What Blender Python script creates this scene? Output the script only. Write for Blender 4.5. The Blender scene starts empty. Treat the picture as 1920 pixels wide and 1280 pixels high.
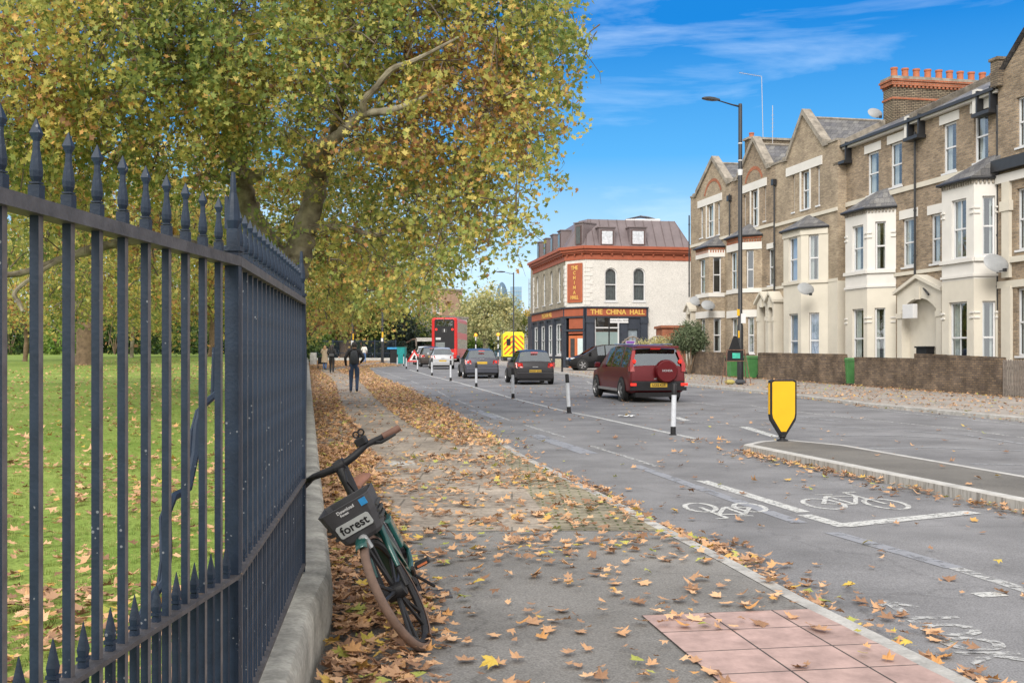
import bpy, math, random
import numpy as np
from mathutils import Vector, Matrix
random.seed(7); rng = np.random.default_rng(7)
R = math.radians; pi = math.pi
S = bpy.context.scene; COL = S.collection
# ---------------- camera, sky, sun, exposure ----------------
F = 2040.0; EYE = 1.6; HV = 667.0
cd = bpy.data.cameras.new("camera"); cam = bpy.data.objects.new("camera", cd); COL.objects.link(cam)
cam.location = (0, 0, EYE); cam.rotation_euler = (R(90), 0, 0)
cd.sensor_width = 36; cd.lens = F/1920*36; cd.shift_y = 27/1920; cd.clip_start = 0.05; cd.clip_end = 8000
S.camera = cam
SUN_EL, SUN_AZ = 34, 196     # azimuth of the sun seen from above, clockwise from +Y
w = bpy.data.worlds.new("World"); S.world = w; w.use_nodes = True
nt = w.node_tree; nt.nodes.clear(); N = nt.nodes.new; L = nt.links.new
sky = N("ShaderNodeTexSky"); sky.sky_type = 'NISHITA'; sky.sun_disc = False
sky.sun_elevation = R(SUN_EL); sky.sun_rotation = R(SUN_AZ); sky.air_density = 1.0; sky.dust_density = 0.3; sky.ozone_density = 3.0
hs = N("ShaderNodeHueSaturation"); hs.inputs['Hue'].default_value = 0.49; hs.inputs['Saturation'].default_value = 1.25; hs.inputs['Value'].default_value = 1.0
tc = N("ShaderNodeTexCoord"); sx = N("ShaderNodeSeparateXYZ"); L(tc.outputs['Generated'], sx.inputs[0])
def maprange(src, a0, a1, b0, b1):
    m_ = N("ShaderNodeMapRange"); m_.inputs[1].default_value = a0; m_.inputs[2].default_value = a1; m_.inputs[3].default_value = b0; m_.inputs[4].default_value = b1; L(src, m_.inputs[0]); return m_.outputs[0]
def cmix(f, c1, c2, mode='MIX'):
    m_ = N("ShaderNodeMixRGB"); m_.blend_type = mode
    for i_, c_ in ((0, f), (1, c1), (2, c2)):
        if hasattr(c_, 'links') or hasattr(c_, 'is_output'): L(c_, m_.inputs[i_])
        else: m_.inputs[i_].default_value = c_
    return m_.outputs[0]
rp = N("ShaderNodeValToRGB"); el_ = rp.color_ramp.elements
stops = [(0, (4.0, 4.6, 5.2)), (.08, (2.7, 3.9, 5.0)), (.18, (.45, 2.1, 4.3)), (.29, (.0, 1.05, 3.35)), (.6, (.1, 1.0, 3.3))]
for i_, (p_, c_) in enumerate(stops):
    e_ = el_[i_] if i_ < 2 else el_.new(p_); e_.position = p_; e_.color = (c_[0]/8, c_[1]/8, c_[2]/8, 1)
L(sx.outputs[2], rp.inputs[0]); rs = N("ShaderNodeVectorMath"); rs.operation = 'SCALE'; rs.inputs['Scale'].default_value = 8; L(rp.outputs[0], rs.inputs[0])
L(sky.outputs[0], hs.inputs['Color']); base = cmix(.94, hs.outputs[0], rs.outputs[0])
def cloud(scale, rot, sc, lo, hi, mxv, dist=.4):
    mp = N("ShaderNodeMapping"); mp.inputs['Scale'].default_value = scale; mp.inputs['Rotation'].default_value = rot; L(tc.outputs['Generated'], mp.inputs[0])
    no = N("ShaderNodeTexNoise"); no.inputs['Scale'].default_value = sc; no.inputs['Detail'].default_value = 8; no.inputs['Roughness'].default_value = .58; no.inputs['Distortion'].default_value = dist; L(mp.outputs[0], no.inputs[0])
    return maprange(no.outputs[0], lo, hi, 0, mxv)
c1 = cloud((1.4, 1, 8.5), (0, R(-14), 0), 2.3, .48, .84, .62)     # thin cirrus streaks
c2 = maprange(sx.outputs[1], .82, .45, 0, .88)                   # unseen cloud added outside the view as neutral fill light
base = cmix(c1, base, (4.6, 5.4, 6.1, 1)); base = cmix(c2, base, (7.4, 7.1, 6.7, 1))
bg = N("ShaderNodeBackground"); bg.inputs['Strength'].default_value = 0.12; ow = N("ShaderNodeOutputWorld")
L(base, bg.inputs[0]); L(bg.outputs[0], ow.inputs[0])
sd = bpy.data.lights.new("sun", 'SUN'); sd.energy = 1.8; sd.angle = R(28); sd.color = (1, .95, .87)
so = bpy.data.objects.new("sun", sd); COL.objects.link(so)
az = R(SUN_AZ); el = R(SUN_EL)
sdir = Vector((math.sin(az)*math.cos(el), math.cos(az)*math.cos(el), math.sin(el)))
so.rotation_euler = sdir.to_track_quat('Z', 'Y').to_euler()
S.view_settings.view_transform = 'Standard'; S.view_settings.look = 'None'; S.view_settings.gamma = 1
S.view_settings.use_curve_mapping = False; S.view_settings.exposure = 0.9
S.cycles.max_bounces = 6; S.cycles.transparent_max_bounces = 12

# ---------------- helpers ----------------
def g(y):
    t = min(y, 116) - 12
    return .0103*.5*(t + math.sqrt(t*t + 36))
def W(u, v, Y): return Vector(((u-960)/F*Y, Y, EYE-(v-HV)/F*Y))
def G(u, v, dz=0.0):
    Y = 10.0
    for _ in range(60): Y = .5*Y + .5*min(400, (EYE-dz-g(Y))*F/max(v-HV, 1))
    return Vector(((u-960)/F*Y, Y, g(Y)+dz))
def tag(o, label=None, cat=None, group=None, kind=None):
    if label: o['label'] = label
    if cat: o['category'] = cat
    if group: o['group'] = group
    if kind: o['kind'] = kind
    return o
def link(o, parent=None):
    COL.objects.link(o)
    if parent is not None: o.parent = parent
    return o
def empty(name, loc=(0, 0, 0), rz=0, label=None, cat=None, group=None):
    o = bpy.data.objects.new(name, None); o.location = loc; o.rotation_euler = (0, 0, rz); o.empty_display_size = .2
    return tag(link(o), label, cat, group)
def children(o): return [c for c in bpy.data.objects if c.parent is o]
def copy_tree(o, parent=None):
    c = o.copy(); link(c)
    if parent is not None: c.parent = parent
    for ch in children(o): copy_tree(ch, c)
    return c
class MB:
    def __init__(s): s.v = []; s.f = []; s.m = []; s.mi = 0
    def face(s, pts):
        n = len(s.v); s.v += [tuple(p) for p in pts]; s.f.append(tuple(range(n, n+len(pts)))); s.m.append(s.mi); return s
    def grid(s, rows, closed=False, capa=False, capb=False):
        n = len(s.v); w_ = len(rows[0])
        for r in rows: s.v += [tuple(p) for p in r]
        for i in range(len(rows)-1):
            for j in range(w_ if closed else w_-1):
                a = n+i*w_+j; b = n+i*w_+(j+1) % w_
                s.f.append((a, b, b+w_, a+w_)); s.m.append(s.mi)
        if capa: s.f.append(tuple(range(n+w_-1, n-1, -1))); s.m.append(s.mi)
        if capb: s.f.append(tuple(range(n+(len(rows)-1)*w_, n+len(rows)*w_))); s.m.append(s.mi)
        return s
    def box(s, a, b, M=None):
        (x0, y0, z0), (x1, y1, z1) = a, b
        p = [Vector(q) for q in ((x0,y0,z0),(x1,y0,z0),(x1,y1,z0),(x0,y1,z0),(x0,y0,z1),(x1,y0,z1),(x1,y1,z1),(x0,y1,z1))]
        if M is not None: p = [M @ q for q in p]
        n = len(s.v); s.v += [tuple(q) for q in p]
        for f in ((0,3,2,1),(4,5,6,7),(0,1,5,4),(1,2,6,5),(2,3,7,6),(3,0,4,7)): s.f.append(tuple(n+i for i in f)); s.m.append(s.mi)
        return s
    def bb(s, a, b, c=.01):      # box with chamfered vertical and top edges
        (x0, y0, z0), (x1, y1, z1) = a, b
        def ring(e, z): return [(x0+e+c, y0+e, z), (x1-e-c, y0+e, z), (x1-e, y0+e+c, z), (x1-e, y1-e-c, z), (x1-e-c, y1-e, z), (x0+e+c, y1-e, z), (x0+e, y1-e-c, z), (x0+e, y0+e+c, z)]
        return s.grid([ring(0, z0), ring(0, z1-c), ring(c, z1)], True, True, True)
    def tube(s, pts, r, n=8, caps=True):
        pts = [Vector(p) for p in pts]; rs = r if isinstance(r, (list, tuple)) else [r]*len(pts)
        rows = []; up = None
        for i, p in enumerate(pts):
            d = (pts[min(i+1, len(pts)-1)] - pts[max(i-1, 0)])
            if d.length < 1e-9: d = Vector((0, 0, 1))
            d.normalize()
            if up is None: up = Vector((0, 0, 1)) if abs(d.z) < .9 else Vector((1, 0, 0))
            a = d.cross(up)
            if a.length < 1e-6: a = d.cross(Vector((0, 1, 0)))
            a.normalize(); b = a.cross(d).normalized(); up = b
            rows.append([p + (a*math.cos(t)+b*math.sin(t))*rs[i] for t in [2*pi*k/n for k in range(n)]])
        return s.grid(rows, True, caps, caps)
    def lathe(s, prof, n=12, c=(0, 0, 0), axis='z', M=None, cap=True):
        rows = []
        for r, z in prof:
            row = []
            for k in range(n):
                a = 2*pi*k/n; q = (r*math.cos(a), r*math.sin(a), z)
                if axis == 'y': q = (q[0], z, q[1])
                if axis == 'x': q = (z, q[0], q[1])
                q = Vector(q)+Vector(c)
                if M is not None: q = M @ q
                row.append(q)
            rows.append(row)
        return s.grid(rows, True, cap, cap)
    def prism(s, poly, z0, z1, M=None):
        n = len(s.v); k = len(poly)
        P = [Vector((x, y, z0)) for x, y in poly]+[Vector((x, y, z1)) for x, y in poly]
        if M is not None: P = [M @ q for q in P]
        s.v += [tuple(q) for q in P]
        s.f.append(tuple(range(n+k-1, n-1, -1))); s.f.append(tuple(range(n+k, n+2*k))); s.m += [s.mi]*2
        for i in range(k):
            j = (i+1) % k; s.f.append((n+i, n+j, n+k+j, n+k+i)); s.m.append(s.mi)
        return s
    def build(s, name, mats, parent=None, smooth=False, loc=None, bevel=0):
        me = bpy.data.meshes.new(name); me.from_pydata(s.v, [], s.f)
        if not isinstance(mats, (list, tuple)): mats = [mats]
        for m_ in mats: me.materials.append(m_)
        if len(mats) > 1: me.polygons.foreach_set('material_index', s.m)
        if smooth:
            me.polygons.foreach_set('use_smooth', [True]*len(s.f))
            try: me.set_sharp_from_angle(angle=R(42))
            except Exception: pass
        me.update(); o = bpy.data.objects.new(name, me); link(o, parent)
        if loc is not None: o.location = loc
        if bevel:
            b = o.modifiers.new("bevel", 'BEVEL'); b.width = bevel; b.segments = 2; b.limit_method = 'ANGLE'
        return o
# ---------------- materials ----------------
def newmat(name):
    m = bpy.data.materials.new(name); m.use_nodes = True; t = m.node_tree
    return m, t, t.nodes['Principled BSDF']
def nd(t, kind, **kw):
    n = t.nodes.new(kind)
    for k, v in kw.items():
        if k in n.inputs: n.inputs[k].default_value = v
        else: setattr(n, k, v)
    return n
def c4(c, k=1): return (c[0]*k, c[1]*k, c[2]*k, 1)
def mat(name, col, rough=.6, metal=0, var=.25, scale=6, bump=0, bscale=60, col2=None, spec=.5, coat=0, fine=0):
    m, t, b = newmat(name); b.inputs['Roughness'].default_value = rough; b.inputs['Metallic'].default_value = metal
    b.inputs['Specular IOR Level'].default_value = spec; b.inputs['Coat Weight'].default_value = coat
    tcn = nd(t, 'ShaderNodeTexCoord'); n1 = nd(t, 'ShaderNodeTexNoise', Scale=scale, Detail=6, Roughness=.62)
    t.links.new(tcn.outputs['Object'], n1.inputs['Vector'])
    r = nd(t, 'ShaderNodeValToRGB'); e = r.color_ramp.elements; e[0].position = .32; e[1].position = .7
    e[0].color = c4(col, 1-var); e[1].color = c4(col2 if col2 else col, 1 if col2 else 1+var)
    t.links.new(n1.outputs[0], r.inputs[0]); out = r.outputs[0]
    if fine:
        n3 = nd(t, 'ShaderNodeTexNoise', Scale=bscale, Detail=3); t.links.new(tcn.outputs['Object'], n3.inputs['Vector'])
        mm = nd(t, 'ShaderNodeMapRange'); mm.inputs[1].default_value = .3; mm.inputs[2].default_value = .7; mm.inputs[3].default_value = 1-fine; mm.inputs[4].default_value = 1+fine
        t.links.new(n3.outputs[0], mm.inputs[0]); vm = nd(t, 'ShaderNodeVectorMath', operation='SCALE'); t.links.new(out, vm.inputs[0]); t.links.new(mm.outputs[0], vm.inputs['Scale']); out = vm.outputs[0]
    t.links.new(out, b.inputs['Base Color'])
    if bump:
        n2 = nd(t, 'ShaderNodeTexNoise', Scale=bscale, Detail=4); t.links.new(tcn.outputs['Object'], n2.inputs['Vector'])
        bu = nd(t, 'ShaderNodeBump', Strength=bump, Distance=.004); t.links.new(n2.outputs[0], bu.inputs['Height']); t.links.new(bu.outputs[0], b.inputs['Normal'])
    return m
def brick(name, c1, c2, mortar, bw=.225, bh=.075, ms=.010, dirt=.35, horiz=False, rough=.9, bias=0, bump=.5):
    m, t, b = newmat(name); b.inputs['Roughness'].default_value = rough; b.inputs['Specular IOR Level'].default_value = .2
    tcn = nd(t, 'ShaderNodeTexCoord'); sp = nd(t, 'ShaderNodeSeparateXYZ'); cb = nd(t, 'ShaderNodeCombineXYZ')
    t.links.new(tcn.outputs['Object'], sp.inputs[0])
    if horiz: t.links.new(sp.outputs[0], cb.inputs[0]); t.links.new(sp.outputs[1], cb.inputs[1])
    else:
        a = nd(t, 'ShaderNodeMath', operation='ADD'); t.links.new(sp.outputs[0], a.inputs[0]); t.links.new(sp.outputs[1], a.inputs[1])
        t.links.new(a.outputs[0], cb.inputs[0]); t.links.new(sp.outputs[2], cb.inputs[1])
    br = nd(t, 'ShaderNodeTexBrick', Scale=1.0); br.inputs['Color1'].default_value = c4(c1); br.inputs['Color2'].default_value = c4(c2); br.inputs['Mortar'].default_value = c4(mortar)
    br.inputs['Mortar Size'].default_value = ms; br.inputs['Brick Width'].default_value = bw; br.inputs['Row Height'].default_value = bh; br.inputs['Bias'].default_value = bias; br.inputs['Mortar Smooth'].default_value = .3
    t.links.new(cb.outputs[0], br.inputs[0])
    n1 = nd(t, 'ShaderNodeTexNoise', Scale=1.3, Detail=7, Roughness=.65); t.links.new(tcn.outputs['Object'], n1.inputs['Vector'])
    mr_ = nd(t, 'ShaderNodeMapRange'); mr_.inputs[1].default_value = .3; mr_.inputs[2].default_value = .7; mr_.inputs[3].default_value = 1-dirt; mr_.inputs[4].default_value = 1+dirt*.5
    t.links.new(n1.outputs[0], mr_.inputs[0]); vm = nd(t, 'ShaderNodeVectorMath', operation='SCALE'); t.links.new(br.outputs['Color'], vm.inputs[0]); t.links.new(mr_.outputs[0], vm.inputs['Scale'])
    n2 = nd(t, 'ShaderNodeTexNoise', Scale=26, Detail=2); t.links.new(tcn.outputs['Object'], n2.inputs['Vector'])
    mr2 = nd(t, 'ShaderNodeMapRange'); mr2.inputs[1].default_value = .35; mr2.inputs[2].default_value = .65; mr2.inputs[3].default_value = .82; mr2.inputs[4].default_value = 1.18
    t.links.new(n2.outputs[0], mr2.inputs[0]); v2 = nd(t, 'ShaderNodeVectorMath', operation='SCALE'); t.links.new(vm.outputs[0], v2.inputs[0]); t.links.new(mr2.outputs[0], v2.inputs['Scale'])
    t.links.new(v2.outputs[0], b.inputs['Base Color'])
    if bump:
        bu = nd(t, 'ShaderNodeBump', Strength=bump, Distance=.006, invert=True); t.links.new(br.outputs['Fac'], bu.inputs['Height']); t.links.new(bu.outputs[0], b.inputs['Normal'])
    return m
def leafmat(name, stops, trans=.35, rough=.6):
    m, t, b = newmat(name); b.inputs['Roughness'].default_value = rough; b.inputs['Specular IOR Level'].default_value = .25
    at = nd(t, 'ShaderNodeAttribute', attribute_name='rnd'); r = nd(t, 'ShaderNodeValToRGB'); cr_ = r.color_ramp
    for i, (p, c) in enumerate(stops):
        e = cr_.elements[i] if i < 2 else cr_.elements.new(p)
        e.position = p; e.color = c4(c)
    t.links.new(at.outputs['Fac'], r.inputs[0]); t.links.new(r.outputs[0], b.inputs['Base Color'])
    if trans:
        tr = nd(t, 'ShaderNodeBsdfTranslucent'); t.links.new(r.outputs[0], tr.inputs[0]); ms = nd(t, 'ShaderNodeMixShader'); ms.inputs[0].default_value = trans
        t.links.new(b.outputs[0], ms.inputs[1]); t.links.new(tr.outputs[0], ms.inputs[2]); t.links.new(ms.outputs[0], t.nodes['Material Output'].inputs[0])
    return m
def emat(name, col, strength):
    m, t, b = newmat(name); b.inputs['Base Color'].default_value = c4(col); b.inputs['Emission Color'].default_value = c4(col); b.inputs['Emission Strength'].default_value = strength; return m
def glassmat(name, fac=.2, tint=(.75, .8, .8), gl=(.9, .95, 1)):
    m, t, b = newmat(name); a = nd(t, 'ShaderNodeBsdfTransparent'); a.inputs[0].default_value = c4(tint)
    q = nd(t, 'ShaderNodeBsdfGlossy'); q.inputs[0].default_value = c4(gl); q.inputs['Roughness'].default_value = .02
    ms = nd(t, 'ShaderNodeMixShader'); ms.inputs[0].default_value = fac
    n2 = nd(t, 'ShaderNodeTexNoise', Scale=1.4, Detail=1); tcn = nd(t, 'ShaderNodeTexCoord'); t.links.new(tcn.outputs['Object'], n2.inputs['Vector'])
    bu = nd(t, 'ShaderNodeBump', Strength=.25, Distance=.02); t.links.new(n2.outputs[0], bu.inputs['Height']); t.links.new(bu.outputs[0], q.inputs['Normal'])
    t.links.new(a.outputs[0], ms.inputs[1]); t.links.new(q.outputs[0], ms.inputs[2]); t.links.new(ms.outputs[0], t.nodes['Material Output'].inputs[0]); return m
def asphalt(name, base, crack=.4):
    m, t, b = newmat(name); b.inputs['Roughness'].default_value = .85; b.inputs['Specular IOR Level'].default_value = .25
    tcn = nd(t, 'ShaderNodeTexCoord')
    def noise(sc, d=4): n = nd(t, 'ShaderNodeTexNoise', Scale=sc, Detail=d, Roughness=.6); t.links.new(tcn.outputs['Object'], n.inputs['Vector']); return n
    n1 = noise(.7, 6); n2 = noise(90, 2); n3 = noise(230, 1)
    r = nd(t, 'ShaderNodeValToRGB'); e = r.color_ramp.elements; e[0].position = .34; e[1].position = .68; e[0].color = c4(base, .74); e[1].color = c4(base, 1.2)
    t.links.new(n1.outputs[0], r.inputs[0])
    mr_ = nd(t, 'ShaderNodeMapRange'); mr_.inputs[1].default_value = .3; mr_.inputs[2].default_value = .75; mr_.inputs[3].default_value = .72; mr_.inputs[4].default_value = 1.5
    t.links.new(n2.outputs[0], mr_.inputs[0]); v = nd(t, 'ShaderNodeVectorMath', operation='SCALE'); t.links.new(r.outputs[0], v.inputs[0]); t.links.new(mr_.outputs[0], v.inputs['Scale'])
    # thin cracks
    vo = nd(t, 'ShaderNodeTexVoronoi', feature='DISTANCE_TO_EDGE', Scale=.55); n4 = noise(1.6, 5)
    mxx = nd(t, 'ShaderNodeMixRGB'); mxx.inputs[0].default_value = .35; t.links.new(tcn.outputs['Object'], mxx.inputs[1]); t.links.new(n4.outputs['Color'], mxx.inputs[2]); t.links.new(mxx.outputs[0], vo.inputs['Vector'])
    cr_ = nd(t, 'ShaderNodeMapRange'); cr_.inputs[1].default_value = 0; cr_.inputs[2].default_value = .006; cr_.inputs[3].default_value = 1-crack; cr_.inputs[4].default_value = 1
    t.links.new(vo.outputs['Distance'], cr_.inputs[0]); v2 = nd(t, 'ShaderNodeVectorMath', operation='SCALE'); t.links.new(v.outputs[0], v2.inputs[0]); t.links.new(cr_.outputs[0], v2.inputs['Scale'])
    t.links.new(v2.outputs[0], b.inputs['Base Color'])
    bu = nd(t, 'ShaderNodeBump', Strength=.5, Distance=.004); t.links.new(n2.outputs[0], bu.inputs['Height']); t.links.new(bu.outputs[0], b.inputs['Normal'])
    return m
def paintmat(name, col, wear=.45, sc=22):
    # worn thermoplastic: holes show what lies beneath
    m, t, b = newmat(name); b.inputs['Base Color'].default_value = c4(col); b.inputs['Roughness'].default_value = .7
    tcn = nd(t, 'ShaderNodeTexCoord'); n = nd(t, 'ShaderNodeTexNoise', Scale=sc, Detail=8, Roughness=.75); t.links.new(tcn.outputs['Object'], n.inputs['Vector'])
    mr_ = nd(t, 'ShaderNodeMapRange'); mr_.inputs[1].default_value = wear-.06; mr_.inputs[2].default_value = wear+.06; mr_.inputs[3].default_value = 0; mr_.inputs[4].default_value = 1
    t.links.new(n.outputs[0], mr_.inputs[0]); tr = nd(t, 'ShaderNodeBsdfTransparent'); ms = nd(t, 'ShaderNodeMixShader')
    t.links.new(mr_.outputs[0], ms.inputs[0]); t.links.new(tr.outputs[0], ms.inputs[1]); t.links.new(b.outputs[0], ms.inputs[2]); t.links.new(ms.outputs[0], t.nodes['Material Output'].inputs[0]); return m
M = dict(
 road=asphalt("asphalt_road", (.178, .176, .180), .2), tarmac=asphalt("tarmac_path", (.175, .168, .158), .25), island=asphalt("island_top", (.14, .132, .12), .1),
 iron=mat("iron_paint", (.014, .025, .046), .5, 0, .3, 9, .25, 110, spec=.28), rail=mat("iron_rail", (.07, .065, .068), .55, 0, .4, 14, .5, 70),
 stone=mat("plinth_stone", (.30, .29, .255), .9, 0, .45, 3.5, .6, 45, fine=.18), kerb=mat("kerb_stone", (.36, .35, .33), .85, 0, .3, 6, .5, 60, fine=.12),
 concrete=mat("concrete", (.42, .41, .38), .85, 0, .3, 4, .4, 60), 
 stock=brick("yellow_stock_brick", (.37, .275, .185), (.19, .14, .10), (.27, .235, .19), ms=.014, bias=-.15),
 stock2=brick("pale_stock_brick", (.42, .335, .235), (.27, .205, .145), (.30, .26, .21), ms=.012, bias=-.2),
 dark=brick("sooty_brick", (.30, .24, .17), (.17, .13, .095), (.10, .09, .08), ms=.013),
 stack=brick("stack_brick", (.30, .245, .17), (.22, .17, .12), (.045, .04, .035), ms=.017),
 gwall=brick("garden_wall_brick", (.24, .17, .11), (.13, .095, .07), (.12, .10, .085), ms=.014, dirt=.6),
 white=brick("painted_brick", (.66, .635, .60), (.63, .61, .575), (.57, .55, .51), ms=.008, dirt=.08),
 redb=brick("red_brick", (.42, .13, .06), (.33, .10, .05), (.28, .2, .15), dirt=.3),
 farb=brick("far_brick", (.5, .3, .2), (.42, .24, .16), (.45, .38, .3), dirt=.2),
 greyb=brick("gault_brick", (.42, .37, .29), (.33, .29, .22), (.24, .22, .18), ms=.012),
 stucco=mat("cream_stucco", (.58, .54, .46), .8, 0, .07, 1.2, .15, 40), stuccow=mat("white_stucco", (.64, .62, .585), .8, 0, .06, 1.2, .15, 40),
 slate=brick("roof_slate", (.12, .12, .13), (.20, .195, .19), (.05, .05, .055), bw=.3, bh=.24, ms=.008, dirt=.4, rough=.6),
 coping=mat("weathered_stone", (.27, .24, .20), .9, 0, .4, 3, .4, 30), pot=mat("terracotta", (.38, .125, .06), .8, 0, .2, 5),
 upvc=mat("white_frame", (.64, .64, .65), .4, 0, .04, 3), glass=glassmat("window_glass"), curtain=mat("curtain_cloth", (.62, .62, .60), .9, 0, .1, 4), 
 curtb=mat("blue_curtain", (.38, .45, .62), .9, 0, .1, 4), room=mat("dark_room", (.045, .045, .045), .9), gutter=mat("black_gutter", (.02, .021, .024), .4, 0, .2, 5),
 black=mat("black_plastic", (.014, .014, .016), .5, 0, .2, 8, .15, 90, spec=.3), rubber=mat("tyre_rubber", (.025, .025, .026), .8, 0, .2, 9), tyre=mat("brown_tyre", (.15, .095, .07), .75, 0, .2, 20, .3, 120),
 teal=mat("teal_paint", (.007, .075, .066), .3, .1, .1, 6, coat=.4), leather=mat("brown_saddle", (.23, .10, .055), .55, 0, .15, 10), steel=mat("steel", (.45, .45, .46), .35, .8, .1, 8),
 zinc=mat("mansard_zinc", (.165, .135, .14), .5, .15, .14, 1.5), terr=mat("terracotta_paint", (.33, .085, .04), .6, 0, .12, 2), navy=mat("navy_paint", (.035, .043, .06), .45, 0, .15, 2),
 orange=mat("orange_paint", (.50, .14, .05), .55, 0, .1, 2), gold=mat("gold_leaf", (.72, .46, .12), .4, .2, .15, 8), wht=mat("white_paint", (.78, .78, .77), .5, 0, .05, 5),
 line=paintmat("line_paint", (.50, .50, .48), .44), lineo=paintmat("worn_line_paint", (.42, .42, .41), .49, 14), faint=paintmat("faint_paint", (.27, .275, .285), .44, 9), patch=paintmat("sealed_strip", (.235, .24, .26), .42, 5),
 green=mat("bin_green", (.06, .19, .06), .5, 0, .15, 4), yellow=mat("sign_yellow", (.70, .39, .003), .45, 0, .05, 3), wood=mat("weathered_wood", (.20, .17, .145), .85, 0, .35, 9, .4, 50),
 bark=mat("plane_bark", (.13, .10, .07), .9, 0, .5, 2.6, .9, 14, col2=(.38, .34, .25)), barkd=mat("rough_bark", (.16, .11, .07), .95, 0, .4, 6, .9, 22), 
 skin=mat("skin", (.50, .30, .21), .6, 0, .05, 9), jacket=mat("black_jacket", (.016, .016, .018), .8, 0, .2, 12), jeans=mat("blue_jeans", (.03, .055, .11), .85, 0, .25, 12), denim=mat("pale_jeans", (.08, .15, .3), .85, 0, .2, 12),
 leggings=mat("black_leggings", (.012, .012, .013), .8), beige=mat("beige_coat", (.42, .33, .23), .9, 0, .12, 9), cream=mat("cream_jacket", (.62, .60, .56), .9, 0, .1, 9), hair=mat("dark_hair", (.015, .011, .009), .6), blond=mat("fair_hair", (.38, .22, .10), .6), shoe=mat("grey_shoes", (.35, .33, .32), .7),
 )

def specks(m, col=(.35, .36, .38), sc=38, thr=.055, rust=True):     # chipped paint and bird lime on the ironwork
    t = m.node_tree; b = t.nodes['Principled BSDF']; src = b.inputs['Base Color'].links[0].from_socket
    tcn = nd(t, 'ShaderNodeNewGeometry'); vo = nd(t, 'ShaderNodeTexVoronoi', Scale=sc); t.links.new(tcn.outputs['Position'], vo.inputs['Vector'])
    n = nd(t, 'ShaderNodeTexNoise', Scale=9, Detail=3); t.links.new(tcn.outputs['Position'], n.inputs['Vector'])
    a_ = nd(t, 'ShaderNodeMath', operation='MULTIPLY'); t.links.new(n.outputs[0], a_.inputs[0]); a_.inputs[1].default_value = thr*5
    l = nd(t, 'ShaderNodeMath', operation='LESS_THAN'); t.links.new(vo.outputs['Distance'], l.inputs[0]); t.links.new(a_.outputs[0], l.inputs[1])
    g1 = nd(t, 'ShaderNodeMath', operation='GREATER_THAN'); t.links.new(n.outputs[0], g1.inputs[0]); g1.inputs[1].default_value = .60
    mu = nd(t, 'ShaderNodeMath', operation='MULTIPLY'); t.links.new(l.outputs[0], mu.inputs[0]); t.links.new(g1.outputs[0], mu.inputs[1])
    mx_ = nd(t, 'ShaderNodeMixRGB'); mx_.inputs[2].default_value = c4(col); t.links.new(mu.outputs[0], mx_.inputs[0]); t.links.new(src, mx_.inputs[1]); t.links.new(mx_.outputs[0], b.inputs['Base Color'])
specks(M['iron'], (.16, .17, .19), 60, .06); specks(M['rail'], (.22, .15, .10), 20, .07)

M['ironside'] = mat("iron_lit_side", (.125, .112, .112), .6, 0, .35, 12, .3, 90, spec=.3)  # path-side face of the bars: reflected light painted in as a paler colour
# ---------------- kerb lines ----------------
LK = [(1832,1277),(1671,1197),(1511,1120),(1390,1056),(1250,987),(1150,934),(1060,890),(982,852),(953,833),(876,786),(771,731),(708,703.5),(692,690)]
LKp = [G(u, v, .07) for u, v in LK]; LKp.insert(0, LKp[0]+(LKp[0]-LKp[1])*6)
LKp += [G(757, 687.5), Vector((-16.5, 120, 0)), Vector((-40, 215, 0))]
RK = [(1920,791),(1630,763),(1438,738.5),(1240,719)]
RKp = [G(u, v) for u, v in RK]; d0 = (RKp[0]-RKp[1]).normalized(); RKp.insert(0, RKp[0]+d0*40)
RKp += [G(1107, 709), G(1050, 701), Vector((1.2, 78, 0)), Vector((-1.0, 90, 0)), Vector((-7.5, 120, 0)), Vector((-30, 215, 0))]
def interp(P):
    ys = np.array([p.y for p in P]); xs = np.array([p.x for p in P]); o = np.argsort(ys); ys = ys[o]; xs = xs[o]
    return lambda y: float(np.interp(y, ys, xs))
lk = interp(LKp); rk = interp(RKp)
# railing line on the left
P1 = Vector((-.861, 3.36, 0)); P2 = Vector((-1.148, 5.93, 0))
def fx(y):
    if y < P1.y: return P1.x + .0642*(y-P1.y)
    if y < P2.y: return P1.x - .1118*(y-P1.y)
    return P2.x - .1885*(y-P2.y)
# houses frame: local +x runs along the facade towards the viewer, +y into the building
HO = Vector((11.14, 67.8, 0)); hd = Vector((.1993, -.9799, 0)); hn = Vector((.9799, .1993, 0)); HRZ = math.atan2(hd.y, hd.x)
def HL(u, t=0.0):       # ray at column u against the plane t behind the facade -> (x local, depth)
    k = (u-960)/F; o = HO + hn*t
    Y = (o.x*hd.y - o.y*hd.x)/(k*hd.y - hd.x); X = k*Y
    return (Vector((X, Y, 0))-HO).dot(hd), Y
def HX(u, t=0.0): return HL(u, t)[0]
def HZ(u, v, t=0.0): return EYE-(v-HV)*HL(u, t)[1]/F
def HW(x, t, z): p = HO+hd*x+hn*t; return Vector((p.x, p.y, z))
def wx(y):      # garden wall line (2.6 m in front of the facade)
    o = HO - hn*2.6; return o.x + (y-o.y)*hd.x/hd.y
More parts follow.
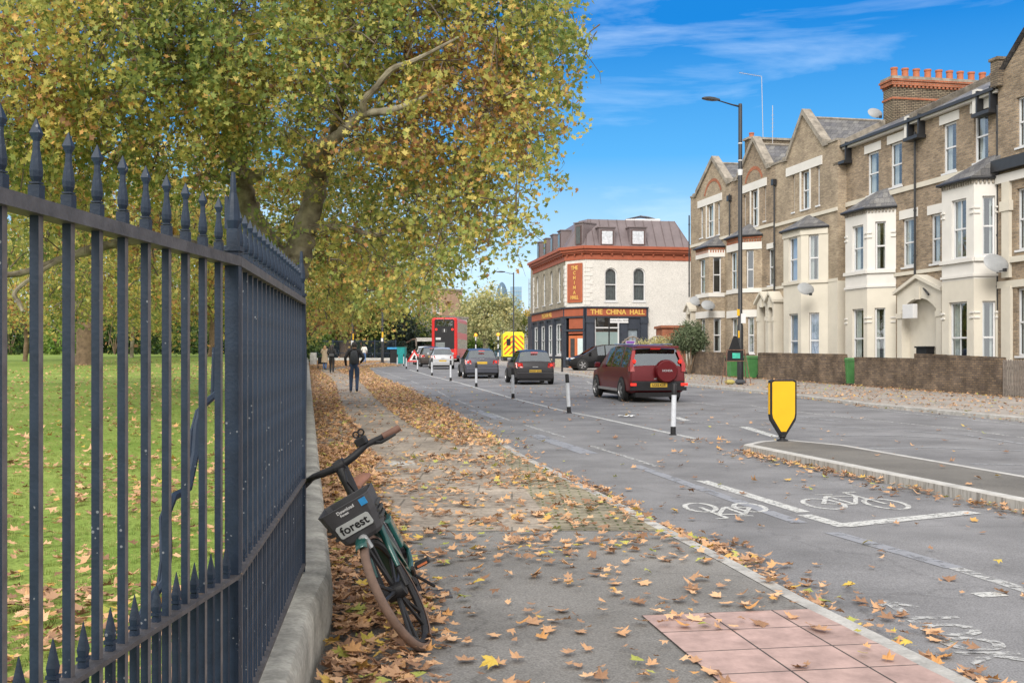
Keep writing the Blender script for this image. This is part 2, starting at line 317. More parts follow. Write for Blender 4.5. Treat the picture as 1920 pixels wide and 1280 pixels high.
# ---------------- ground sheets ----------------
ys = [-14, -8, -4, -1, 0, 1, 2, 3, 4, 5, 6, 7, 8, 9, 10, 11, 12, 13, 14, 15, 16, 18, 20, 22, 24, 26, 28, 30, 33, 36, 40, 44, 48, 52, 56, 60, 64, 68, 72, 76, 80, 84, 88, 92, 96, 100, 105, 110, 116, 125, 140, 160, 180, 215]
def sheet(name, xl, xr, dz, m, y0=-14, y1=215, nx=1, extra=()):
    Y = sorted(set([y for y in ys if y0 < y < y1]+[y0, y1]+[e for e in extra if y0 < e < y1])); mb = MB()
    mb.grid([[(xl(y)+(xr(y)-xl(y))*k/nx, y, g(y)+dz) for k in range(nx+1)] for y in Y])
    o = mb.build(name, m); return tag(o, kind='structure')
def turf_h(x, y):
    d = max(0, fx(y)-x)
    h = g(y)+.16+min(d, 3)*.02 + .0125*max(0, y-9)*min(1, d/4)
    return min(h, g(y)+.2+ .0125*60)
mb = MB(); mb.grid([[(x, y, (-.35 if y < 130 else .7)+ (0 if y < 300 else -.3)) for x in (-2500, -60, 60, 2500)] for y in (-60, 0, 60, 129, 135, 400, 6000)])
tag(mb.build("ground", mat("far_ground", (.10, .10, .07), .95, 0, .3, .05)), kind='structure')
sheet("road", lambda y: -70 if y > 100 else -12-.25*max(0, y), lambda y: 30 if y < 90 else 45, 0, M['road'], nx=6)
sheet("pavement", lambda y: fx(y)+.08, lambda y: lk(y)-.13, .07, M['tarmac'], y1=118, extra=[p.y for p in LKp], nx=2)
mb = MB()
yy = sorted(set([y for y in ys if y < 118]+[p.y for p in LKp if p.y < 118]))
mb.grid([[(lk(y)-.13, y, g(y)+.0735), (lk(y)-.02, y, g(y)+.0735), (lk(y), y, g(y)+.05), (lk(y)+.005, y, g(y)-.02)] for y in yy])
tag(mb.build("kerb", M['kerb']), kind='structure')
rpav = mat("far_paving", (.29, .26, .23), .9, 0, .25, 1.2, .3, 40)
sheet("pavement_far_side", lambda y: rk(y)+.13, lambda y: wx(y) if y < 64 else wx(64)+.4*(y-64), .10, rpav, y0=-14, y1=120, extra=[p.y for p in RKp], nx=2)
mb = MB(); yy = sorted(set([y for y in ys if y < 118]+[p.y for p in RKp if p.y < 118]))
mb.grid([[(rk(y)-.01, y, g(y)-.02), (rk(y), y, g(y)+.09), (rk(y)+.02, y, g(y)+.105), (rk(y)+.14, y, g(y)+.105)] for y in yy])
tag(mb.build("kerb_far_side", M['kerb']), kind='structure')
sheet("front_garden_ground", lambda y: wx(y), lambda y: wx(y)+16, .16, mat("garden_soil", (.12, .10, .08), .95), y0=-10, y1=70)
# lawn
gm, gt, gb = newmat("lawn_grass"); gb.inputs['Roughness'].default_value = .9; gb.inputs['Specular IOR Level'].default_value = .1
a = nd(gt, 'ShaderNodeTexCoord'); n1 = nd(gt, 'ShaderNodeTexNoise', Scale=.6, Detail=8, Roughness=.7); n2 = nd(gt, 'ShaderNodeTexNoise', Scale=45, Detail=3)
gt.links.new(a.outputs['Object'], n1.inputs['Vector']); gt.links.new(a.outputs['Object'], n2.inputs['Vector'])
r1 = nd(gt, 'ShaderNodeValToRGB'); e = r1.color_ramp.elements; e[0].position = .35; e[0].color = (.14, .215, .04, 1); e[1].position = .68; e[1].color = (.24, .30, .075, 1)
m2 = nd(gt, 'ShaderNodeMapRange'); m2.inputs[1].default_value = .3; m2.inputs[2].default_value = .7; m2.inputs[3].default_value = .6; m2.inputs[4].default_value = 1.4
v = nd(gt, 'ShaderNodeVectorMath', operation='SCALE'); gt.links.new(n1.outputs[0], r1.inputs[0]); gt.links.new(n2.outputs[0], m2.inputs[0]); gt.links.new(r1.outputs[0], v.inputs[0]); gt.links.new(m2.outputs[0], v.inputs['Scale']); gt.links.new(v.outputs[0], gb.inputs['Base Color'])
mb = MB(); rows = []
for y in [q for q in ys if q <= 116]+[122, 130, 150, 215]:
    rows.append([(fx(y)-.05-d_, y, turf_h(fx(y)-d_, y)) for d_ in (110, 60, 30, 20, 12, 8, 5, 3, 2, 1, .4, 0)])
mb.grid(rows); lawn = tag(mb.build("lawn", gm, smooth=True), kind='structure')
# near paving: slabs, block paving, tactile slabs
def strip_poly(name, pts, dz, m, kind='structure'):
    mb = MB(); mb.face([(p.x, p.y, g(p.y)+dz) for p in pts]); return tag(mb.build(name, m), kind=kind)
slab = brick("paving_slabs", (.33, .285, .235), (.29, .25, .21), (.17, .15, .125), bw=.75, bh=.6, ms=.012, horiz=True, dirt=.45, bump=.3)
block = brick("block_paving", (.32, .28, .21), (.26, .23, .175), (.13, .14, .07), bw=.21, bh=.105, ms=.012, horiz=True, dirt=.5)
def lin(a_, b_):
    return lambda y: a_.x+(b_.x-a_.x)*(y-a_.y)/(b_.y-a_.y)
ya = G(800, 995, .07).y
bl = lin(G(1040, 990, .07), G(900, 800, .07))
blx = lambda y: min(bl(y) if y < 16 else bl(16)+(lk(y)-lk(16)), lk(y)-.35)
sheet("pavement_slabs", lambda y: fx(y)+.09, lambda y: blx(y), .074, slab, y0=ya, y1=70, extra=[p.y for p in LKp])
sheet("pavement_blocks", lambda y: blx(y), lambda y: lk(y)-.13, .074, block, y0=ya, y1=70, extra=[p.y for p in LKp])
tp = [G(1202,1155,.07), G(1330,1265,.07)]
tdir = (tp[1]-tp[0]); tdir.z = 0; tdir.normalize()
tdir = Vector((tdir.x, tdir.y, 0)); tside = Vector((-tdir.y, tdir.x, 0))   # towards the kerb
tact, tt, tb = newmat("tactile_paving"); tb.inputs['Roughness'].default_value = .85
a = nd(tt, 'ShaderNodeTexCoord'); br = nd(tt, 'ShaderNodeTexBrick', Scale=1.0); br.offset = 0; br.inputs['Brick Width'].default_value = .4; br.inputs['Row Height'].default_value = .4; br.inputs['Mortar Size'].default_value = .006
br.inputs['Color1'].default_value = (.42, .29, .26, 1); br.inputs['Color2'].default_value = (.37, .26, .23, 1); br.inputs['Mortar'].default_value = (.05, .04, .035, 1)
vo = nd(tt, 'ShaderNodeTexNoise', Scale=4, Detail=7, Roughness=.7); tt.links.new(a.outputs['Object'], vo.inputs['Vector']); m2 = nd(tt, 'ShaderNodeMapRange'); m2.inputs[1].default_value = .3; m2.inputs[2].default_value = .7; m2.inputs[3].default_value = .6; m2.inputs[4].default_value = 1.2
v = nd(tt, 'ShaderNodeVectorMath', operation='SCALE'); tt.links.new(a.outputs['Object'], br.inputs[0]); tt.links.new(vo.outputs[0], m2.inputs[0]); tt.links.new(br.outputs[0], v.inputs[0]); tt.links.new(m2.outputs[0], v.inputs['Scale']); tt.links.new(v.outputs[0], tb.inputs['Base Color'])
mb = MB()
mb.box((0, 0, -.02), (2.0, 2.0, .006))
tcl = [(0, 0), (3.2, 0), (3.2, 1.2)]
o = MB()
T0 = tp[0]; pts = []
def kerb_hit(s):   # from T0 + tdir*s go along tside until the kerb
    q = T0+tdir*s
    for k in range(400):
        p = q+tside*(k*.01)
        if p.x > lk(p.y)-.14: return k*.01
    return 4
for s in np.linspace(0, 2.8, 15):
    pts.append((s, kerb_hit(s)))
mb = MB(); mb.grid([[(s, 0, 0), (s, k, 0)] for s, k in pts]); o = mb.build("tactile_paving", tact); o.location = (T0.x, T0.y, g(T0.y)+.078); o.rotation_euler = (0, 0, math.atan2(tdir.y, tdir.x)); tag(o, kind='structure')
# ---------------- painted lines ----------------
def stroke(mb, pts, w_, dz=.004, up=None):
    P = [Vector((p.x, p.y, 0)) for p in pts]; Q = []
    for a_, b_ in zip(P[:-1], P[1:]):
        n = max(1, int((b_-a_).length/1.5)); Q += [a_+(b_-a_)*k/n for k in range(n)]
    Q.append(P[-1]); rows = []
    for i, p in enumerate(Q):
        d = (Q[min(i+1, len(Q)-1)]-Q[max(i-1, 0)]).normalized(); n = Vector((-d.y, d.x, 0))
        rows.append([(p.x+n.x*s*w_/2, p.y+n.y*s*w_/2, g(p.y)+dz) for s in (-1, 1)])
    mb.grid(rows)
def line(pxs, w_, m='line', name="road_marking", dz=.004):
    mb = MB()
    for px in pxs: stroke(mb, [G(u, v) for u, v in px], w_, dz)
    return tag(mb.build(name, M[m]), kind='structure')
line([[(1302,821.8),(1107,779.8),(1063.8,771.7),(955,745),(863,718),(811,705.7),(767,693)]], .12, 'line', "track_edge_line")
line([[(820,733),(841.7,744.6)],[(855,749.5),(889,763)],[(919,774.4),(958,788.5)],[(984,796.6),(1059.7,819.9)],[(1108.5,835.9),(1234,875)],[(771,714),(784.7,720)],[(792,723.6),(809,729)],[(695,689.5),(762,712)]], .09, 'lineo', "track_centre_line")
line([[(1316.4,901.3),(1506.9,960.2)],[(1508,965),(1585,987)]], .16, 'line', "track_divider_line")
line([[(1578,985.5),(1825.6,960)]], .2, 'line', "stop_line", .0055)
line([[(1190,872),(1500,980)],[(1560,998),(1791,1064.5)]], .16, 'patch', "sealed_groove", .0035)
line([[(1791,1064.5),(1960,1118)]], .12, 'lineo', "faded_line", .0035)
line([[(889,768),(940,786)],[(1000,815),(1105,850)]], .3, 'patch', "old_patch", .0035)
line([[(1830,1116),(1880,1113)]], .13, 'line', "short_dash")
line([[(1374.6,758.6),(1406,759.7),(1442,766),(1488,771),(1573,781),(1798,804)],[(1805,805),(1892,817)],[(1900,818),(2100,842)]], .11, 'lineo', "hatch_outer_line")
line([[(1266.5,782),(1288,788.7)],[(1394,800),(1456,819)]], .2, 'line', "hatch_dash")
line([[(1288,790.5),(1392,798)],[(1164,771),(1262,778)],[(1164,771),(1200,767.5)],[(1070,723),(1120,731)],[(1296,754),(1350,760)]], .1, 'lineo', "hatch_inner_line")
def A(x, y): return (1240+x/2.8235, 680+y/2.8235)
line([[A(-60,256),A(60,246),A(240,245)],[A(75,272),A(200,266),A(350,268)],[A(265,306),A(480,300),A(640,302),A(780,312)],[A(470,342),A(900,339),A(1215,352)],[A(780,388),A(1200,385),A(1580,402)],[A(1060,455),A(1400,449),A(1920,465)],[A(1640,535),A(1920,541)],[A(160,210),A(310,227)],[A(480,250),A(700,280),A(950,312)],[A(1290,360),A(1600,380),A(1920,430)]], .12, 'faint', "old_hatching")
line([[(1600,763.5),(1640,767.5),(1780,782.5),(1925,797.5),(2200,825)]], .1, 'lineo', "far_edge_line")
line([[(908,712),(935,716),(965,716)],[(908,712),(925,709.5),(960,709)],[(1075,717),(1110,721),(1100,714)]], .15, 'lineo', "far_markings")
def bike_symbol(c, sx_, sy_, flip):
    mb = MB(); f = -1 if flip else 1
    def T(x, y): return Vector((c.x+f*x*sx_, c.y+f*y*sy_, 0))
    for cx in (-.30, .30):
        ring = [T(cx+.18*math.cos(t), -.18+.26*math.sin(t)) for t in np.linspace(0, 2*pi, 22)]
        stroke(mb, ring, .055, .0045)
    for pl in ([(-.30,-.18),(-.12,.22),(.18,.22),(0,-.2),(-.12,.22)],[(0,-.2),(-.30,-.18)],[(.30,-.18),(.14,.42),(.28,.46)],[(-.2,.30),(-.02,.30)]):
        for a_, b_ in zip(pl[:-1], pl[1:]): stroke(mb, [T(*a_), T(*b_)], .05, .005)
    return tag(mb.build("cycle_symbol", M['line']), kind='structure')
bike_symbol(G(1367, 957), .85, 1.2, True); bike_symbol(G(1588, 938), 1.1, 1.5, False)
def text(body, size, m, parent=None, name="lettering", extrude=.004, M_=None, align='CENTER', bold=0, space=1.0):
    cu = bpy.data.curves.new("t", 'FONT'); cu.body = body; cu.size = size; cu.extrude = extrude; cu.align_x = align; cu.align_y = 'CENTER'; cu.offset = bold; cu.space_character = space
    cu.resolution_u = 3
    o = bpy.data.objects.new("t", cu); COL.objects.link(o)
    dg = bpy.context.evaluated_depsgraph_get(); me = bpy.data.meshes.new_from_object(o.evaluated_get(dg)); me.name = name
    bpy.data.objects.remove(o); bpy.data.curves.remove(cu)
    if M_ is not None: me.transform(M_)
    me.materials.clear(); me.materials.append(m); q = bpy.data.objects.new(name, me); return link(q, parent)
def mirror(o): 
    return o
o = text("LOOK", .46, M['lineo'], name="look_lettering", extrude=0, bold=.014, M_=Matrix.Translation((2.52, 6.12, g(6.1)+.005)) @ Matrix.Rotation(-pi/2, 4, 'Z') @ Matrix.Diagonal((.8, 1, 1, 1)))
tag(o, kind='structure')
mb = MB(); c0 = Vector((2.42, 6.86, 0)); stroke(mb, [c0+Vector((0, -.12, 0)), c0+Vector((0, .14, 0))], .07); stroke(mb, [c0+Vector((-.13, .0, 0)), c0+Vector((0, .16, 0)), c0+Vector((.13, 0, 0))], .07, .0045)
tag(mb.build("look_arrow", M['lineo']), kind='structure')
# ---------------- traffic island ----------------
I = [G(1394,848), G(1920,961.6), Vector((6.35, 3.6, 0)), Vector((7.1, -4, 0))]
dvec = (I[1]-I[0]).normalized()
far = [G(1470,823,.13), G(1587,834,.13), G(1920,891,.13)]; fd = (far[2]-far[1]).normalized()
poly = [(I[0].x, I[0].y), (I[1].x, I[1].y)]; e1 = I[1]+dvec*9; e2 = far[2]+fd*9.5
poly += [(e1.x, e1.y), (e2.x, e2.y), (far[2].x, far[2].y), (far[1].x, far[1].y), (far[0].x, far[0].y), (I[0].x+.35, I[0].y+.55)]
cen = Vector((sum(p[0] for p in poly[:1]+poly[-2:])/3, 0, 0))
def inset(poly, d):
    n = len(poly); out = []
    for i in range(n):
        p0 = Vector(poly[i-1]); p1 = Vector(poly[i]); p2 = Vector(poly[(i+1) % n])
        a_ = (p1-p0).normalized(); b_ = (p2-p1).normalized(); n1 = Vector((-a_.y, a_.x)); n2 = Vector((-b_.y, b_.x)); m_ = (n1+n2).normalized()
        out.append(tuple(p1+m_*d/max(.4, m_.dot(n1))))
    return out
area = sum(poly[i-1][0]*poly[i][1]-poly[i][0]*poly[i-1][1] for i in range(len(poly)))
if area < 0: poly = poly[::-1]
kerbm, kt, kb = newmat("island_kerb"); kb.inputs['Roughness'].default_value = .85
a = nd(kt, 'ShaderNodeTexCoord'); mpn = nd(kt, 'ShaderNodeMapping'); mpn.inputs['Scale'].default_value = (9, 9, 1.2); n1 = nd(kt, 'ShaderNodeTexNoise', Scale=2.2, Detail=5, Roughness=.7)
kt.links.new(a.outputs['Object'], mpn.inputs[0]); kt.links.new(mpn.outputs[0], n1.inputs['Vector']); r1 = nd(kt, 'ShaderNodeValToRGB'); e = r1.color_ramp.elements; e[0].position = .36; e[0].color = (.19, .18, .165, 1); e[1].position = .54; e[1].color = (.36, .35, .33, 1)
kt.links.new(n1.outputs[0], r1.inputs[0]); kt.links.new(r1.outputs[0], kb.inputs['Base Color'])
p2 = inset(poly, .015); p3 = inset(poly, .13)
mb = MB(); Z = lambda p, h: (p[0], p[1], g(p[1])+h)
for i in range(len(poly)):
    j = (i+1) % len(poly)
    mb.face([Z(poly[i], -.02), Z(poly[j], -.02), Z(poly[j], .115), Z(poly[i], .115)]); mb.mi = 1
    mb.face([Z(poly[i], .115), Z(poly[j], .115), Z(p2[j], .13), Z(p2[i], .13)]); mb.face([Z(p2[i], .13), Z(p2[j], .13), Z(p3[j], .13), Z(p3[i], .13)]); mb.mi = 0
tag(mb.build("island_kerb", [kerbm, mat("island_kerb_top", (.42, .41, .39), .85, 0, .2, 5)]), kind='structure')
mb = MB(); mb.face([Z(p, .127) for p in p3]); tag(mb.build("island_pavement", M['island']), kind='structure')
# ---------------- railings on the plinth ----------------
def section_frame(y): return Vector((fx(y), y, 0))
mb = MB()
prof = [(.17, -.02), (.172, .30), (.165, .36), (.14, .395), (.09, .405), (-.12, .405), (-.16, .38), (-.17, .3), (-.17, -.1)]
pys = [-6, -2, 0, 1, 2, 2.8, 3.2, 3.5, 4, 4.6, 5.2, 5.6, 5.9, 6.1, 6.4, 7, 8, 10, 12, 14, 17, 20, 25, 30, 36, 42, 50, 58, 66, 74, 82, 90, 98, 106, 114.5]
rows = []
for y in pys:
    d = Vector((fx(y+.3)-fx(y-.3), .6, 0)).normalized(); n = Vector((d.y, -d.x, 0))
    kw_ = .72 if y < 5.3 else (1 if y > 6.1 else .72+.28*(y-5.3)/.8)
    rows.append([(fx(y)+n.x*o_*kw_, y+n.y*o_*kw_, g(y)+z) for o_, z in prof])
mb.grid(rows)
pl = tag(mb.build("plinth_wall", M['stone'], smooth=True), "low grey weathered stone plinth with rounded top under the railings", "low wall")
for zr in ():
    pass
rail = empty("railing", (P1.x, P1.y, 0), 0, "dark navy iron spearhead railing standing on the low stone plinth beside the pavement", "railing")
ro = Vector((P1.x, P1.y, 0)); RZ0, RZM, RZT = .455, .913, 1.882
# horizontal rails follow the three runs
def run_box(mb, ya_, yb_, z0, z1, w_, step=None):
    n = 1 if step is None else max(1, int((yb_-ya_)/step)); rws = []
    for k in range(n+1):
        y = ya_+(yb_-ya_)*k/n; ym = (ya_+yb_)/2
        d = Vector((fx(ym+.1)-fx(ym-.1), .2, 0)).normalized(); nn = Vector((d.y, -d.x, 0)); gz = g(y)
        c = Vector((fx(y), y, 0))-ro
        rws.append([(c.x-nn.x*w_/2, c.y-nn.y*w_/2, gz+z0), (c.x+nn.x*w_/2, c.y+nn.y*w_/2, gz+z0), (c.x+nn.x*w_/2, c.y+nn.y*w_/2, gz+z1), (c.x-nn.x*w_/2, c.y-nn.y*w_/2, gz+z1)])
    mb.grid(rws, True, True, True)
for nm, z, h, w_ in (("top_rail", RZT, .03, .05), ("middle_rail", RZM, .012, .052), ("bottom_rail", RZ0, .014, .05)):
    mb = MB(); run_box(mb, -3, P1.y, z-h/2, z+h/2, w_); run_box(mb, P1.y, P2.y, z-h/2, z+h/2, w_); run_box(mb, P2.y, 114, z-h/2, z+h/2, w_, 3)
    mb.build(nm, M['rail'], rail)
hb = .0093
def finial(mb, z, s=hb):
    c_ = []
    def sq(w_, z_, rot=0): return [(w_*math.cos(a_), w_*math.sin(a_), z_) for a_ in [pi/4+pi/2*k for k in range(4)]]
    mb.box((-s*1.25, -s*1.25, z+.005), (s*1.25, s*1.25, z+.036)); mb.box((-s*1.08, -s*1.08, z+.038), (s*1.08, s*1.08, z+.042))
    mb.lathe([(s*.85, z+.040), (s*1.35, z+.052), (s*1.45, z+.064), (s*1.2, z+.082), (s*.8, z+.105), (s*.72, z+.122), (s*1.0, z+.13)], 8)
    rows_ = [[(q[0], q[1], z_) for q in sq(w_, z_)] for w_, z_ in ((s*1.0, z+.128), (s*1.5, z+.138), (s*.08, z+.168))]
    mb.grid(rows_, True, True, True)
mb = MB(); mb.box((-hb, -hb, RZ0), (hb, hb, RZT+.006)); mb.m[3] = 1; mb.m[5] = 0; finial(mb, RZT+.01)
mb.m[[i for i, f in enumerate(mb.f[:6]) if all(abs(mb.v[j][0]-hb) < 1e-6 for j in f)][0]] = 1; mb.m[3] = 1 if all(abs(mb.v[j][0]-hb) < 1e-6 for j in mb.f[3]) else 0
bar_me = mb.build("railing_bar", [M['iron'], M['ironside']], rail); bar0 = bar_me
mb = MB(); s = .009; mb.box((-s, -s, RZ0), (s, s, RZM+.02)); mb.box((-s*1.25, -s*1.25, RZM+.022), (s*1.25, s*1.25, RZM+.03))
mb.grid([[(w_*math.cos(a_), w_*math.sin(a_), z_) for a_ in [pi/4+pi/2*k for k in range(4)]] for w_, z_ in ((s*1.3, RZM+.03), (s*1.6, RZM+.045), (s*.1, RZM+.105))], True, True, True)
dog0 = mb.build("short_spike", M['iron'], rail)
mb = MB(); pw = .021
mb.box((-pw, -pw, RZ0-.04), (pw, pw, RZT+.03)); mb.box((-pw*1.35, -pw*1.35, RZT+.03), (pw*1.35, pw*1.35, RZT+.045)); mb.box((-pw*.8, -pw*.8, RZT+.045), (pw*.8, pw*.8, RZT+.10))
mb.lathe([(pw*.7, RZT+.10), (pw*1.05, RZT+.125), (pw*.95, RZT+.16), (pw*.75, RZT+.19), (pw*.5, RZT+.21), (pw*.42, RZT+.25), (pw*.3, RZT+.275)], 10)
mb.box((-pw*1.2, -pw*.3, RZT+.1), (-pw*.7, pw*.3, RZT+.20))
post0 = mb.build("railing_post", M['iron'], rail)
def put(o0, y, first, stuffers=None):
    d = Vector((fx(y+.05)-fx(y-.05), .1, 0)); o_ = o0 if first else link(o0.copy(), rail)
    o_.location = Vector((fx(y), y, g(y)))-ro; o_.rotation_euler = (0, 0, -math.atan2(d.x, d.y)); return o_
sp = .135; bars = []; posts = []; dogs = []
c3 = math.cos(math.atan(.0642)); y = P1.y
posts.append(P1.y)
k = 1
while P1.y-k*sp*c3 > .35: bars.append(P1.y-k*sp*c3); dogs.append(P1.y-(k-.5)*sp*c3); k += 1
c3 = math.cos(math.atan(.1118)); n2_ = 19
for k in range(1, n2_): bars.append(P1.y+(P2.y-P1.y)*k/n2_)
for k in range(n2_): dogs.append(P1.y+(P2.y-P1.y)*(k+.5)/n2_)
posts.append(P2.y); c3 = math.cos(math.atan(.1885)); y = P2.y; k = 1; rest = []; restd = []
while y < 113.5:
    y = P2.y+k*sp*c3
    if k % 20 == 0:
        if k <= 300: posts.append(y)
        else: rest.append(y)
    elif len(bars) < 98: bars.append(y)
    else: rest.append(y)
    if len(dogs) < 98: dogs.append(y-sp*c3/2)
    else: restd.append(y-sp*c3/2)
    k += 1
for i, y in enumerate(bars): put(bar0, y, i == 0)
for i, y in enumerate(dogs): put(dog0, y, i == 0)
for i, y in enumerate(posts): put(post0, y, i == 0)
mb = MB()
for y in rest:
    if y > 30 and int(y*7.7) % 2 and False: continue
    c = Vector((fx(y), y, g(y)))-ro; mb.box((c.x-hb, c.y-hb, c.z+RZ0), (c.x+hb, c.y+hb, c.z+RZT+.16))
for y in restd:
    c = Vector((fx(y), y, g(y)))-ro; mb.box((c.x-.009, c.y-.009, c.z+RZ0), (c.x+.009, c.y+.009, c.z+RZM+.08))
tag(mb.build("distant_bars", M['iron'], rail), kind='stuff')
# twisted bar behind the near run
mb = MB(); pth = [W(429, 640, 3.55), W(426, 735, 3.50), W(398, 760, 3.42), W(388, 800, 3.36), W(385, 850, 3.3), W(372, 915, 3.22), W(345, 930, 3.1), W(334, 960, 3.0), W(336, 1040, 2.95), W(330, 1090, 2.9), W(305, 1120, 2.82), W(292, 1160, 2.78)]
mb.tube([p+Vector((-.03, 0, 0))-ro for p in pth], .012, 6); mb.tube([p+Vector((-.055, .03, -.02))-ro for p in pth], .008, 6); mb.build("bent_bar", M['iron'], rail, smooth=True)
# bollards (wands) of the cycle track
wand = empty("wand_bollard", (0, 0, 0)); 
mb = MB(); mb.lathe([(.075, 0), (.075, .012), (.06, .02)], 12); mb.lathe([(.052, .02), (.05, .16)], 12); mb.build("foot", M['black'], wand, True)
mb = MB(); mb.lathe([(.049, .16), (.047, .76)], 12); mb.build("white_sleeve", mat("wand_white", (.50, .52, .56), .5, 0, .12, 9), wand, True)
mb = MB(); mb.lathe([(.048, .76), (.047, .965), (.035, .98), (.01, .985)], 12); mb.build("top", M['black'], wand, True)
wl = [(1262,815,1.5,"bollard nearest the camera left of the yellow island bollard"),(1067,774,-3.2,"leaning bollard just behind the litter on the road, second nearest"),(962,747,-.8,"bollard in front of the dark grey hatchback"),
 (893,725,0,"bollard in front of the grey estate car"),(845,714,0,"bollard in front of the silver hatchback's rear wheel"),(810,704,0,"bollard below the left side of the silver hatchback"),(783,697,0,"bollard beside the dark car in the queue"),(762,691,0,"bollard just right of the teal bin"),(757,686,0,"small distant bollard close behind another"),(745,688,0,"leftmost bollard in front of the dark bin")]
for i, (u, v, tilt, lb) in enumerate(wl):
    o = wand if i == 0 else copy_tree(wand); o.location = G(u, v); o.rotation_euler = (R(0), R(tilt), 0)
    tag(o, "white and black plastic "+lb, "bollard", "bollards along the cycle track")
# yellow keep-side bollard on the island
p = G(1467, 826, .13); kb_ = empty("island_bollard", p, R(7), "yellow shield shaped bollard in black frame standing on the island tip", "bollard")
out = [(0, .08), (.05, .09), (.21, .34), (.225, .42), (.225, .985), (.18, 1.005), (-.18, 1.005), (-.225, .985), (-.225, .42), (-.21, .34), (-.05, .09)]
RX = Matrix.Rotation(pi/2, 4, 'X')
o = MB().prism([(x, z) for x, z in out], -.055, .055, RX).build("body", M['black'], kb_, bevel=.008)
inn = [(x*.86, .155+(z-.09)*.90) for x, z in out[1:]]
MB().prism(inn, .056, .060, RX).build("front_face", M['yellow'], kb_); MB().prism(inn, -.060, -.056, RX).build("back_face", M['yellow'], kb_)
MB().box((-.232, -.035, .44), (-.226, .035, .95)).build("side_reflector", M['yellow'], kb_)
MB().lathe([(.10, 0), (.09, .02), (.05, .03), (.045, .05), (.07, .07), (.05, .1)], 12).build("foot", M['black'], kb_, True)
# white litter on the road
p = G(1175, 782); mb = MB(); mb.grid([[(x, y_, .02+.035*rng.random()) for x in np.linspace(-.2, .2, 9)] for y_ in np.linspace(-.09, .09, 5)])
tag(mb.build("crumpled_paper", M['wht'], loc=p), "crumpled white paper litter lying on the road", "litter")
# white/yellow flattened carton etc are leaves

def cover(u, v, w_, d_, name, m):
    p = G(u, v, .078); mb = MB(); mb.box((-w_/2, -d_/2, -.01), (w_/2, d_/2, .003)); mb.box((-w_/2+.02, -d_/2+.02, .003), (w_/2-.02, d_/2-.02, .006)); o = mb.build(name, m, loc=p); tag(o, kind='structure'); o.rotation_euler = (0, 0, R(9))
cover(822, 1112, .16, .22, "stopcock_cover", M['rail']); cover(748, 868, .42, .5, "inspection_cover", M['concrete'])
# ---------------- building kit ----------------
class Fr:
    def __init__(s, O, d): s.O = Vector((O[0], O[1])); s.d = Vector((d[0], d[1])).normalized(); s.n = Vector((-s.d.y, s.d.x))
    def w(s, p): return s.O + s.d*p[0] + s.n*p[1]
    def ray(s, u, p0, p1):
        a_ = s.w(p0); b_ = s.w(p1); e_ = (b_-a_); ln = e_.length; e_ = e_/ln; k = (u-960)/F
        t = (k*a_.y - a_.x)/(e_.x - k*e_.y); return t, a_.y+e_.y*t
    def op(s, p0, p1, u0, u1, v0, v1, arch=False, **kw):
        s0, Y0 = s.ray(u0, p0, p1); s1, Y1 = s.ray(u1, p0, p1); Y = (Y0+Y1)/2
        return dict(s0=s0, s1=s1, z0=EYE-(v1-HV)*Y/F, z1=EYE-(v0-HV)*Y/F, arch=arch, **kw)
    def z(s, u, v, p0, p1): return EYE-(v-HV)*s.ray(u, p0, p1)[1]/F
def dn(p0, p1):
    a_ = Vector((p0[0], p0[1])); e_ = Vector((p1[0], p1[1]))-a_; ln = e_.length; e_ = e_/ln; return a_, e_, Vector((-e_.y, e_.x)), ln
def pt(fr, s, t, z): o, e_, n_, _ = fr; q = o+e_*s+n_*t; return (q.x, q.y, z)
def obox(mb, fr, s0, s1, t0, t1, z0, z1):
    n = len(mb.v); mb.v += [pt(fr, s, t, z) for z in (z0, z1) for s, t in ((s0, t0), (s1, t0), (s1, t1), (s0, t1))]
    for f in ((0,3,2,1),(4,5,6,7),(0,1,5,4),(1,2,6,5),(2,3,7,6),(3,0,4,7)): mb.f.append(tuple(n+i for i in f)); mb.m.append(mb.mi)
def wall(mb, p0, p1, z0, z1, ops=(), depth=.14, rev=None):
    fr = dn(p0, p1); Ls = fr[3]; mi = mb.mi
    ss = sorted({0, Ls, *[min(max(o[k], 0), Ls) for o in ops for k in ('s0', 's1')]}); zs = sorted({z0, z1, *[min(max(o[k], z0), z1) for o in ops for k in ('z0', 'z1')]})
    for i in range(len(ss)-1):
        for j in range(len(zs)-1):
            sm = (ss[i]+ss[i+1])/2; zm = (zs[j]+zs[j+1])/2
            if any(o['s0'] < sm < o['s1'] and o['z0'] < zm < o['z1'] for o in ops): continue
            mb.face([pt(fr, ss[i], 0, zs[j]), pt(fr, ss[i+1], 0, zs[j]), pt(fr, ss[i+1], 0, zs[j+1]), pt(fr, ss[i], 0, zs[j+1])])
    if rev is not None: mb.mi = rev
    for o in ops:
        a_, b_, c_, d_ = o['s0'], o['s1'], o['z0'], o['z1']
        if o['z1'] <= z0 or o['z0'] >= z1: continue
        if o.get('arch'):
            r = (b_-a_)/2; cz = d_-r; ang = np.linspace(0, pi, 13); P = [(a_+r-r*math.cos(t), cz+r*math.sin(t)) for t in ang]
            mb.mi = mi
            mb.face([pt(fr, a_, 0, d_)]+[pt(fr, s, 0, z) for s, z in P[:7]]); mb.face([pt(fr, b_, 0, d_)]+[pt(fr, s, 0, z) for s, z in P[6:]])
            if rev is not None: mb.mi = rev
            outl = [(a_, c_)]+P+[(b_, c_)]
        else: outl = [(a_, c_), (a_, d_), (b_, d_), (b_, c_)]
        for (sa, za), (sb, zb) in zip(outl, outl[1:]+outl[:1]):
            mb.face([pt(fr, sa, 0, za), pt(fr, sb, 0, zb), pt(fr, sb, depth, zb), pt(fr, sa, depth, za)])
    mb.mi = mi
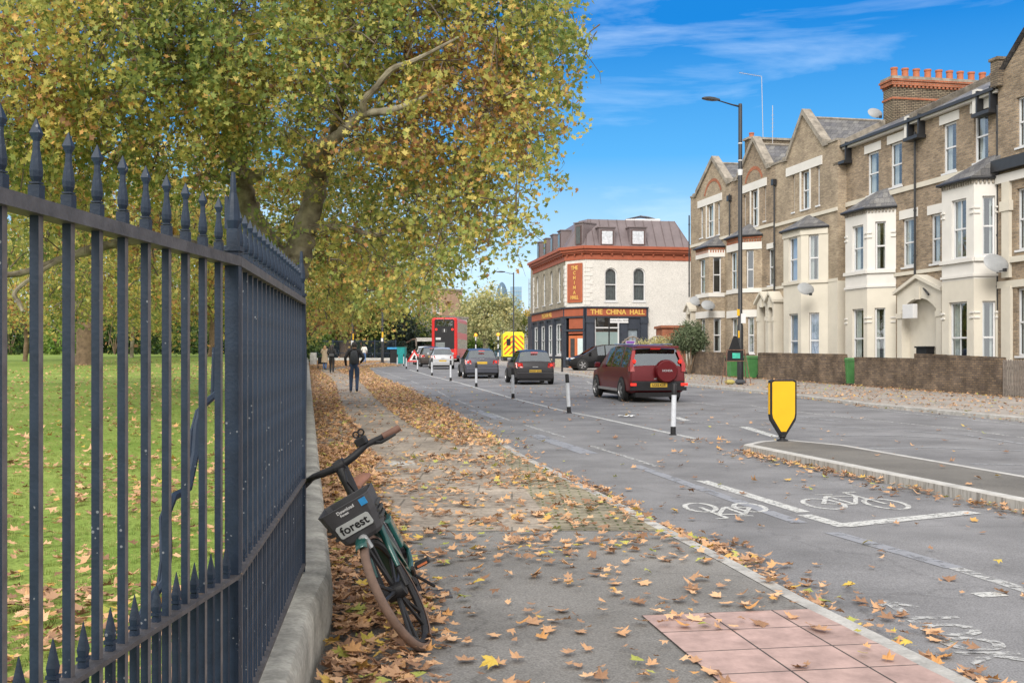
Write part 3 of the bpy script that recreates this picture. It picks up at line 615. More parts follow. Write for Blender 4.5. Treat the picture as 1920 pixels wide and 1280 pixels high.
class Bld:
    def __init__(s, name, O, ang, label, cat, z, x0=0):
        s.off = Vector((-x0, 0, -z)); d = Vector((math.cos(ang), math.sin(ang))); b_ = Vector(O)+d*x0
        s.root = empty(name, (b_.x, b_.y, z), ang, label, cat)
    def part(s, mb, name, m, parent=None, smooth=False):
        return mb.build(name, m, parent or s.root, smooth, s.off if parent is None else None)
def window(b, p0, p1, o, dep=.10, curt='curtain', bars=0, frm='upvc', sash=True, fw=.06):
    fr = dn(p0, p1); s0, s1, z0, z1 = o['s0'], o['s1'], o['z0'], o['z1']; mb = MB(); cz = z1
    if o.get('arch'):
        r = (s1-s0)/2; cz = z1-r
        for k in range(10):
            t0_, t1_ = pi*k/10, pi*(k+1)/10; q = []
            for t, rr in ((t0_, r), (t1_, r), (t1_, r-fw), (t0_, r-fw)): q.append((s0+r-rr*math.cos(t), cz+rr*math.sin(t)))
            mb.face([pt(fr, a_, dep, c_) for a_, c_ in q]); mb.face([pt(fr, a_, dep+.05, c_) for a_, c_ in q[::-1]])
            mb.face([pt(fr, q[3][0], dep, q[3][1]), pt(fr, q[2][0], dep, q[2][1]), pt(fr, q[2][0], dep+.05, q[2][1]), pt(fr, q[3][0], dep+.05, q[3][1])])
    obox(mb, fr, s0, s0+fw, dep, dep+.06, z0, cz); obox(mb, fr, s1-fw, s1, dep, dep+.06, z0, cz)
    if not o.get('arch'): obox(mb, fr, s0+fw, s1-fw, dep, dep+.06, z1-fw, z1)
    obox(mb, fr, s0+fw, s1-fw, dep, dep+.06, z0, z0+fw*1.2)
    if sash: zm = z0+(cz-z0)*(.5 if not o.get('arch') else .62); obox(mb, fr, s0+fw, s1-fw, dep-.01, dep+.05, zm-.03, zm+.03)
    for k in range(bars): q = s0+(s1-s0)*(k+1)/(bars+1); obox(mb, fr, q-.012, q+.012, dep+.01, dep+.04, z0+fw, cz-fw)
    obox(mb, fr, s0-.06, s1+.06, -.05, dep-.01, z0-.07, z0)      # sill
    w_ = b.part(mb, "window", M[frm])
    mb = MB(); ztop = z1-(.12 if o.get('arch') else .0)
    if o.get('arch'):
        ang = np.linspace(0, pi, 11); P = [(s0+.02, z0)]+[(s0+r-(r-.01)*math.cos(t), cz+(r-.01)*math.sin(t)) for t in ang]+[(s1-.02, z0)]
        mb.face([pt(fr, a_, dep+.035, c_) for a_, c_ in P[::-1]])
    else: mb.face([pt(fr, s0+.02, dep+.035, z0), pt(fr, s1-.02, dep+.035, z0), pt(fr, s1-.02, dep+.035, z1-.02), pt(fr, s0+.02, dep+.035, z1-.02)])
    mb.build("pane", M['glass'], w_)
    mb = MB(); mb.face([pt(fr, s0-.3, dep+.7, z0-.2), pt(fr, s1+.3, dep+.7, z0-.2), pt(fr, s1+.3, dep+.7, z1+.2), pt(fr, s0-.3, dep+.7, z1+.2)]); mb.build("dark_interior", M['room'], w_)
    if curt:
        wv = s1-s0; mb = MB(); full = curt.endswith('!'); cm = curt.strip('!')
        for a_, c_ in (((s0, s1),) if full else ((s0, s0+wv*.33), (s1-wv*.33, s1))):
            n = max(6, int((c_-a_)*26)); mb.grid([[pt(fr, a_+(c_-a_)*k/n, dep+.16+.03*math.sin(k*1.9+a_*9), z_) for k in range(n+1)] for z_ in (z0-.05, ztop)])
        mb.build("curtain", M[cm], w_, smooth=True)
    return w_
def lintel(b, p0, p1, o, m='stuccow', h=.28, ex=.12, t=-.03):
    mb = MB(); fr = dn(p0, p1); obox(mb, fr, o['s0']-ex, o['s1']+ex, t, .05, o['z1']-.002+.004, o['z1']+h); return b.part(mb, "lintel", M[m])
def band(b, p0, p1, z, h=.14, t=-.06, m='stucco', name="string_course", ext=0):
    mb = MB(); fr = dn(p0, p1); obox(mb, fr, -ext, fr[3]+ext, t, .03, z-h, z); return b.part(mb, name, M[m])
HF = Fr(HO, hd)
def gz(x): return g((HO+hd*x).y)+.16
def bay(b, xs, t0, bd, levels, ztop, zroof, pk, roofm='slate', eave_m='gutter'):
    # levels: list of (z0, z1, material index, ops_front, ops_near)
    E0, F0, F1, E1 = [(xs[0], t0), (xs[1], t0-bd), (xs[2], t0-bd), (xs[3], t0)]
    mats = [M['stucco'], M['stuccow'], M['stock2'], M['redb']]; mb = MB(); wins = []
    for z0, z1, mi, of, on, dep in levels:
        mb.mi = mi; wall(mb, E0, F0, z0, z1); wall(mb, F0, F1, z0, z1, of, .16); wall(mb, F1, E1, z0, z1, on, .16)
        for o in of: wins.append((F0, F1, o))
        for o in on: wins.append((F1, E1, o))
    mb.mi = 0; mb.face([(E0[0], E0[1], ztop), (F0[0], F0[1], ztop), (F1[0], F1[1], ztop), (E1[0], E1[1], ztop)])
    b.part(mb, "bay", mats)
    for a_, c_, o in wins:
        if o.get('win', True): window(b, a_, c_, o, curt=o.get('curt', 'curtain'), bars=o.get('bars', 0))
    # hipped slate roof with overhang
    e_ = .16; P = [(xs[0]-e_*.6, t0), (xs[1]-e_*.4, t0-bd-e_), (xs[2]+e_*.4, t0-bd-e_), (xs[3]+e_*.6, t0)]
    a_ = (pk[0], t0-.02, zroof); c_ = (pk[1], t0-.02, zroof); mb = MB()
    mb.face([(*P[0], ztop+.04), (*P[1], ztop+.04), a_]); mb.face([(*P[1], ztop+.04), (*P[2], ztop+.04), c_, a_]); mb.face([(*P[2], ztop+.04), (*P[3], ztop+.04), c_])
    b.part(mb, "bay_roof", M[roofm])
    mb = MB(); mb.tube([(*q, ztop+.0) for q in P], .055, 6); b.part(mb, "bay_gutter", M[eave_m])
    return E0, F0, F1, E1
def cant_band(b, E, z, h=.13, t=-.07, m='stucco', name="bay_band"):
    mb = MB()
    for a_, c_, x0_, x1_ in ((E[0], E[1], 0, .0), (E[1], E[2], -.03, .03), (E[2], E[3], 0, 0)):
        fr = dn(a_, c_); obox(mb, fr, x0_, fr[3]+x1_, t, .02, z-h, z)
    return b.part(mb, name, M[m])
def dentils(b, E, z, h=.14, m='redb'):
    mb = MB()
    for a_, c_ in ((E[0], E[1]), (E[1], E[2]), (E[2], E[3])):
        fr = dn(a_, c_); k = 0.04
        while k < fr[3]-.06: obox(mb, fr, k, k+.07, -.06, .02, z-h, z); k += .14
    return b.part(mb, "dentil_course", M[m])
def pipe(b, pts, r=.045, name="downpipe"):
    mb = MB(); mb.tube(pts, r, 8)
    for p_, q_ in zip(pts[:-1], pts[1:]):
        if abs(p_[2]-q_[2]) > 1.5:
            z = min(p_[2], q_[2])+.8
            while z < max(p_[2], q_[2]): mb.lathe([(r*1.35, z), (r*1.35, z+.07)], 8, (p_[0], p_[1], 0)); z += 1.8
    return b.part(mb, name, M['gutter'], smooth=True)
def portico(b, x0, x1, t0, zs, ze, zp, gz_, dep=.35, m='stucco', arch=True, door='navy'):
    # gabled porch front: side pillars, arch, raking cornice
    mb = MB(); P0 = (x0, t0-dep); P1_ = (x1, t0-dep); wd = x1-x0; pw_ = min(.34, wd*.16); ow = wd-2*pw_
    za = ze-.25 if arch else ze-.15
    o = dict(s0=pw_, s1=wd-pw_, z0=gz_-.2, z1=za, arch=False)
    wall(mb, P0, P1_, gz_-.3, ze, [o], dep+.02); fr = dn(P0, P1_)
    mb.face([pt(fr, 0, 0, ze), pt(fr, wd, 0, ze), pt(fr, wd/2, 0, zp)])
    for s in (0, wd): mb.face([pt(fr, s, 0, gz_-.3), pt(fr, s, 0, ze), pt(fr, s, dep, ze), pt(fr, s, dep, gz_-.3)])
    if arch:      # segmental fillets in the upper corners of the opening
        r_ = ow/2; n = 10; hh = min(.45, ow*.33)
        arcp = [(pw_+ow*k/n, za-hh*(abs(2*k/n-1)**2.2)) for k in range(n+1)]
        for (a_, c_), (e_, f_) in zip(arcp[:-1], arcp[1:]): 
            mb.face([pt(fr, a_, -.004, c_), pt(fr, e_, -.004, f_), pt(fr, e_, -.004, za+.02), pt(fr, a_, -.004, za+.02)]); mb.face([pt(fr, a_, -.004, c_), pt(fr, e_, -.004, f_), pt(fr, e_, .2, f_), pt(fr, a_, .2, c_)])
    p_ = b.part(mb, "porch", M[m])
    mb = MB()
    for sa, sb in ((-.12, wd/2), (wd+.12, wd/2)):
        za_ = ze-.05; q = [(sa, za_), (sb, zp+.02), (sb, zp+.16), (sa, za_+.13)]
        for t_ in (0,):
            A_ = [pt(fr, s, -.14, z) for s, z in q]; B_ = [pt(fr, s, dep, z) for s, z in q]
            mb.face(A_); mb.face(B_[::-1])
            for i in range(4): mb.face([A_[i], A_[(i+1) % 4], B_[(i+1) % 4], B_[i]])
    mb.build("porch_cornice", M[m], p_)
    for q_ in ((-.03, pw_+.03), (wd-pw_-.03, wd+.03)): mb = MB(); obox(mb, fr, q_[0], q_[1], -.04, .1, za-.75, za-.55); mb.build("capital", M[m], p_)
    mb = MB(); obox(mb, fr, wd/2-.13, wd/2+.13, -.06, .1, za-.05, ze+.2); mb.build("keystone", M[m], p_)
    return P0, P1_, o
def door(b, p0, p1, o, m='navy', dep=.25):
    fr = dn(p0, p1); s0, s1, z0, z1 = o['s0'], o['s1'], o['z0'], o['z1']; mb = MB()
    obox(mb, fr, s0, s0+.07, dep-.04, dep+.06, z0, z1); obox(mb, fr, s1-.07, s1, dep-.04, dep+.06, z0, z1); obox(mb, fr, s0+.07, s1-.07, dep-.04, dep+.06, z1-.07, z1); obox(mb, fr, s0+.07, s1-.07, dep-.03, dep+.05, z1-.68, z1-.6)
    d_ = b.part(mb, "door", M['upvc'])
    mb = MB(); obox(mb, fr, s0+.07, s1-.07, dep, dep+.04, z0, z1-.68)
    for zz in (z0+.2, z0+1.0): obox(mb, fr, s0+.16, (s0+s1)/2-.04, dep-.012, dep, zz, zz+.6); obox(mb, fr, (s0+s1)/2+.04, s1-.16, dep-.012, dep, zz, zz+.6)
    mb.build("door_leaf", M[m], d_)
    mb = MB(); mb.face([pt(fr, s0+.07, dep+.02, z1-.6), pt(fr, s1-.07, dep+.02, z1-.6), pt(fr, s1-.07, dep+.02, z1-.07), pt(fr, s0+.07, dep+.02, z1-.07)]); obox(mb, fr, s0, s1, dep+.3, dep+.32, z1-.7, z1); mb.build("fanlight", M['glass'], d_)
    mb = MB(); q = pt(fr, s1-.16, dep-.03, z0+1.05); mb.lathe([(.01, -.03), (.03, -.03), (.03, .02), (.01, .02)], 8, q); mb.build("handle", M['steel'], d_)
HANG = math.atan2(hd.y, hd.x)
# --- three gabled houses ---
AT = -.42
def gable_house(label, ux0, ux1, gu, win2, lint, bayu, bwin, stucco_top, str_v, wm, red, porch, zr=11.0, endwall=True):
    a0 = (0, AT); a1 = (1, AT); x0 = HX(ux0, AT); x1 = HX(ux1, AT); z = gz((x0+x1)/2)-.1
    b = Bld("gabled_house", HO.xy, HANG, label, "house", z, x0)
    p0 = (x0, AT); p1 = (x1, AT)
    (gl, zl), (gp, zp), (gr, zr_) = [(HX(u, AT), HZ(u, v, AT)) for u, v in gu]
    zsh = 11.25
    ops = [HF.op(p0, p1, *w2) for w2 in win2]
    po = None
    px0, px1 = HX(porch[0], AT), HX(porch[1], AT); zd = HZ((porch[0]+porch[1])/2, porch[3], AT)
    dop = dict(s0=px0-x0+.28, s1=px1-x0-.28, z0=z, z1=zd-.35); 
    extra = [HF.op(p0, p1, *w2) for w2 in porch[4]]
    mb = MB(); wall(mb, p0, p1, z-.3, zsh, ops+[dop]+extra, .14)
    mb.face([(gl, AT, zsh), (gr, AT, zsh), (gp+.12, AT, zp), (gp-.12, AT, zp)])
    wall(mb, (x1, AT), (x1, 9), z-.3, zsh); wall(mb, (x0, 9), (x0, AT), z-.3, zsh); wall(mb, (x1, 9), (x0, 9), z-.3, zsh)
    b.part(mb, "wall", wm)
    for o in ops: window(b, p0, p1, o, curt='curtain' if o['s1']-o['s0'] > .5 else None, fw=.05)
    for o in extra: window(b, p0, p1, o); lintel(b, p0, p1, o)
    door(b, p0, p1, dop)
    # pale stone around the attic lancets
    lu0, lu1, lv = lint; l0, l1 = HX(lu0, AT)-x0, HX(lu1, AT)-x0; fr = dn(p0, p1); zt = max(o['z1'] for o in ops)
    mb = MB(); obox(mb, fr, l0, l1, -.05, .03, zt+.004, zt+.42)
    big = max(ops, key=lambda o: o['s1']-o['s0'])
    for s in (big['s0']-.16, big['s1']+.02): obox(mb, fr, s, s+.14, -.03, .03, big['z0']-.05, zt)
    b.part(mb, "lintel", M['stuccow'])
    zs_ = HZ(*str_v, AT); band(b, p0, p1, zs_, .16, -.07, 'stucco')
    # coping
    mb = MB()
    for (xa, za), (xb, zb) in (((gl, zsh), (gp, zp+.05)), ((gr, zsh), (gp, zp+.05))):
        q = [(xa, za), (xb, zb), (xb, zb+.28), (xa, za+.30)]
        A_ = [(s, AT-.10, z_) for s, z_ in q]; B_ = [(s, AT+.35, z_) for s, z_ in q]; mb.face(A_); mb.face(B_[::-1])
        for i in range(4): mb.face([A_[i], A_[(i+1) % 4], B_[(i+1) % 4], B_[i]])
    for xa, sgn in ((gl, -1), (gr, 1)): mb.box((min(xa, xa+sgn*.45), AT-.10, zsh-.05), (max(xa, xa+sgn*.45), AT+.35, zsh+.17))
    mb.box((x0, AT-.05, zsh-.002), (gl-.45, AT+.3, zsh+.10)); mb.box((gr+.45, AT-.05, zsh-.002), (x1, AT+.3, zsh+.10))
    b.part(mb, "coping", M['coping'])
    # roofs
    mb = MB(); rt = 5.2; zz = 13.5
    mb.face([(x0, AT+.3, zsh-.15), (x1, AT+.3, zsh-.15), (x1, rt, zz-.6), (x0, rt, zz-.6)]); mb.face([(x0, 9, zsh), (x0, rt, zz-.6), (x1, rt, zz-.6), (x1, 9, zsh)])
    for sgn, ge in ((-1, gl), (1, gr)):
        mb.face([(ge, AT+.25, zsh+.05), (gp, AT+.25, zp-.1), (gp, 6.5, zp-.1), (ge, 6.5, zsh+.05)])
    b.part(mb, "roof", M['slate'])
    mb = MB(); mb.tube([(gp, AT+.3, zp-.08), (gp, 6.5, zp-.08)], .07, 6); b.part(mb, "ridge_tiles", M['coping'])
    # bay
    bd = .85
    uE0, uF0, uF1, uE1 = bayu[:4]; xE1 = HX(uE1, AT); xF1 = HX(uF1, AT-bd); xF0 = HX(uF0, AT-bd); xE0 = max(xF0-(xE1-xF1), x0+.05)
    F0, F1, E1 = (xF0, AT-bd), (xF1, AT-bd), (xE1, AT)
    f2 = HF.op(F0, F1, *bwin[0]); n2 = HF.op(F1, E1, *bwin[1]); f1 = HF.op(F0, F1, *bwin[2]); n1 = HF.op(F1, E1, *bwin[3])
    for o in (f2, n2, f1, n1): o['curt'] = bwin[4]
    n2['curt'] = None if red else 'curtain'
    zmid = (f2['z0']+f1['z1'])/2; zt = HZ(uE1, bayu[4], AT); mi = 2 if red else 0
    E = bay(b, [xE0, xF0, xF1, xE1], AT, bd, [(z-.3, zmid, mi, [f1], [n1], .16), (zmid, zt, mi, [f2], [n2], .16)], zt, zt+.75, ((xF0+xF1)/2, (xF0+xF1)/2+.2))
    if red:
        cant_band(b, E, f2['z1']+.42, .38, -.05, 'stuccow', "bay_lintel"); cant_band(b, E, f1['z1']+.42, .38, -.05, 'stuccow', "bay_lintel"); cant_band(b, E, f2['z0'], .22, -.06, 'stuccow', "bay_sill"); cant_band(b, E, zt-.05, .1, -.05, 'redb', "red_course")
        dentils(b, E, zt-.2); mb = MB(); gc = (gl+gr)/2; n = 12       # red relieving arch in the gable
        ra = (l1-l0)/2*.78
        for k in range(n):
            q = []
            for kk, rr in ((k, ra), (k+1, ra), (k+1, ra-.2), (k, ra-.2)): t = pi*.12+pi*.76*kk/n; q.append((gp-.05-rr*math.cos(t), AT-.012, zt+0.0 + (big['z1']+.42-zt) + rr*math.sin(t)*.9-.25))
            mb.face(q)
        b.part(mb, "relieving_arch", M['redb'])
    else:
        cant_band(b, E, zt-.02, .3, -.05, 'stucco', "bay_cornice"); cant_band(b, E, f2['z0']-.0, .14, -.08, 'stucco', "bay_sill")
    band(b, p0, (x1, AT), f2['z0'], .14, -.05, 'stucco', "first_floor_band")
    portico(b, px0, px1, AT, None, zd, HZ((porch[0]+porch[1])/2, porch[2], AT), z, .35 if red else .5, 'stucco', not red)
    return b, x0, x1, z
Ah = [
 gable_house("farthest gabled brick house, left end of the terrace, with red arch in gable", 1295, 1370, [(1306,359),(1337,303),(1364,341)], [(1312.5,1318,389,446),(1326,1338,384,444),(1344,1349.5,380,440)], (1309,1354,377),
   (1300,1306,1330,1359,462), [(1311,1322,486,551),(1337,1352,481,549),(1313,1322,598,660),(1338,1352,596,660),'curtain'], None, (1340,448), M['stock2'], True, (1296,1306,572,583,[])),
 gable_house("middle gabled brick house with red arch, standing behind the tall black lamp post", 1370, 1454, [(1384,340),(1414,267),(1439,316)], [(1394,1398,366,436),(1409,1421,357,424),(1432,1436,349,414)], (1391,1438,350),
   (1358,1364,1389,1429,440), [(1369.5,1381,473,543),(1399.5,1413,469,541),(1371,1382,597,662),(1402,1414,594,662),'curtain'], None, (1420,426), M['stock'], True, (1431,1450,552,569,[(1440,1451,466,535)])),
 gable_house("tallest gabled brick house with plain cream stucco bay and arched porch", 1454, 1571, [(1477,297),(1507,217),(1545,265)], [(1485.5,1489.5,328,398),(1503,1517.5,321,392),(1531,1537,311,385)], (1475,1542,305),
   (1464,1469,1502,1553,424), [(1478.5,1495,445,528),(1516,1535,440,526),(1479,1496,588,690),(1517,1536,586,690),'curtb!'], None, (1520,402), M['stock2'], False, (1456,1468,552,565,[])),
]
# stucco lower storey and dark brick return on the third one
b3, x30, x31, z3 = Ah[2]
mb = MB(); wall(mb, (HX(1554, AT), AT-.03), (x31+.03, AT-.03), z3-.3, 4.95); wall(mb, (x31+.03, AT-.03), (x31+.03, 0), z3-.3, 4.95); mb.box((HX(1554, AT), AT-.03, 4.95), (x31+.03, 0, 4.97)); b3.part(mb, "stucco_facing", M['stucco'])
pipe(b3, [(x30+.05, AT-.09, 8.3+1.9), (x30+.05, AT-.09, 4.6), (x30+.5, AT-.3, 4.3)]); b2, x20, x21, z2 = Ah[1]; pipe(b2, [(x20+.05, AT-.09, 10.6), (x20+.05, AT-.09, 8.0)])
b1 = Ah[0][0]; pipe(b1, [(Ah[0][1]-.02, AT-.09, 10.2), (Ah[0][1]-.02, AT-.09, 5.2)])
for bb_, xx in ((b3, x30+.05), (b2, x20+.05)):
    mb = MB(); mb.box((xx-.13, AT-.22, 10.2), (xx+.13, AT-.02, 10.5)); bb_.part(mb, "hopper_head", M['gutter'])
# --- double-fronted pair with stucco bays ---
def flat_house(label, xa, xb, w2, w1, bayu, bt, bb_, bzr, pk, pip, end0, end1, gl, ext=None, por=None):
    p0 = (xa, 0); p1 = (xb, 0); z = gz((xa+xb)/2)-.1; b = Bld("bay_fronted_house", HO.xy, HANG, label, "house", z, xa); ze = 10.95
    ops = [HF.op(p0, p1, *w_) for w_ in w2]; mid = [HF.op(p0, p1, *w_) for w_ in w1]; dops = por[1] if por else []
    mb = MB(); wall(mb, p0, p1, z-.3, ze, ops+mid+dops, .16); wall(mb, (xb, 0), (xb, 9), z-.3, ze); wall(mb, (xa, 9), (xa, 0), z-.3, ze); wall(mb, (xb, 9), (xa, 9), z-.3, ze); b.part(mb, "wall", M['stock'])
    for o in ops+mid: window(b, p0, p1, o, curt='curtain', dep=.08, fw=.08); lintel(b, p0, p1, o, 'stuccow', .36, .2)
    band(b, p0, p1, 8.46, .2, -.06); band(b, p0, p1, 5.0, .14, -.07)
    mb = MB(); mb.box((xa, -.22, ze-.12), (xb, .02, ze)); b.part(mb, "eaves_board", M['stuccow'])
    mb = MB(); mb.box((xa, -.34, ze-.04), (xb, -.22, ze+.07)); b.part(mb, "gutter", M['gutter'])
    mb = MB(); mb.face([(xa, -.30, ze+.03), (xb, -.30, ze+.03), (xb, 4.8, ze+2.5), (xa, 4.8, ze+2.5)]); mb.face([(xa, 9.2, ze), (xa, 4.8, ze+2.5), (xb, 4.8, ze+2.5), (xb, 9.2, ze)]); b.part(mb, "roof", M['slate'])
    for x_ in (xa, xb): 
        mb = MB()
        q = [(-.3, ze+.02), (4.8, ze+2.5), (4.8, ze+2.75), (-.3, ze+.27)]; A_ = [(x_-.12, s, z_) for s, z_ in q]; B_ = [(x_+.12, s, z_) for s, z_ in q]; mb.face(A_); mb.face(B_[::-1])
        for i in range(4): mb.face([A_[i], A_[(i+1) % 4], B_[(i+1) % 4], B_[i]])
        b.part(mb, "party_coping", M['coping'])
    bd = .85; uF0, uF1, uE1 = bayu; xF0, xF1, xE1 = HX(uF0, -bd), HX(uF1, -bd), HX(uE1, 0); xE0 = xF0-(xE1-xF1)
    F0, F1, E1 = (xF0, -bd), (xF1, -bd), (xE1, 0)
    f2, n2 = HF.op(F0, F1, *bt[0]), HF.op(F1, E1, *bt[1]); f1, n1 = HF.op(F0, F1, *bb_[0]), HF.op(F1, E1, *bb_[1])
    for o in (f2, f1): o['bars'] = bt[2]
    zt = f2['z1']+.62; zm = (f2['z0']+f1['z1'])/2
    E = bay(b, [xE0, xF0, xF1, xE1], 0, bd, [(z-.3, zm, 0, [f1], [n1], .2), (zm, zt, 1, [f2], [n2], .2)], zt, zt+.85, pk(xF0, xF1))
    dentils(b, E, zt-.05, .13, 'coping'); cant_band(b, E, f2['z0']-.02, .14, -.1, 'stuccow', "bay_sill"); cant_band(b, E, f1['z1']+.95, .09, -.06, 'stuccow', "bay_band")
    mb = MB()
    for P_, Q_ in ((F0, F1), (F1, E1)):        # pilaster capitals at the bay corners
        fr = dn(P_, Q_)
        for zz in (f2['z1']-.45, f1['z1']-.45):
            for s in ((0.0, .2), (fr[3]-.2, fr[3])): obox(mb, fr, s[0], s[1], -.05, .02, zz-.16, zz-.1); obox(mb, fr, s[0], s[1], -.05, .02, zz+.02, zz+.08)
    b.part(mb, "pilaster_moulding", M['stuccow'])
    if pip: pipe(b, pip)
    return b, z
xm = HX(1721); xl = HX(1585); xr = HX(1877)
pox0, pox1 = HX(1682, -.4), HX(1765, -.4); ze_ = 3.95; z_ = gz(xm)-.1
b4, z4 = flat_house("pale brick terraced house with leftmost stucco bay, beneath the big chimney stack", xl, xm, [(1626,1647.5,285,365),(1669,1691,267,350)], [(1692,1716,409,500)], (1585,1626,1680),
   [(1597.5,1618.5,423,508),(1641,1661,415,506),0], [(1597.5,1619,579,690),(1640,1660,577,690)], None, lambda a_, c_: (c_-.6, c_+.25), [(xm-.05, -.1, 10.5), (xm-.05, -.1, 4.75), (HX(1763), -.5, 3.95)], 0, 0, None)
mid_x = (pox0+pox1)/2
P0_, P1_, o_ = portico(b4, pox0, pox1, 0, None, HZ(1682, 551, -.4), HZ(1724, 522, -.4), z4, .4, 'stucco', True)
mb = MB(); fr = dn((pox0, 0), (pox1, 0)); obox(mb, fr, .3, fr[3]-.3, -.05, -.03, z4-.2, 4.0); obox(mb, fr, fr[3]*.56, fr[3]*.8, -.052, -.045, z4, 3.1); b4.part(mb, "porch_back", M['stucco'])
mb = MB(); mb.bb((HX(1697, -.5), -.62, HZ(1700, 597, -.5)), (HX(1717, -.5), -.42, HZ(1700, 571, -.5))); b4.part(mb, "meter_box", M['upvc'])
mb = MB(); mb.bb((HX(1724, -.3), -.45, HZ(1733, 666, -.3)), (HX(1743, -.3), -.1, HZ(1733, 650, -.3))); mb.box((HX(1723, -.3), -.5, HZ(1733, 652, -.3)), (HX(1744, -.3), -.1, HZ(1733, 650, -.3)+.02)); b4.part(mb, "mailbox", M['black'])
b5, z5 = flat_house("brick terraced house whose cream bay stands just left of the picket gate", xm, xr, [(1768,1793,230,323),(1826,1853,207,303)], [(1745,1763,401,494)], (1766,1826,1877),
   [(1784,1811.5,374,485),(1842,1866,367,479),1], [(1779,1813,566,700),(1842,1867,564,700)], None, lambda a_, c_: (c_-.5, c_+.5), [(xr-.05, -.1, 10.4), (xr-.05, -.1, 3.2)], 0, 0, None)
# gutter boxes where party walls meet the eaves
for bb_, xx in ((b5, xm+.1), (b4, xl+.15), (b5, xr-.6)):
    mb = MB(); mb.box((xx-.5, -.42, 10.15), (xx+.5, -.02, 10.28)); mb.box((xx-.42, -.30, 10.28), (xx-.34, .1, 11.1)); mb.box((xx+.34, -.30, 10.28), (xx+.42, .1, 11.1)); bb_.part(mb, "valley_box", M['gutter'])
    mb = MB(); mb.box((xx-.7, -.24, 10.3), (xx-.44, .0, 11.2)); bb_.part(mb, "bargeboard", M['stuccow'])
# house at the picture's right edge
xe = xr+7
b6 = Bld("brick_house", HO.xy, HANG, "tall brick house cut off by the right edge, above the picket gate", "house", gz(xr+3)-.1, xr); z6 = gz(xr+3)-.1
p0 = (xr, -.12); p1 = (xe, -.12); fr = dn(p0, p1)
od = [dict(s0=1.0+2.6*k, s1=1.0+2.6*k+1.1, z0=z0_, z1=z1_) for k in range(2) for z0_, z1_ in ((1.6, 3.9), (5.2, 7.3), (8.7, 10.4))]
mb = MB(); wall(mb, p0, p1, z6-.3, 11.3, od, .15); mb.face([(xr+.1, -.12, 11.3), (xe-.4, -.12, 11.3), (xr+3.6, -.12, 14.2)]); wall(mb, (xe, 0), (xe, 9), z6-.3, 11.3); wall(mb, (xr, 9), (xr, 0), z6-.3, 11.3); wall(mb, (xe, 9), (xr, 9), z6-.3, 11.3); b6.part(mb, "wall", M['stock'])
for o in od: window(b6, p0, p1, o)
band(b6, p0, p1, 8.4, .4, -.3, 'gutter', "black_gutter_ledge"); band(b6, p0, p1, 5.0, .2, -.1); band(b6, p0, p1, 7.9, .3, -.12, 'stuccow', "white_band"); band(b6, p0, p1, 4.2, .25, -.05, 'stucco', "stucco_band")
mb = MB(); obox(mb, fr, .35, .75, -.12, .02, 4.3, 7.6); obox(mb, fr, .28, .82, -.16, .02, 6.6, 6.95); obox(mb, fr, .3, .8, -.1, .02, z6-.3, 4.0); b6.part(mb, "pilaster", M['stucco'])
mb = MB(); mb.face([(xr, -.3, 11.3), (xr+3.6, -.3, 14.3), (xr+3.6, 9, 14.3), (xr, 9, 11.3)]); mb.face([(xe, -.3, 11.1), (xr+3.6, -.3, 14.3), (xr+3.6, 9, 14.3), (xe, 9, 11.1)]); b6.part(mb, "roof", M['slate'])
mb = MB(); mb.box((xr-.1, -.35, 11.0), (xr+.3, .3, 11.9)); mb.box((xr-.15, -.4, 11.9), (xr+.35, .35, 12.0)); b6.part(mb, "parapet_pier", M['dark'])
# chimney stacks
def stack(label, x0, x1, t0, t1, z0, z1, n, m, pots=True, redc=True, ph=.5):
    b = Bld("chimney_stack", HO.xy, HANG, label, "chimney", z0, x0)
    mb = MB(); mb.box((x0, t0, z0), (x1, t1, z1)); b.part(mb, "stack", M[m])
    mb = MB()
    if redc: mb.box((x0-.05, t0-.05, z1-.95), (x1+.05, t1+.05, z1-.85)); mb.box((x0-.1, t0-.1, z1-.32), (x1+.1, t1+.1, z1-.14)); mb.box((x0-.15, t0-.15, z1-.14), (x1+.15, t1+.15, z1-.05)); b.part(mb, "red_course", M['redb'])
    if redc:
        mb = MB(); k = t0
        while k < t1: mb.box((x0-.09, k, z1-.42), (x1+.09, k+.1, z1-.322)); k += .2
        b.part(mb, "dentils", M['redb'])
    mb = MB(); mb.box((x0-.1, t0-.1, z1-.05), (x1+.1, t1+.1, z1+.08)); b.part(mb, "cap", M['coping'])
    p_ = None
    for k in range(n):
        t = t0+.3+(t1-t0-.6)*k/max(1, n-1)
        if p_ is None: mb = MB(); mb.lathe([(.17, 0), (.165, .05), (.15, .08), (.14, ph-.1), (.165, ph-.08), (.165, ph), (.12, ph), (.12, ph-.2)], 12); p_ = b.part(mb, "chimney_pot", M['pot'], smooth=True); q = p_; base = p_.location.copy()
        else: q = p_.copy(); link(q, b.root)
        q.location = base+Vector(((x0+x1)/2+(.02*math.sin(k*5)), t, z1+.06))
    return b
stack("large brick chimney stack with a row of twelve terracotta pots", xl-.05, xl+.75, 1.9, 8.6, 10.5, 14.0, 12, 'stack')
stack("low dark brick chimney stack with two short pots behind the gables", HX(1447,5), HX(1447,5)+.7, 3.2, 6.8, 11, HZ(1455, 262, 5), 2, 'stack', redc=False, ph=.35)
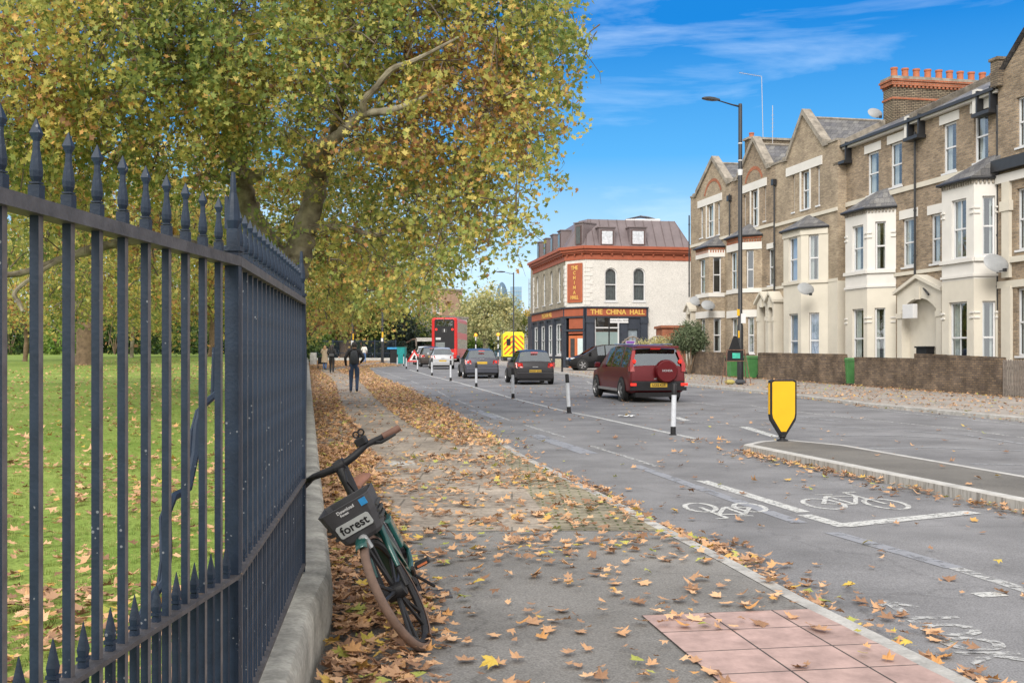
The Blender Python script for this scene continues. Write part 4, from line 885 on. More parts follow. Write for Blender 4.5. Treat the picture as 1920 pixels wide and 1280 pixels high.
def aerial(label, u, vb, vt, t, arm=None):
    x, Y = HL(u, t); zb, zt_ = HZ(u, vb, t), HZ(u, vt, t); p = HW(x, t, zb); r_ = empty("aerial", p, 0, label, "aerial"); mb = MB(); mb.tube([(0, 0, -.3), (-.1 if arm else 0, 0, zt_-zb)], .022, 6); mb.build("mast", M['steel'], r_)
    mb = MB()
    if arm:
        e = Vector((-(u-arm[0])*Y/F, 0, (vt-arm[1])*Y/F+zt_-zb)); a_ = Vector((-.1, 0, zt_-zb)); mb.tube([a_, e], .018, 5)
        for k in range(12): q = a_+(e-a_)*(k+1)/12.5; mb.tube([q+Vector((0, -.12, .05)), q+Vector((0, .12, -.05))], .008, 4)
    else:
        for k in range(5): mb.tube([(-.10, 0, .9+k*.25), (.10, 0, .95+k*.25)], .008, 4)
    mb.build("antenna", M['steel'], r_)
aerial("tall television aerial on mast with long arm pointing left", 1431, 264, 143.5, 5, (1386,136.5)); aerial("shorter straight white aerial mast beside the tall one", 1448.6, 275, 198, 4.5)
def dish(label, u, v, t, r=.36, sx_=1):
    x, Y = HL(u, t); p = HW(x, t, EYE-(v-HV)*Y/F); r_ = empty("satellite_dish", p, R(12), label, "satellite dish"); mb = MB()
    prof_ = [(.01, .10), (r*.35, .085), (r*.7, .05), (r, 0), (r*1.02, -.01), (r*.7, .035), (r*.3, .07), (.01, .085)]
    Mx = Matrix.Rotation(R(62), 4, 'X'); mb.lathe(prof_, 20, M=Mx @ Matrix.Diagonal((1.1, .88, 1, 1))); mb.build("dish", mat("dish_grey", (.30, .31, .32), .5, 0, .1, 6), r_, True)
    mb = MB(); mb.tube([(0, -.05, -r*.7), (0, -.42, -.28)], .015, 5); mb.box((-.05, -.50, -.33), (.05, -.40, -.22)); mb.tube([(0, .06, 0), (0, .35, -.02), (.5, .5, -.02)], .02, 5); mb.build("receiver_arm", M['gutter'], r_)
dish("grey satellite dish at the far end of the terrace, lower left of two", 1306, 564, AT-1.0); dish("grey satellite dish just right of another on the farthest house", 1328, 572, AT-1.2); dish("grey satellite dish on the plain cream stucco bay", 1511, 541, AT-1.3); dish("large grey satellite dish by the downpipe near the right edge", 1868, 493, -.75, .42); dish("pale satellite dish up on the big chimney stack", 1641, 212, 1.5, .32)
# garden walls, following the pavement
def gwall(label, u0, u1, zh0, zh1, pier=None, cap=True):
    fx_ = Fr((wx(0), 0), (hd.x, hd.y)); a_ = Fr((0, 0), (1, 0)); P = []
    for u in (u0, u1):
        k = (u-960)/F; o = HO-hn*2.6; Y = (o.x*hd.y-o.y*hd.x)/(k*hd.y-hd.x); P.append(Vector((k*Y, Y, 0)))
    z = g(P[1].y)+.1; r_ = empty("garden_wall", (P[0].x, P[0].y, z), HANG, label, "garden wall"); Ls = (P[1]-P[0]).length; gz0 = g(P[0].y)-z+.1
    mb = MB(); n = max(2, int(Ls/1.2))
    mb.grid([[(Ls*k/n, y_, gz0*(1-k/n)+(-.2 if b_ == 0 else (zh0+(zh1-zh0)*k/n)+ (rng.random()-.5)*.02*b_)) for y_, b_ in ((0, 0), (0, 1), (.22, 1), (.22, 0))] for k in range(n+1)], True, True, True)
    mb.build("wall", M['gwall'], r_)
    if cap:
        mb = MB(); x = 0
        while x < Ls-.07:
            zc = gz0*(1-x/Ls)+zh0+(zh1-zh0)*x/Ls-.03+rng.random()*.012; mb.box((x+.004, -.006-rng.random()*.006, zc), (x+.070, .226, zc+.105)); x += .075
        mb.build("brick_capping", M['gwall'], r_)
    return r_
gwall("low sooty brick garden wall behind the red car and the a-frame sign", 1296, 1397, 1.18, 1.12); gwall("garden wall of dark brick between the two green bins", 1421, 1580, 1.16, 1.16, cap=True)
gwall("brick garden wall right of the lone green bin, its lower half", 1602, 1714, 1.05, 1.05); gwall("tallest ochre stained brick garden wall beside the picket gate", 1714, 1876, 1.22, 1.14)
def wallpt(u, off=0):
    k = (u-960)/F; o = HO-hn*(2.6+off); Y = (o.x*hd.y-o.y*hd.x)/(k*hd.y-hd.x); return Vector((k*Y, Y, g(Y)+.1))
# picket gate
p = wallpt(1879); r_ = empty("picket_gate", p, HANG, "weathered grey wooden picket gate at the right edge beside brick wall", "gate")
for k in range(11):
    mb = MB(); h = 1.16+.03*math.sin(k*3.1); x = .03+k*.115; mb.prism([(x, 0), (x+.075, 0), (x+.078, h-.04), (x+.0375, h), (x-.002, h-.05)], -.02, 0, Matrix.Rotation(pi/2, 4, 'X')); mb.build("picket", M['wood'], r_)
mb = MB(); mb.box((0, .03, .25), (1.3, .07, .34)); mb.box((0, .03, .85), (1.3, .07, .94)); mb.build("rail", M['wood'], r_)
# wheelie bins
def bin_(label, u, off, ang, m='green', h=1.06):
    p = wallpt(u, off); r_ = empty("wheelie_bin", p, HANG+ang, label, "wheelie bin")
    def rg(w_, d_, z_, x=0): return [(x-w_, -d_, z_), (x+w_, -d_, z_), (x+w_, d_, z_), (x-w_, d_, z_)]
    mb = MB(); mb.grid([rg(.21, .24, .04), rg(.27, .33, h-.12), rg(.29, .35, h-.12), rg(.29, .35, h-.06)], True, True, True); mb.build("body", M[m], r_, bevel=.02)
    mb = MB(); mb.grid([rg(.30, .37, h-.055), rg(.30, .37, h-.02), rg(.24, .30, h+.03)], True, True, True); mb.build("lid", M[m], r_, bevel=.015)
    mb = MB(); mb.tube([(-.25, .40, h-.09), (.25, .40, h-.09)], .018, 6); mb.build("handle", M[m], r_)
    for s in (-1, 1):
        mb = MB(); mb.lathe([(.02, -.03), (.11, -.03), (.11, .03), (.02, .03)], 14, (s*.27, .26, .11), 'x'); mb.build("wheel", M['rubber'], r_, True)
bin_("bright green wheelie bin standing right of the lamp post", 1408, .15, R(10)); bin_("darker green wheelie bin standing left of the lamp post", 1376, .2, R(4)); bin_("green wheelie bin alone in the gap of the garden wall", 1591, -.35, R(95))
M['greyblind'] = mat('grey_blind', (.20, .21, .22), .8)
# ---------------- the corner pub ----------------
PL, PK0, PK1, PR = (1.75, 89.4), (3.78, 77.0), (5.11, 75.5), (12.75, 76.95)
PW = Fr((0, 0), (1, 0)); zg = g(77)+.02
pub = Bld("pub", (0, 0), 0, "corner pub with white wall, rust cornice and dark mansard roof", "pub", zg, 0); pub.root.location.x = PK1[0]; pub.root.location.y = PK1[1]; pub.off = Vector((-PK1[0], -PK1[1], -zg))
PB = (PR[0]-2.03, PR[1]+12.4); PB0 = (PL[0]+7.6, PL[1]+1.5)
def P_(u, v, a_, b_): return PW.z(u, v, a_, b_)
zF1, zF0 = 5.02, 4.38; zC1, zC0 = 9.22, 8.30
wr = [PW.op(PK1, PR, 1134, 1157, 502, 565, True), PW.op(PK1, PR, 1187, 1210, 502, 565, True)]
sR = PW.ray(1214, PK1, PR)[0]; frR = dn(PK1, PR); qR = (PK1[0]+frR[1].x*sR, PK1[1]+frR[1].y*sR)
mb = MB(); wall(mb, PK1, PR, zF1-.05, zC0+.05, wr, .15); wall(mb, qR, PR, zg-.5, zF1-.05); wall(mb, PR, PB, zg-.5, zC0); wall(mb, PB, PB0, zg-.5, zC0)
pub.part(mb, "white_wall", M['white'])
mb = MB(); wall(mb, PK0, PK1, zF1-.05, zC0+.05, [], .1); pub.part(mb, "corner_wall", M['white'])
fl = dn(PL, PK0); wl_ = [dict(s0=1.2+2.9*k, s1=2.2+2.9*k, z0=5.5, z1=8.0, arch=True) for k in range(4)]
mb = MB(); wall(mb, PL, PK0, zF1-.05, zC0+.05, wl_, .15); pub.part(mb, "side_wall", M['greyb'])
for o in wr: window(pub, PK1, PR, o, curt='greyblind!', fw=.08)
for o in wl_: window(pub, PL, PK0, o, curt='curtain!', fw=.1)
def ring(mb, t, z0, z1, A_=(PL, PK0, PK1, PR)):
    for a_, c_ in zip(A_[:-1], A_[1:]): fr = dn(a_, c_); obox(mb, fr, -t*.6, fr[3]+t*.6, -t, .05, z0, z1)
mb = MB(); ring(mb, .06, zC0, 8.72); ring(mb, .22, 8.72, 8.84); ring(mb, .34, 8.84, 9.02); ring(mb, .46, 9.02, zC1)
for a_, c_ in ((PL, PK0), (PK0, PK1), (PK1, PR)):
    fr = dn(a_, c_); k = .3
    while k < fr[3]: obox(mb, fr, k, k+.1, -.2, .0, 8.60, 8.72); k += .75
pub.part(mb, "cornice", M['terr'])
# quoins
z = zF1+.1; i = 0; mq = [MB() for _ in range(3)]
while z < zC0-.3:
    w_ = .5 if i % 2 else .32
    fr = dn(PK1, PR); obox(mq[0], fr, 0, w_, -.035, .02, z, z+.26); fr = dn(PK0, PK1); obox(mq[0], fr, fr[3]-.16, fr[3], -.035, .02, z, z+.26); obox(mq[1], fr, 0, .16, -.035, .02, z, z+.26); fr = dn(PL, PK0); obox(mq[1], fr, fr[3]-w_, fr[3], -.035, .02, z, z+.26); obox(mq[2], fr, 0, w_, -.035, .02, z, z+.26); z += .29; i += 1
for mb in mq: pub.part(mb, "quoin_strip", M['stuccow'])
fr = dn(PK0, PK1)
def flat_text(b, body, size, m, a_, c_, s, z, t=-.05, name="lettering", sx_=1, bold=.01, parent=None):
    o_, e_, n_, _ = dn(a_, c_); q = o_+e_*s+n_*t; Mt = Matrix.Translation((q.x, q.y, z)) @ Matrix(((e_.x, 0, -n_.x, 0), (e_.y, 0, -n_.y, 0), (0, 1, 0, 0), (0, 0, 0, 1))) @ Matrix.Diagonal((sx_, 1, 1, 1))
    Mt = Matrix.Translation(b.off) @ Mt if parent is None else Mt
    return text(body, size, M[m] if isinstance(m, str) else m, parent or b.root, name, .012, Mt, bold=bold)
s0_, s1_ = PW.ray(1065.5, PK0, PK1)[0], PW.ray(1092.5, PK0, PK1)[0]
zt_, zb_ = P_(1079, 494, PK0, PK1), P_(1079, 567, PK0, PK1)
mb = MB(); obox(mb, fr, s0_, s1_, -.09, .02, zb_, zt_); hs_ = pub.part(mb, "hanging_board", M['terr'])
mb = MB()
for q in ((s0_, s0_+.04, zb_, zt_), (s1_-.04, s1_, zb_, zt_), (s0_, s1_, zb_, zb_+.04), (s0_, s1_, zt_-.04, zt_)): obox(mb, fr, q[0], q[1], -.10, -.088, q[2], q[3])
mb.build("board_frame", M['orange'], hs_)
sc_ = (s0_+s1_)/2; hh = zt_-zb_
for k, (t_, sz) in enumerate([("THE", .40), ("C", .34), ("H", .34), ("I", .34), ("N", .34), ("A", .34), ("HALL", .36)]):
    flat_text(pub, t_, sz, 'gold', PK0, PK1, sc_, zt_-hh*(.125+.125*k+(.0 if k else -.005)), -.10, sx_=.9 if len(t_) > 1 else 1, parent=hs_)
# shopfront band: dark cornice and fascias
sR = PW.ray(1214, PK1, PR)[0]; frR = dn(PK1, PR); frL = fl
mb = MB()
for fr_, a_, c_ in ((frR, -.02, sR), (fr, 0, fr[3]), (frL, 0, frL[3]+.02)):
    obox(mb, fr_, a_, c_, -.30, .02, zF1-.10, zF1); obox(mb, fr_, a_, c_, -.16, .02, zF0-.12, zF1-.1)
pub.part(mb, "fascia", M['navy'])
mb = MB(); obox(mb, frR, .05, sR-.15, -.19, -.15, zF0, zF1-.12); obox(mb, fr, .08, fr[3]-.08, -.19, -.15, zF0, zF1-.12); obox(mb, frL, .3, frL[3]-.05, -.19, -.15, zF0, zF1-.12); fa = pub.part(mb, "sign_panel", M['terr'])
flat_text(pub, "THE  CHINA  HALL", .47, 'gold', PK1, PR, (PW.ray(1104, PK1, PR)[0]+PW.ray(1209, PK1, PR)[0])/2, (zF0+zF1-.12)/2, -.20, bold=.016, sx_=.98)
flat_text(pub, "THE  CHINA  HALL", .46, 'gold', PL, PK0, frL[3]*.53, (zF0+zF1-.12)/2, -.20, bold=.014)
# ground floor right
oW = PW.op(PK1, PR, 1115, 1161, 593, 672); oD = PW.op(PK1, PR, 1177, 1195, 617, 672); oD['z0'] = zg
mb = MB(); mb.mi = 0; wall(mb, (PK1[0]+frR[2].x*-.06, PK1[1]+frR[2].y*-.06), (PK1[0]+frR[1].x*sR-frR[2].x*.06, PK1[1]+frR[1].y*sR-frR[2].y*.06), zg-.3, zF0, [oW, oD], .2)
pub.part(mb, "shopfront_wall", M['navy'])
for u0, u1 in ((1098.5, 1112), (1163, 1175), (1200, 1213)): mb = MB(); a_, c_ = PW.ray(u0, PK1, PR)[0], PW.ray(u1, PK1, PR)[0]; obox(mb, frR, a_, c_, -.2, 0, zg-.2, zF0-.12); obox(mb, frR, a_-.04, c_+.04, -.25, 0, zF0-.5, zF0-.12); obox(mb, frR, a_-.04, c_+.04, -.25, 0, zg-.2, zg+.35); pub.part(mb, "pilaster", M['navy'])
for a_, c_ in ((0, .42), (3.0, 3.35), (5.9, 6.25), (8.8, 9.15), (frL[3]-.5, frL[3])): mb = MB(); obox(mb, frL, a_, c_, -.2, 0, zg-.2, zF0-.12); obox(mb, frL, a_-.05, c_+.05, -.26, 0, zF0-.5, zF0-.12); pub.part(mb, "pilaster", M['navy'])
mb = MB(); obox(mb, fr, 0, .18, -.12, 0, zg-.2, zF0-.12); obox(mb, fr, fr[3]-.16, fr[3], -.12, 0, zg-.2, zF0-.12); obox(mb, fr, 0, fr[3], -.14, 0, 3.32, 3.45)
pub.part(mb, "entrance_surround", M['navy'])
frs = mat("frosted_film", (.55, .66, .66), .5, 0, .05, 2)
p_ = window(pub, PK1, PR, oW, dep=.05, curt=None, fw=.09, sash=False); mb = MB(); zsp = PW.z(1138, 622, PK1, PR); obox(mb, frR, oW['s0']+.05, oW['s1']-.05, .10, .12, oW['z0'], zsp); mb.build("frosted_film", frs, p_); mb = MB(); obox(mb, frR, oW['s0'], oW['s1'], .02, .14, zsp+.25, zsp+.33); mb.build("transom", M['upvc'], p_)
mb = MB(); obox(mb, frR, oD['s0'], oD['s1'], .1, .14, zg, oD['z1']); pub.part(mb, "side_door", mat("grey_door", (.25, .30, .34), .5))
# left shopfront with pale windows
lo = [dict(s0=a_, s1=a_+w_, z0=zg+.95, z1=zF0-.45) for a_, w_ in ((.75, 1.9), (3.7, 1.9), (6.6, 1.9), (9.5, 1.9))]
mb = MB(); o2 = (PL[0]-frL[2].x*.05, PL[1]-frL[2].y*.05); o3 = (PK0[0]-frL[2].x*.05, PK0[1]-frL[2].y*.05); wall(mb, o2, o3, zg+.7, zF0, lo, .15); pub.part(mb, "shopfront", M['navy'])
for o in lo: window(pub, o2, o3, o, dep=.04, curt='curtain', fw=.11, bars=1)
mb = MB(); wall(mb, o2, o3, zg-.3, zg+.7); pub.part(mb, "stall_riser", mat("cream_riser", (.55, .50, .36), .7))
mb = MB(); a_ = (PL[0]-.42, PL[1]+1.6); wall(mb, a_, PL, zg-.3, 4.9); wall(mb, PL, (PL[0]+6, PL[1]+1.2), zg, zF1); pub.part(mb, "rear_annexe", M['navy'])
mb = MB(); wall(mb, (PL[0]-.15, PL[1]+4), PL, 4.9, 9.0); wall(mb, PL, PB0, zF1, zC0+.6); pub.part(mb, "rear_wall", M['greyb'])
# corner entrance
s0_, s1_ = PW.ray(1067, PK0, PK1)[0], PW.ray(1096, PK0, PK1)[0]
zd1 = P_(1081, 629, PK0, PK1)
mb = MB(); obox(mb, fr, s0_, s1_, -.03, .03, zg-.2, zd1); dr = pub.part(mb, "entrance_doors", M['orange'])
mb = MB(); obox(mb, fr, (s0_+s1_)/2-.012, (s0_+s1_)/2+.012, -.036, -.03, zg, zd1-.06)
for zz in (zg+.15,): obox(mb, fr, s0_+.1, (s0_+s1_)/2-.1, -.036, -.03, zz, zz+.5); obox(mb, fr, (s0_+s1_)/2+.1, s1_-.1, -.036, -.03, zz, zz+.5)
mb.build("door_grooves", M['terr'], dr)
mb = MB(); obox(mb, fr, s0_+.17, (s0_+s1_)/2-.17, -.04, -.03, zg+.85, zd1-.2); mb.build("door_glass", M['room'], dr); mb = MB(); obox(mb, fr, (s0_+s1_)/2+.12, s1_-.12, -.04, -.03, zg+.85, zd1-.2); mb.build("door_glass", frs, dr)
mb = MB(); obox(mb, fr, s0_, s1_, -.05, .03, zd1+.12, 3.30); obox(mb, fr, s0_+.05, s1_-.05, -.05, .03, 3.5, zF0-.14); pub.part(mb, "panels_over_door", M['terr'])
# mansard
top = [((1019, 435), PL, 2.2), ((1086, 407), None, 0)]
def inn(p, dx, dy): return (p[0]+dx, p[1]+dy)
TL = (PL[0]+1.6, PL[1]-1.4+.3); zT = 11.25
TK0 = inn(PK0, 1.05, .95); TK1 = inn(PK1, .25, 1.35); TR = (PR[0]-1.1, PR[1]+1.15); TB = (PB[0]-1.1, PB[1]-1.2); TB0 = (PB0[0]+.2, PB0[1]-1.3)
bz = zC1-.02; Bq = [PL, PK0, PK1, PR, PB, PB0]; Tq = [TL, TK0, TK1, TR, TB, TB0]
zmt, mt_, mb_ = newmat("standing_seam_zinc"); mb_.inputs['Roughness'].default_value = .5; mb_.inputs['Base Color'].default_value = (.17, .13, .13, 1); mb_.inputs['Metallic'].default_value = .2
mb = MB()
for i in range(6):
    j = (i+1) % 6; mb.face([(*Bq[i], bz), (*Bq[j], bz), (*Tq[j], zT), (*Tq[i], zT)])
mb.face([(*q, zT) for q in Tq]); mz = pub.part(mb, "mansard_roof", M['zinc'])
mb = MB()      # standing seams
for i in range(4):
    a0, a1, b0, b1 = [Vector((*q, z_)) for q, z_ in ((Bq[i], bz), (Bq[(i+1) % 6], bz), (Tq[i], zT), (Tq[(i+1) % 6], zT))]
    e_ = (a1-a0); n = int(e_.length/.62); Lb = (b1-b0).length; eu = e_.normalized()
    for k in range(1, n):
        q = a0+e_*k/n; s_ = (q-a0).length; t0 = (b0-a0).dot(eu); t1 = (b1-a0).dot(eu)
        h = 1.0
        if s_ < t0: h = s_/t0
        if s_ > t1: h = ((a1-a0).length-s_)/((a1-a0).length-t1)
        up = (b0-a0)-eu*t0; r_ = q+up*h; nn = up.cross(eu).normalized()*-.03
        mb.tube([q+nn*.5, r_+nn*.5], .022, 4)
    mb.tube([a0, b0], .03, 4)
mb.build("seams", mat("zinc_seam", (.12, .09, .09), .5), mz)
def dormer(a_, c_, s, w_, z0, z1, blind='upvc'):
    fr_ = dn(a_, c_); mb = MB(); obox(mb, fr_, s-w_/2-.14, s+w_/2+.14, .08, 1.4, z0-.12, z1+.16); obox(mb, fr_, s-w_/2-.2, s+w_/2+.2, .0, 1.4, z1+.16, z1+.24); d_ = pub.part(mb, "dormer", M['zinc'])
    mb = MB(); obox(mb, fr_, s-w_/2, s+w_/2, .04, .10, z0, z1); mb.build("window", mat("dormer_frame", (.09, .05, .045), .5), d_)
    mb = MB(); obox(mb, fr_, s-w_/2+.07, s+w_/2-.07, .02, .045, z0+.07, z1-.07); mb.build("pane", mat("dormer_pane", (.55, .58, .62), .12) if blind else mat("dark_pane", (.05, .06, .06), .1), d_)
for u0, u1 in ((1127, 1150.5), (1184.5, 1209)): a_, c_ = PW.ray(u0, PK1, PR)[0], PW.ray(u1, PK1, PR)[0]; dormer(PK1, PR, (a_+c_)/2, c_-a_, PW.z(u0, 459, PK1, PR), PW.z(u0, 431, PK1, PR))
dormer(PK0, PK1, fr[3]*.62, .55, 9.35, 10.7, None)
for k in range(4): dormer(PL, PK0, 1.9+2.75*k, .8, 9.35, 10.5, None)
mb = MB(); x, y = (TK1[0]+TR[0])/2+.9, TR[1]+1.2; mb.bb((x-1.2, y-.8, zT), (x+1.3, y+.9, zT+.22), .03); mb.grid([[(x-1.2+.1*s_, y-.8+q, zT+.22) if s_ == 0 else (x, y+q-.8, zT+.5) for s_ in (0, 1)] for q in (0, 1.6)]); pub.part(mb, "skylight_base", M['upvc'])
mb = MB(); mb.grid([[(x-1.0+2.0*i/8, y-.7+1.4*j/4, zT+.24+.22*math.sin(pi*i/8)) for i in range(9)] for j in range(5)]); pub.part(mb, "skylight", M['upvc'], smooth=True)
mb = MB(); wall(mb, PB, PR, zC0, zC0+.9); pub.part(mb, "party_parapet", M['zinc'])
# street name sign
p = G(1142, 688, .1); p = W(1142, HV, 69); p.z = g(69)+.1; r_ = empty("street_sign", p, R(6), "white street name plate on a slim black post in front of the pub", "street sign")
zt_ = EYE-(597-HV)*69/F-p.z; MB().tube([(0, 0, 0), (0, 0, zt_+.05)], .045, 8).build("post", M['black'], r_, True)
o = MB().bb((.06, -.03, zt_-.28), (1.24, .03, zt_), .01).build("plate", M['upvc'], r_)
text("CHINA HALL MEWS", .135, M['black'], o, "lettering", .002, Matrix.Translation((.65, -.034, zt_-.13)) @ RX)
# small black bollard
def black_bollard(label, u, v, h=.95):
    p = G(u, v, .1); r_ = tag(MB().lathe([(.07, 0), (.075, .03), (.06, .05), (.055, h-.2), (.07, h-.18), (.07, h-.12), (.055, h-.1), (.05, h-.02), (.02, h)], 10).build("street_bollard", M['black'], None, True, loc=p), label, "bollard")
black_bollard("short black iron bollard on the kerb behind the dark hatchback", 1054, 697)
# pub garden: fan trellis, plum notice, brick outbuilding, bush
def fan(label, u0, u1, Y, vt, vm):
    p = W(u0, HV, Y); z = g(Y)+.15; p.z = z; wd = (u1-u0)/F*Y; zt_ = EYE-(vt-HV)*Y/F-z; zm_ = EYE-(vm-HV)*Y/F-z; r_ = empty("trellis_panel", p, R(5), label, "trellis panel")
    mb = MB(); arc = [(wd*k/10, 0, zm_+(zt_-zm_)*math.sin(pi*k/10)) for k in range(11)]; mb.tube(arc, .05, 5); mb.tube([(0, 0, 0), (0, 0, zm_)], .05, 5); mb.tube([(wd, 0, 0), (wd, 0, zm_)], .05, 5); mb.build("frame", M['wood'], r_)
    for k in range(9):
        t = pi*(k+.5)/9; q = (wd/2-wd/2*math.cos(t)*.97, 0, zm_+(zt_-zm_)*math.sin(t)); MB().tube([(wd/2-.25*math.cos(t), 0, zm_-1.0), q], .035, 4).build("slat", M['wood'], r_)
    mb = MB(); mb.box((0, .02, 0), (wd, .05, zm_-.2)); mb.build("boards", M['wood'], r_)
fan("weathered fan shaped trellis panel with the purple notice on it", 1163, 1210, 66, 631, 648); fan("fan shaped trellis panel next to the brick outbuilding", 1211, 1258, 65, 630, 645)
p = W(1182, 643, 64.5); r_ = empty("notice", p, R(5), "small white and purple notice on the trellis above the red car", "sign"); MB().box((-.27, 0, -.18), (.27, .03, .14)).build("board", M['upvc'], r_); MB().box((-.25, -.01, -.02), (.25, -.002, .12)).build("purple_panel", mat("purple", (.17, .05, .32), .5), r_)
b7 = Bld("brick_outbuilding", (0, 0), 0, "small flat roofed red brick outbuilding beside the pub's white wall", "outbuilding", g(68), 0); b7.root.location.xy = (W(1242, HV, 68).x, 68); b7.off = Vector((-b7.root.location.x, -68, -g(68)))
mb = MB(); xa, xb = W(1242, HV, 68).x, W(1292, HV, 68).x; mb.box((xa, 68, g(68)-.2), (xb, 71, 3.35)); b7.part(mb, "wall", M['redb']); mb = MB(); mb.box((xa-.12, 67.85, 3.35), (xb+.1, 71.1, 3.5)); b7.part(mb, "roof", M['redb'])
# ---------------- far buildings ----------------
def block(name, label, cat, x0, y0, ang, wd, dp, h, m, rows_, z=None, roof=None, winm='upvc', wsz=(.9, 1.6), gap=.0, depth=.12):
    z = g(y0) if z is None else z; b = Bld(name, (x0, y0), R(ang), label, cat, z, 0); ops = []
    for zz, n in rows_:
        for k in range(n): s = (k+.5)*wd/n; ops.append(dict(s0=s-wsz[0]/2, s1=s+wsz[0]/2, z0=z+zz, z1=z+zz+wsz[1]))
    mb = MB(); wall(mb, (0, 0), (wd, 0), z-.5, z+h, ops, depth); wall(mb, (wd, 0), (wd, dp), z-.5, z+h); wall(mb, (0, dp), (0, 0), z-.5, z+h); wall(mb, (wd, dp), (0, dp), z-.5, z+h); b.part(mb, "wall", m)
    for o in ops: window(b, (0, 0), (wd, 0), o, dep=.05, curt=None, fw=.08)
    mb = MB(); mb.box((-.15, -.15, z+h), (wd+.15, dp+.15, z+h+.25)); b.part(mb, "roof" if roof is None else roof, M['coping'])
    return b
def at(u, Y): return (u-960)/F*Y, Y
x, y = at(806, 165); block("brick_terrace", "brick building with tall white windows glimpsed behind the bus", "building", x-2.2, y+2, -35, 5, 5, 10.5, M['farb'], [(3.8, 3), (7.0, 3)], wsz=(.7, 2.4))
x, y = at(797, 140); block("white_shop", "low white walled building left of the red bus", "building", x, y, -30, 2.6, 6, 5.4, M['stucco'], [])
x, y = at(760, 150); block("grey_flats", "low grey building with pale parapet behind the curved frame", "building", x, y, -10, 7, 6, 4.4, M['concrete'], [(2.0, 3)], wsz=(1.3, 1.1))
x, y = at(942, 215); b8 = block("white_terrace", "white painted terrace far along the street behind the ambulance", "building", x, y, -68, 16, 8, 7.6, M['stuccow'], [(1, 6), (4.4, 6)], wsz=(1.1, 1.7))
x, y = at(958, 205); block("brown_terrace", "pale brown brick terrace beyond the ambulance, right of the white one", "building", x+.4, y-3, -66, 14, 8, 7.0, M['greyb'], [(1, 6), (4.2, 6)], wsz=(1.0, 1.7))
gl = mat("hazy_tower_glass", (.22, .38, .52), .25, .1, .12, .02); gl2 = mat("hazy_tower_glass_pale", (.36, .50, .60), .3, .1, .2, .03)  # distance haze painted into the bluish pale glass colours
prof = [(19*math.sin(min(1, (1-z/120)**.5*1.35)*pi/2)*.95 if z > 55 else 17+2*z/55, z) for z in (0, 25, 55, 75, 90, 100, 108, 114, 118, 119.8)]
Yt = 1900; x, _ = at(941, Yt); hg = (HV-527)*Yt/F; k_ = hg/120
r_ = empty("rounded_tower", (x, Yt, 0), 0, "dark rounded glass skyscraper tip above the distant trees", "skyscraper"); mb = MB(); mb.lathe([(r*.75, z*k_) for r, z in prof], 24); mb.build("shaft", mat("round_tower_glass", (.10, .17, .24), .2, .3, .3, .06), r_, True)
def tower(label, u0, u1, vt, Y, m, strips):
    x0, x1 = at(u0, Y)[0], at(u1, Y)[0]; h = (HV-vt)*Y/F; r_ = empty("glass_tower", ((x0+x1)/2, Y, 0), 0, label, "skyscraper"); w_ = (x1-x0)/2; MB().box((-w_, 0, 0), (w_, 2*w_, h)).build("shaft", m, r_)
    mb = MB()
    for k in range(strips+1): q = -w_+2*w_*k/strips; mb.box((q-.25, -.8, 0), (q+.25, -.05, h))
    n = int(h/7)
    for k in range(n): mb.box((-w_, -.6, k*h/n), (w_, -.05, k*h/n+1.0))
    mb.build("mullions", mat("tower_frame", (.30, .36, .42), .5), r_)
tower("pale blue rectangular glass tower beyond the street lamp", 957, 978, 535.5, 1700, gl, 6); tower("slim glass tower right beside the pub's far edge", 991, 1003, 520, 1500, gl2, 3)
# ---------------- street furniture ----------------
def lamp(label, u, v, Y, vt, r0, r1, arm, head=True, bands=True, dz=.1):
    p = W(u, HV, Y); p.z = g(Y)+dz; h = EYE-(vt-HV)*Y/F-p.z; r_ = empty("street_lamp", p, 0, label, "street lamp")
    MB().lathe([(r0*1.5, 0), (r0*1.5, .08), (r0*1.05, .12), (r0*1.05, 1.6), (r0, 1.65), (r0*.98, 2.4), (r1*1.1, 2.5), (r1, h-.1), (r1*.9, h), (.01, h+.02)], 14).build("column", M['gutter'], r_, True)
    if arm:
        a_ = Vector(arm); MB().tube([(0, 0, h-.12), a_*.35+Vector((0, 0, h-.08)), a_+Vector((0, 0, h+.04))], [r1*.55, r1*.4, r1*.3], 8).build("arm", M['gutter'], r_, True)
        e = a_.normalized(); q = a_+Vector((0, 0, h+.05)); s_ = Vector((-e.y, e.x, 0)); mb = MB(); rows_ = []
        for t, w_, z0, z1 in ((-.12, .07, -.02, .05), (.15, .15, -.05, .08), (.4, .17, -.045, .08), (.62, .13, -.03, .05), (.7, .05, -.015, .02)):
            c = q+e*t; rows_.append([c-s_*w_+Vector((0, 0, z0)), c+s_*w_+Vector((0, 0, z0)), c+s_*w_*.7+Vector((0, 0, z1)), c-s_*w_*.7+Vector((0, 0, z1))])
        mb.grid(rows_, True, True, True); mb.build("lamp_head", M['gutter'], r_, bevel=.02)
    return r_, h
Yl = 46.5; rl, hl = lamp("tall black street lamp before the gabled houses, lamp head pointing left", 1388, 720, Yl, 195, .13, .085, (-1.05, -.3, .05), dz=.12)
zz = lambda v: EYE-(v-HV)*Yl/F-rl.location.z
MB().tube([(0, 0, zz(329)), (0, 0, zz(318))], [.09, .12], 12).build("white_collar", M['upvc'], rl, True)
for v in (270, 302): MB().lathe([(.092, zz(v)), (.092, zz(v)+.04)], 12).build("band", M['upvc'], rl)
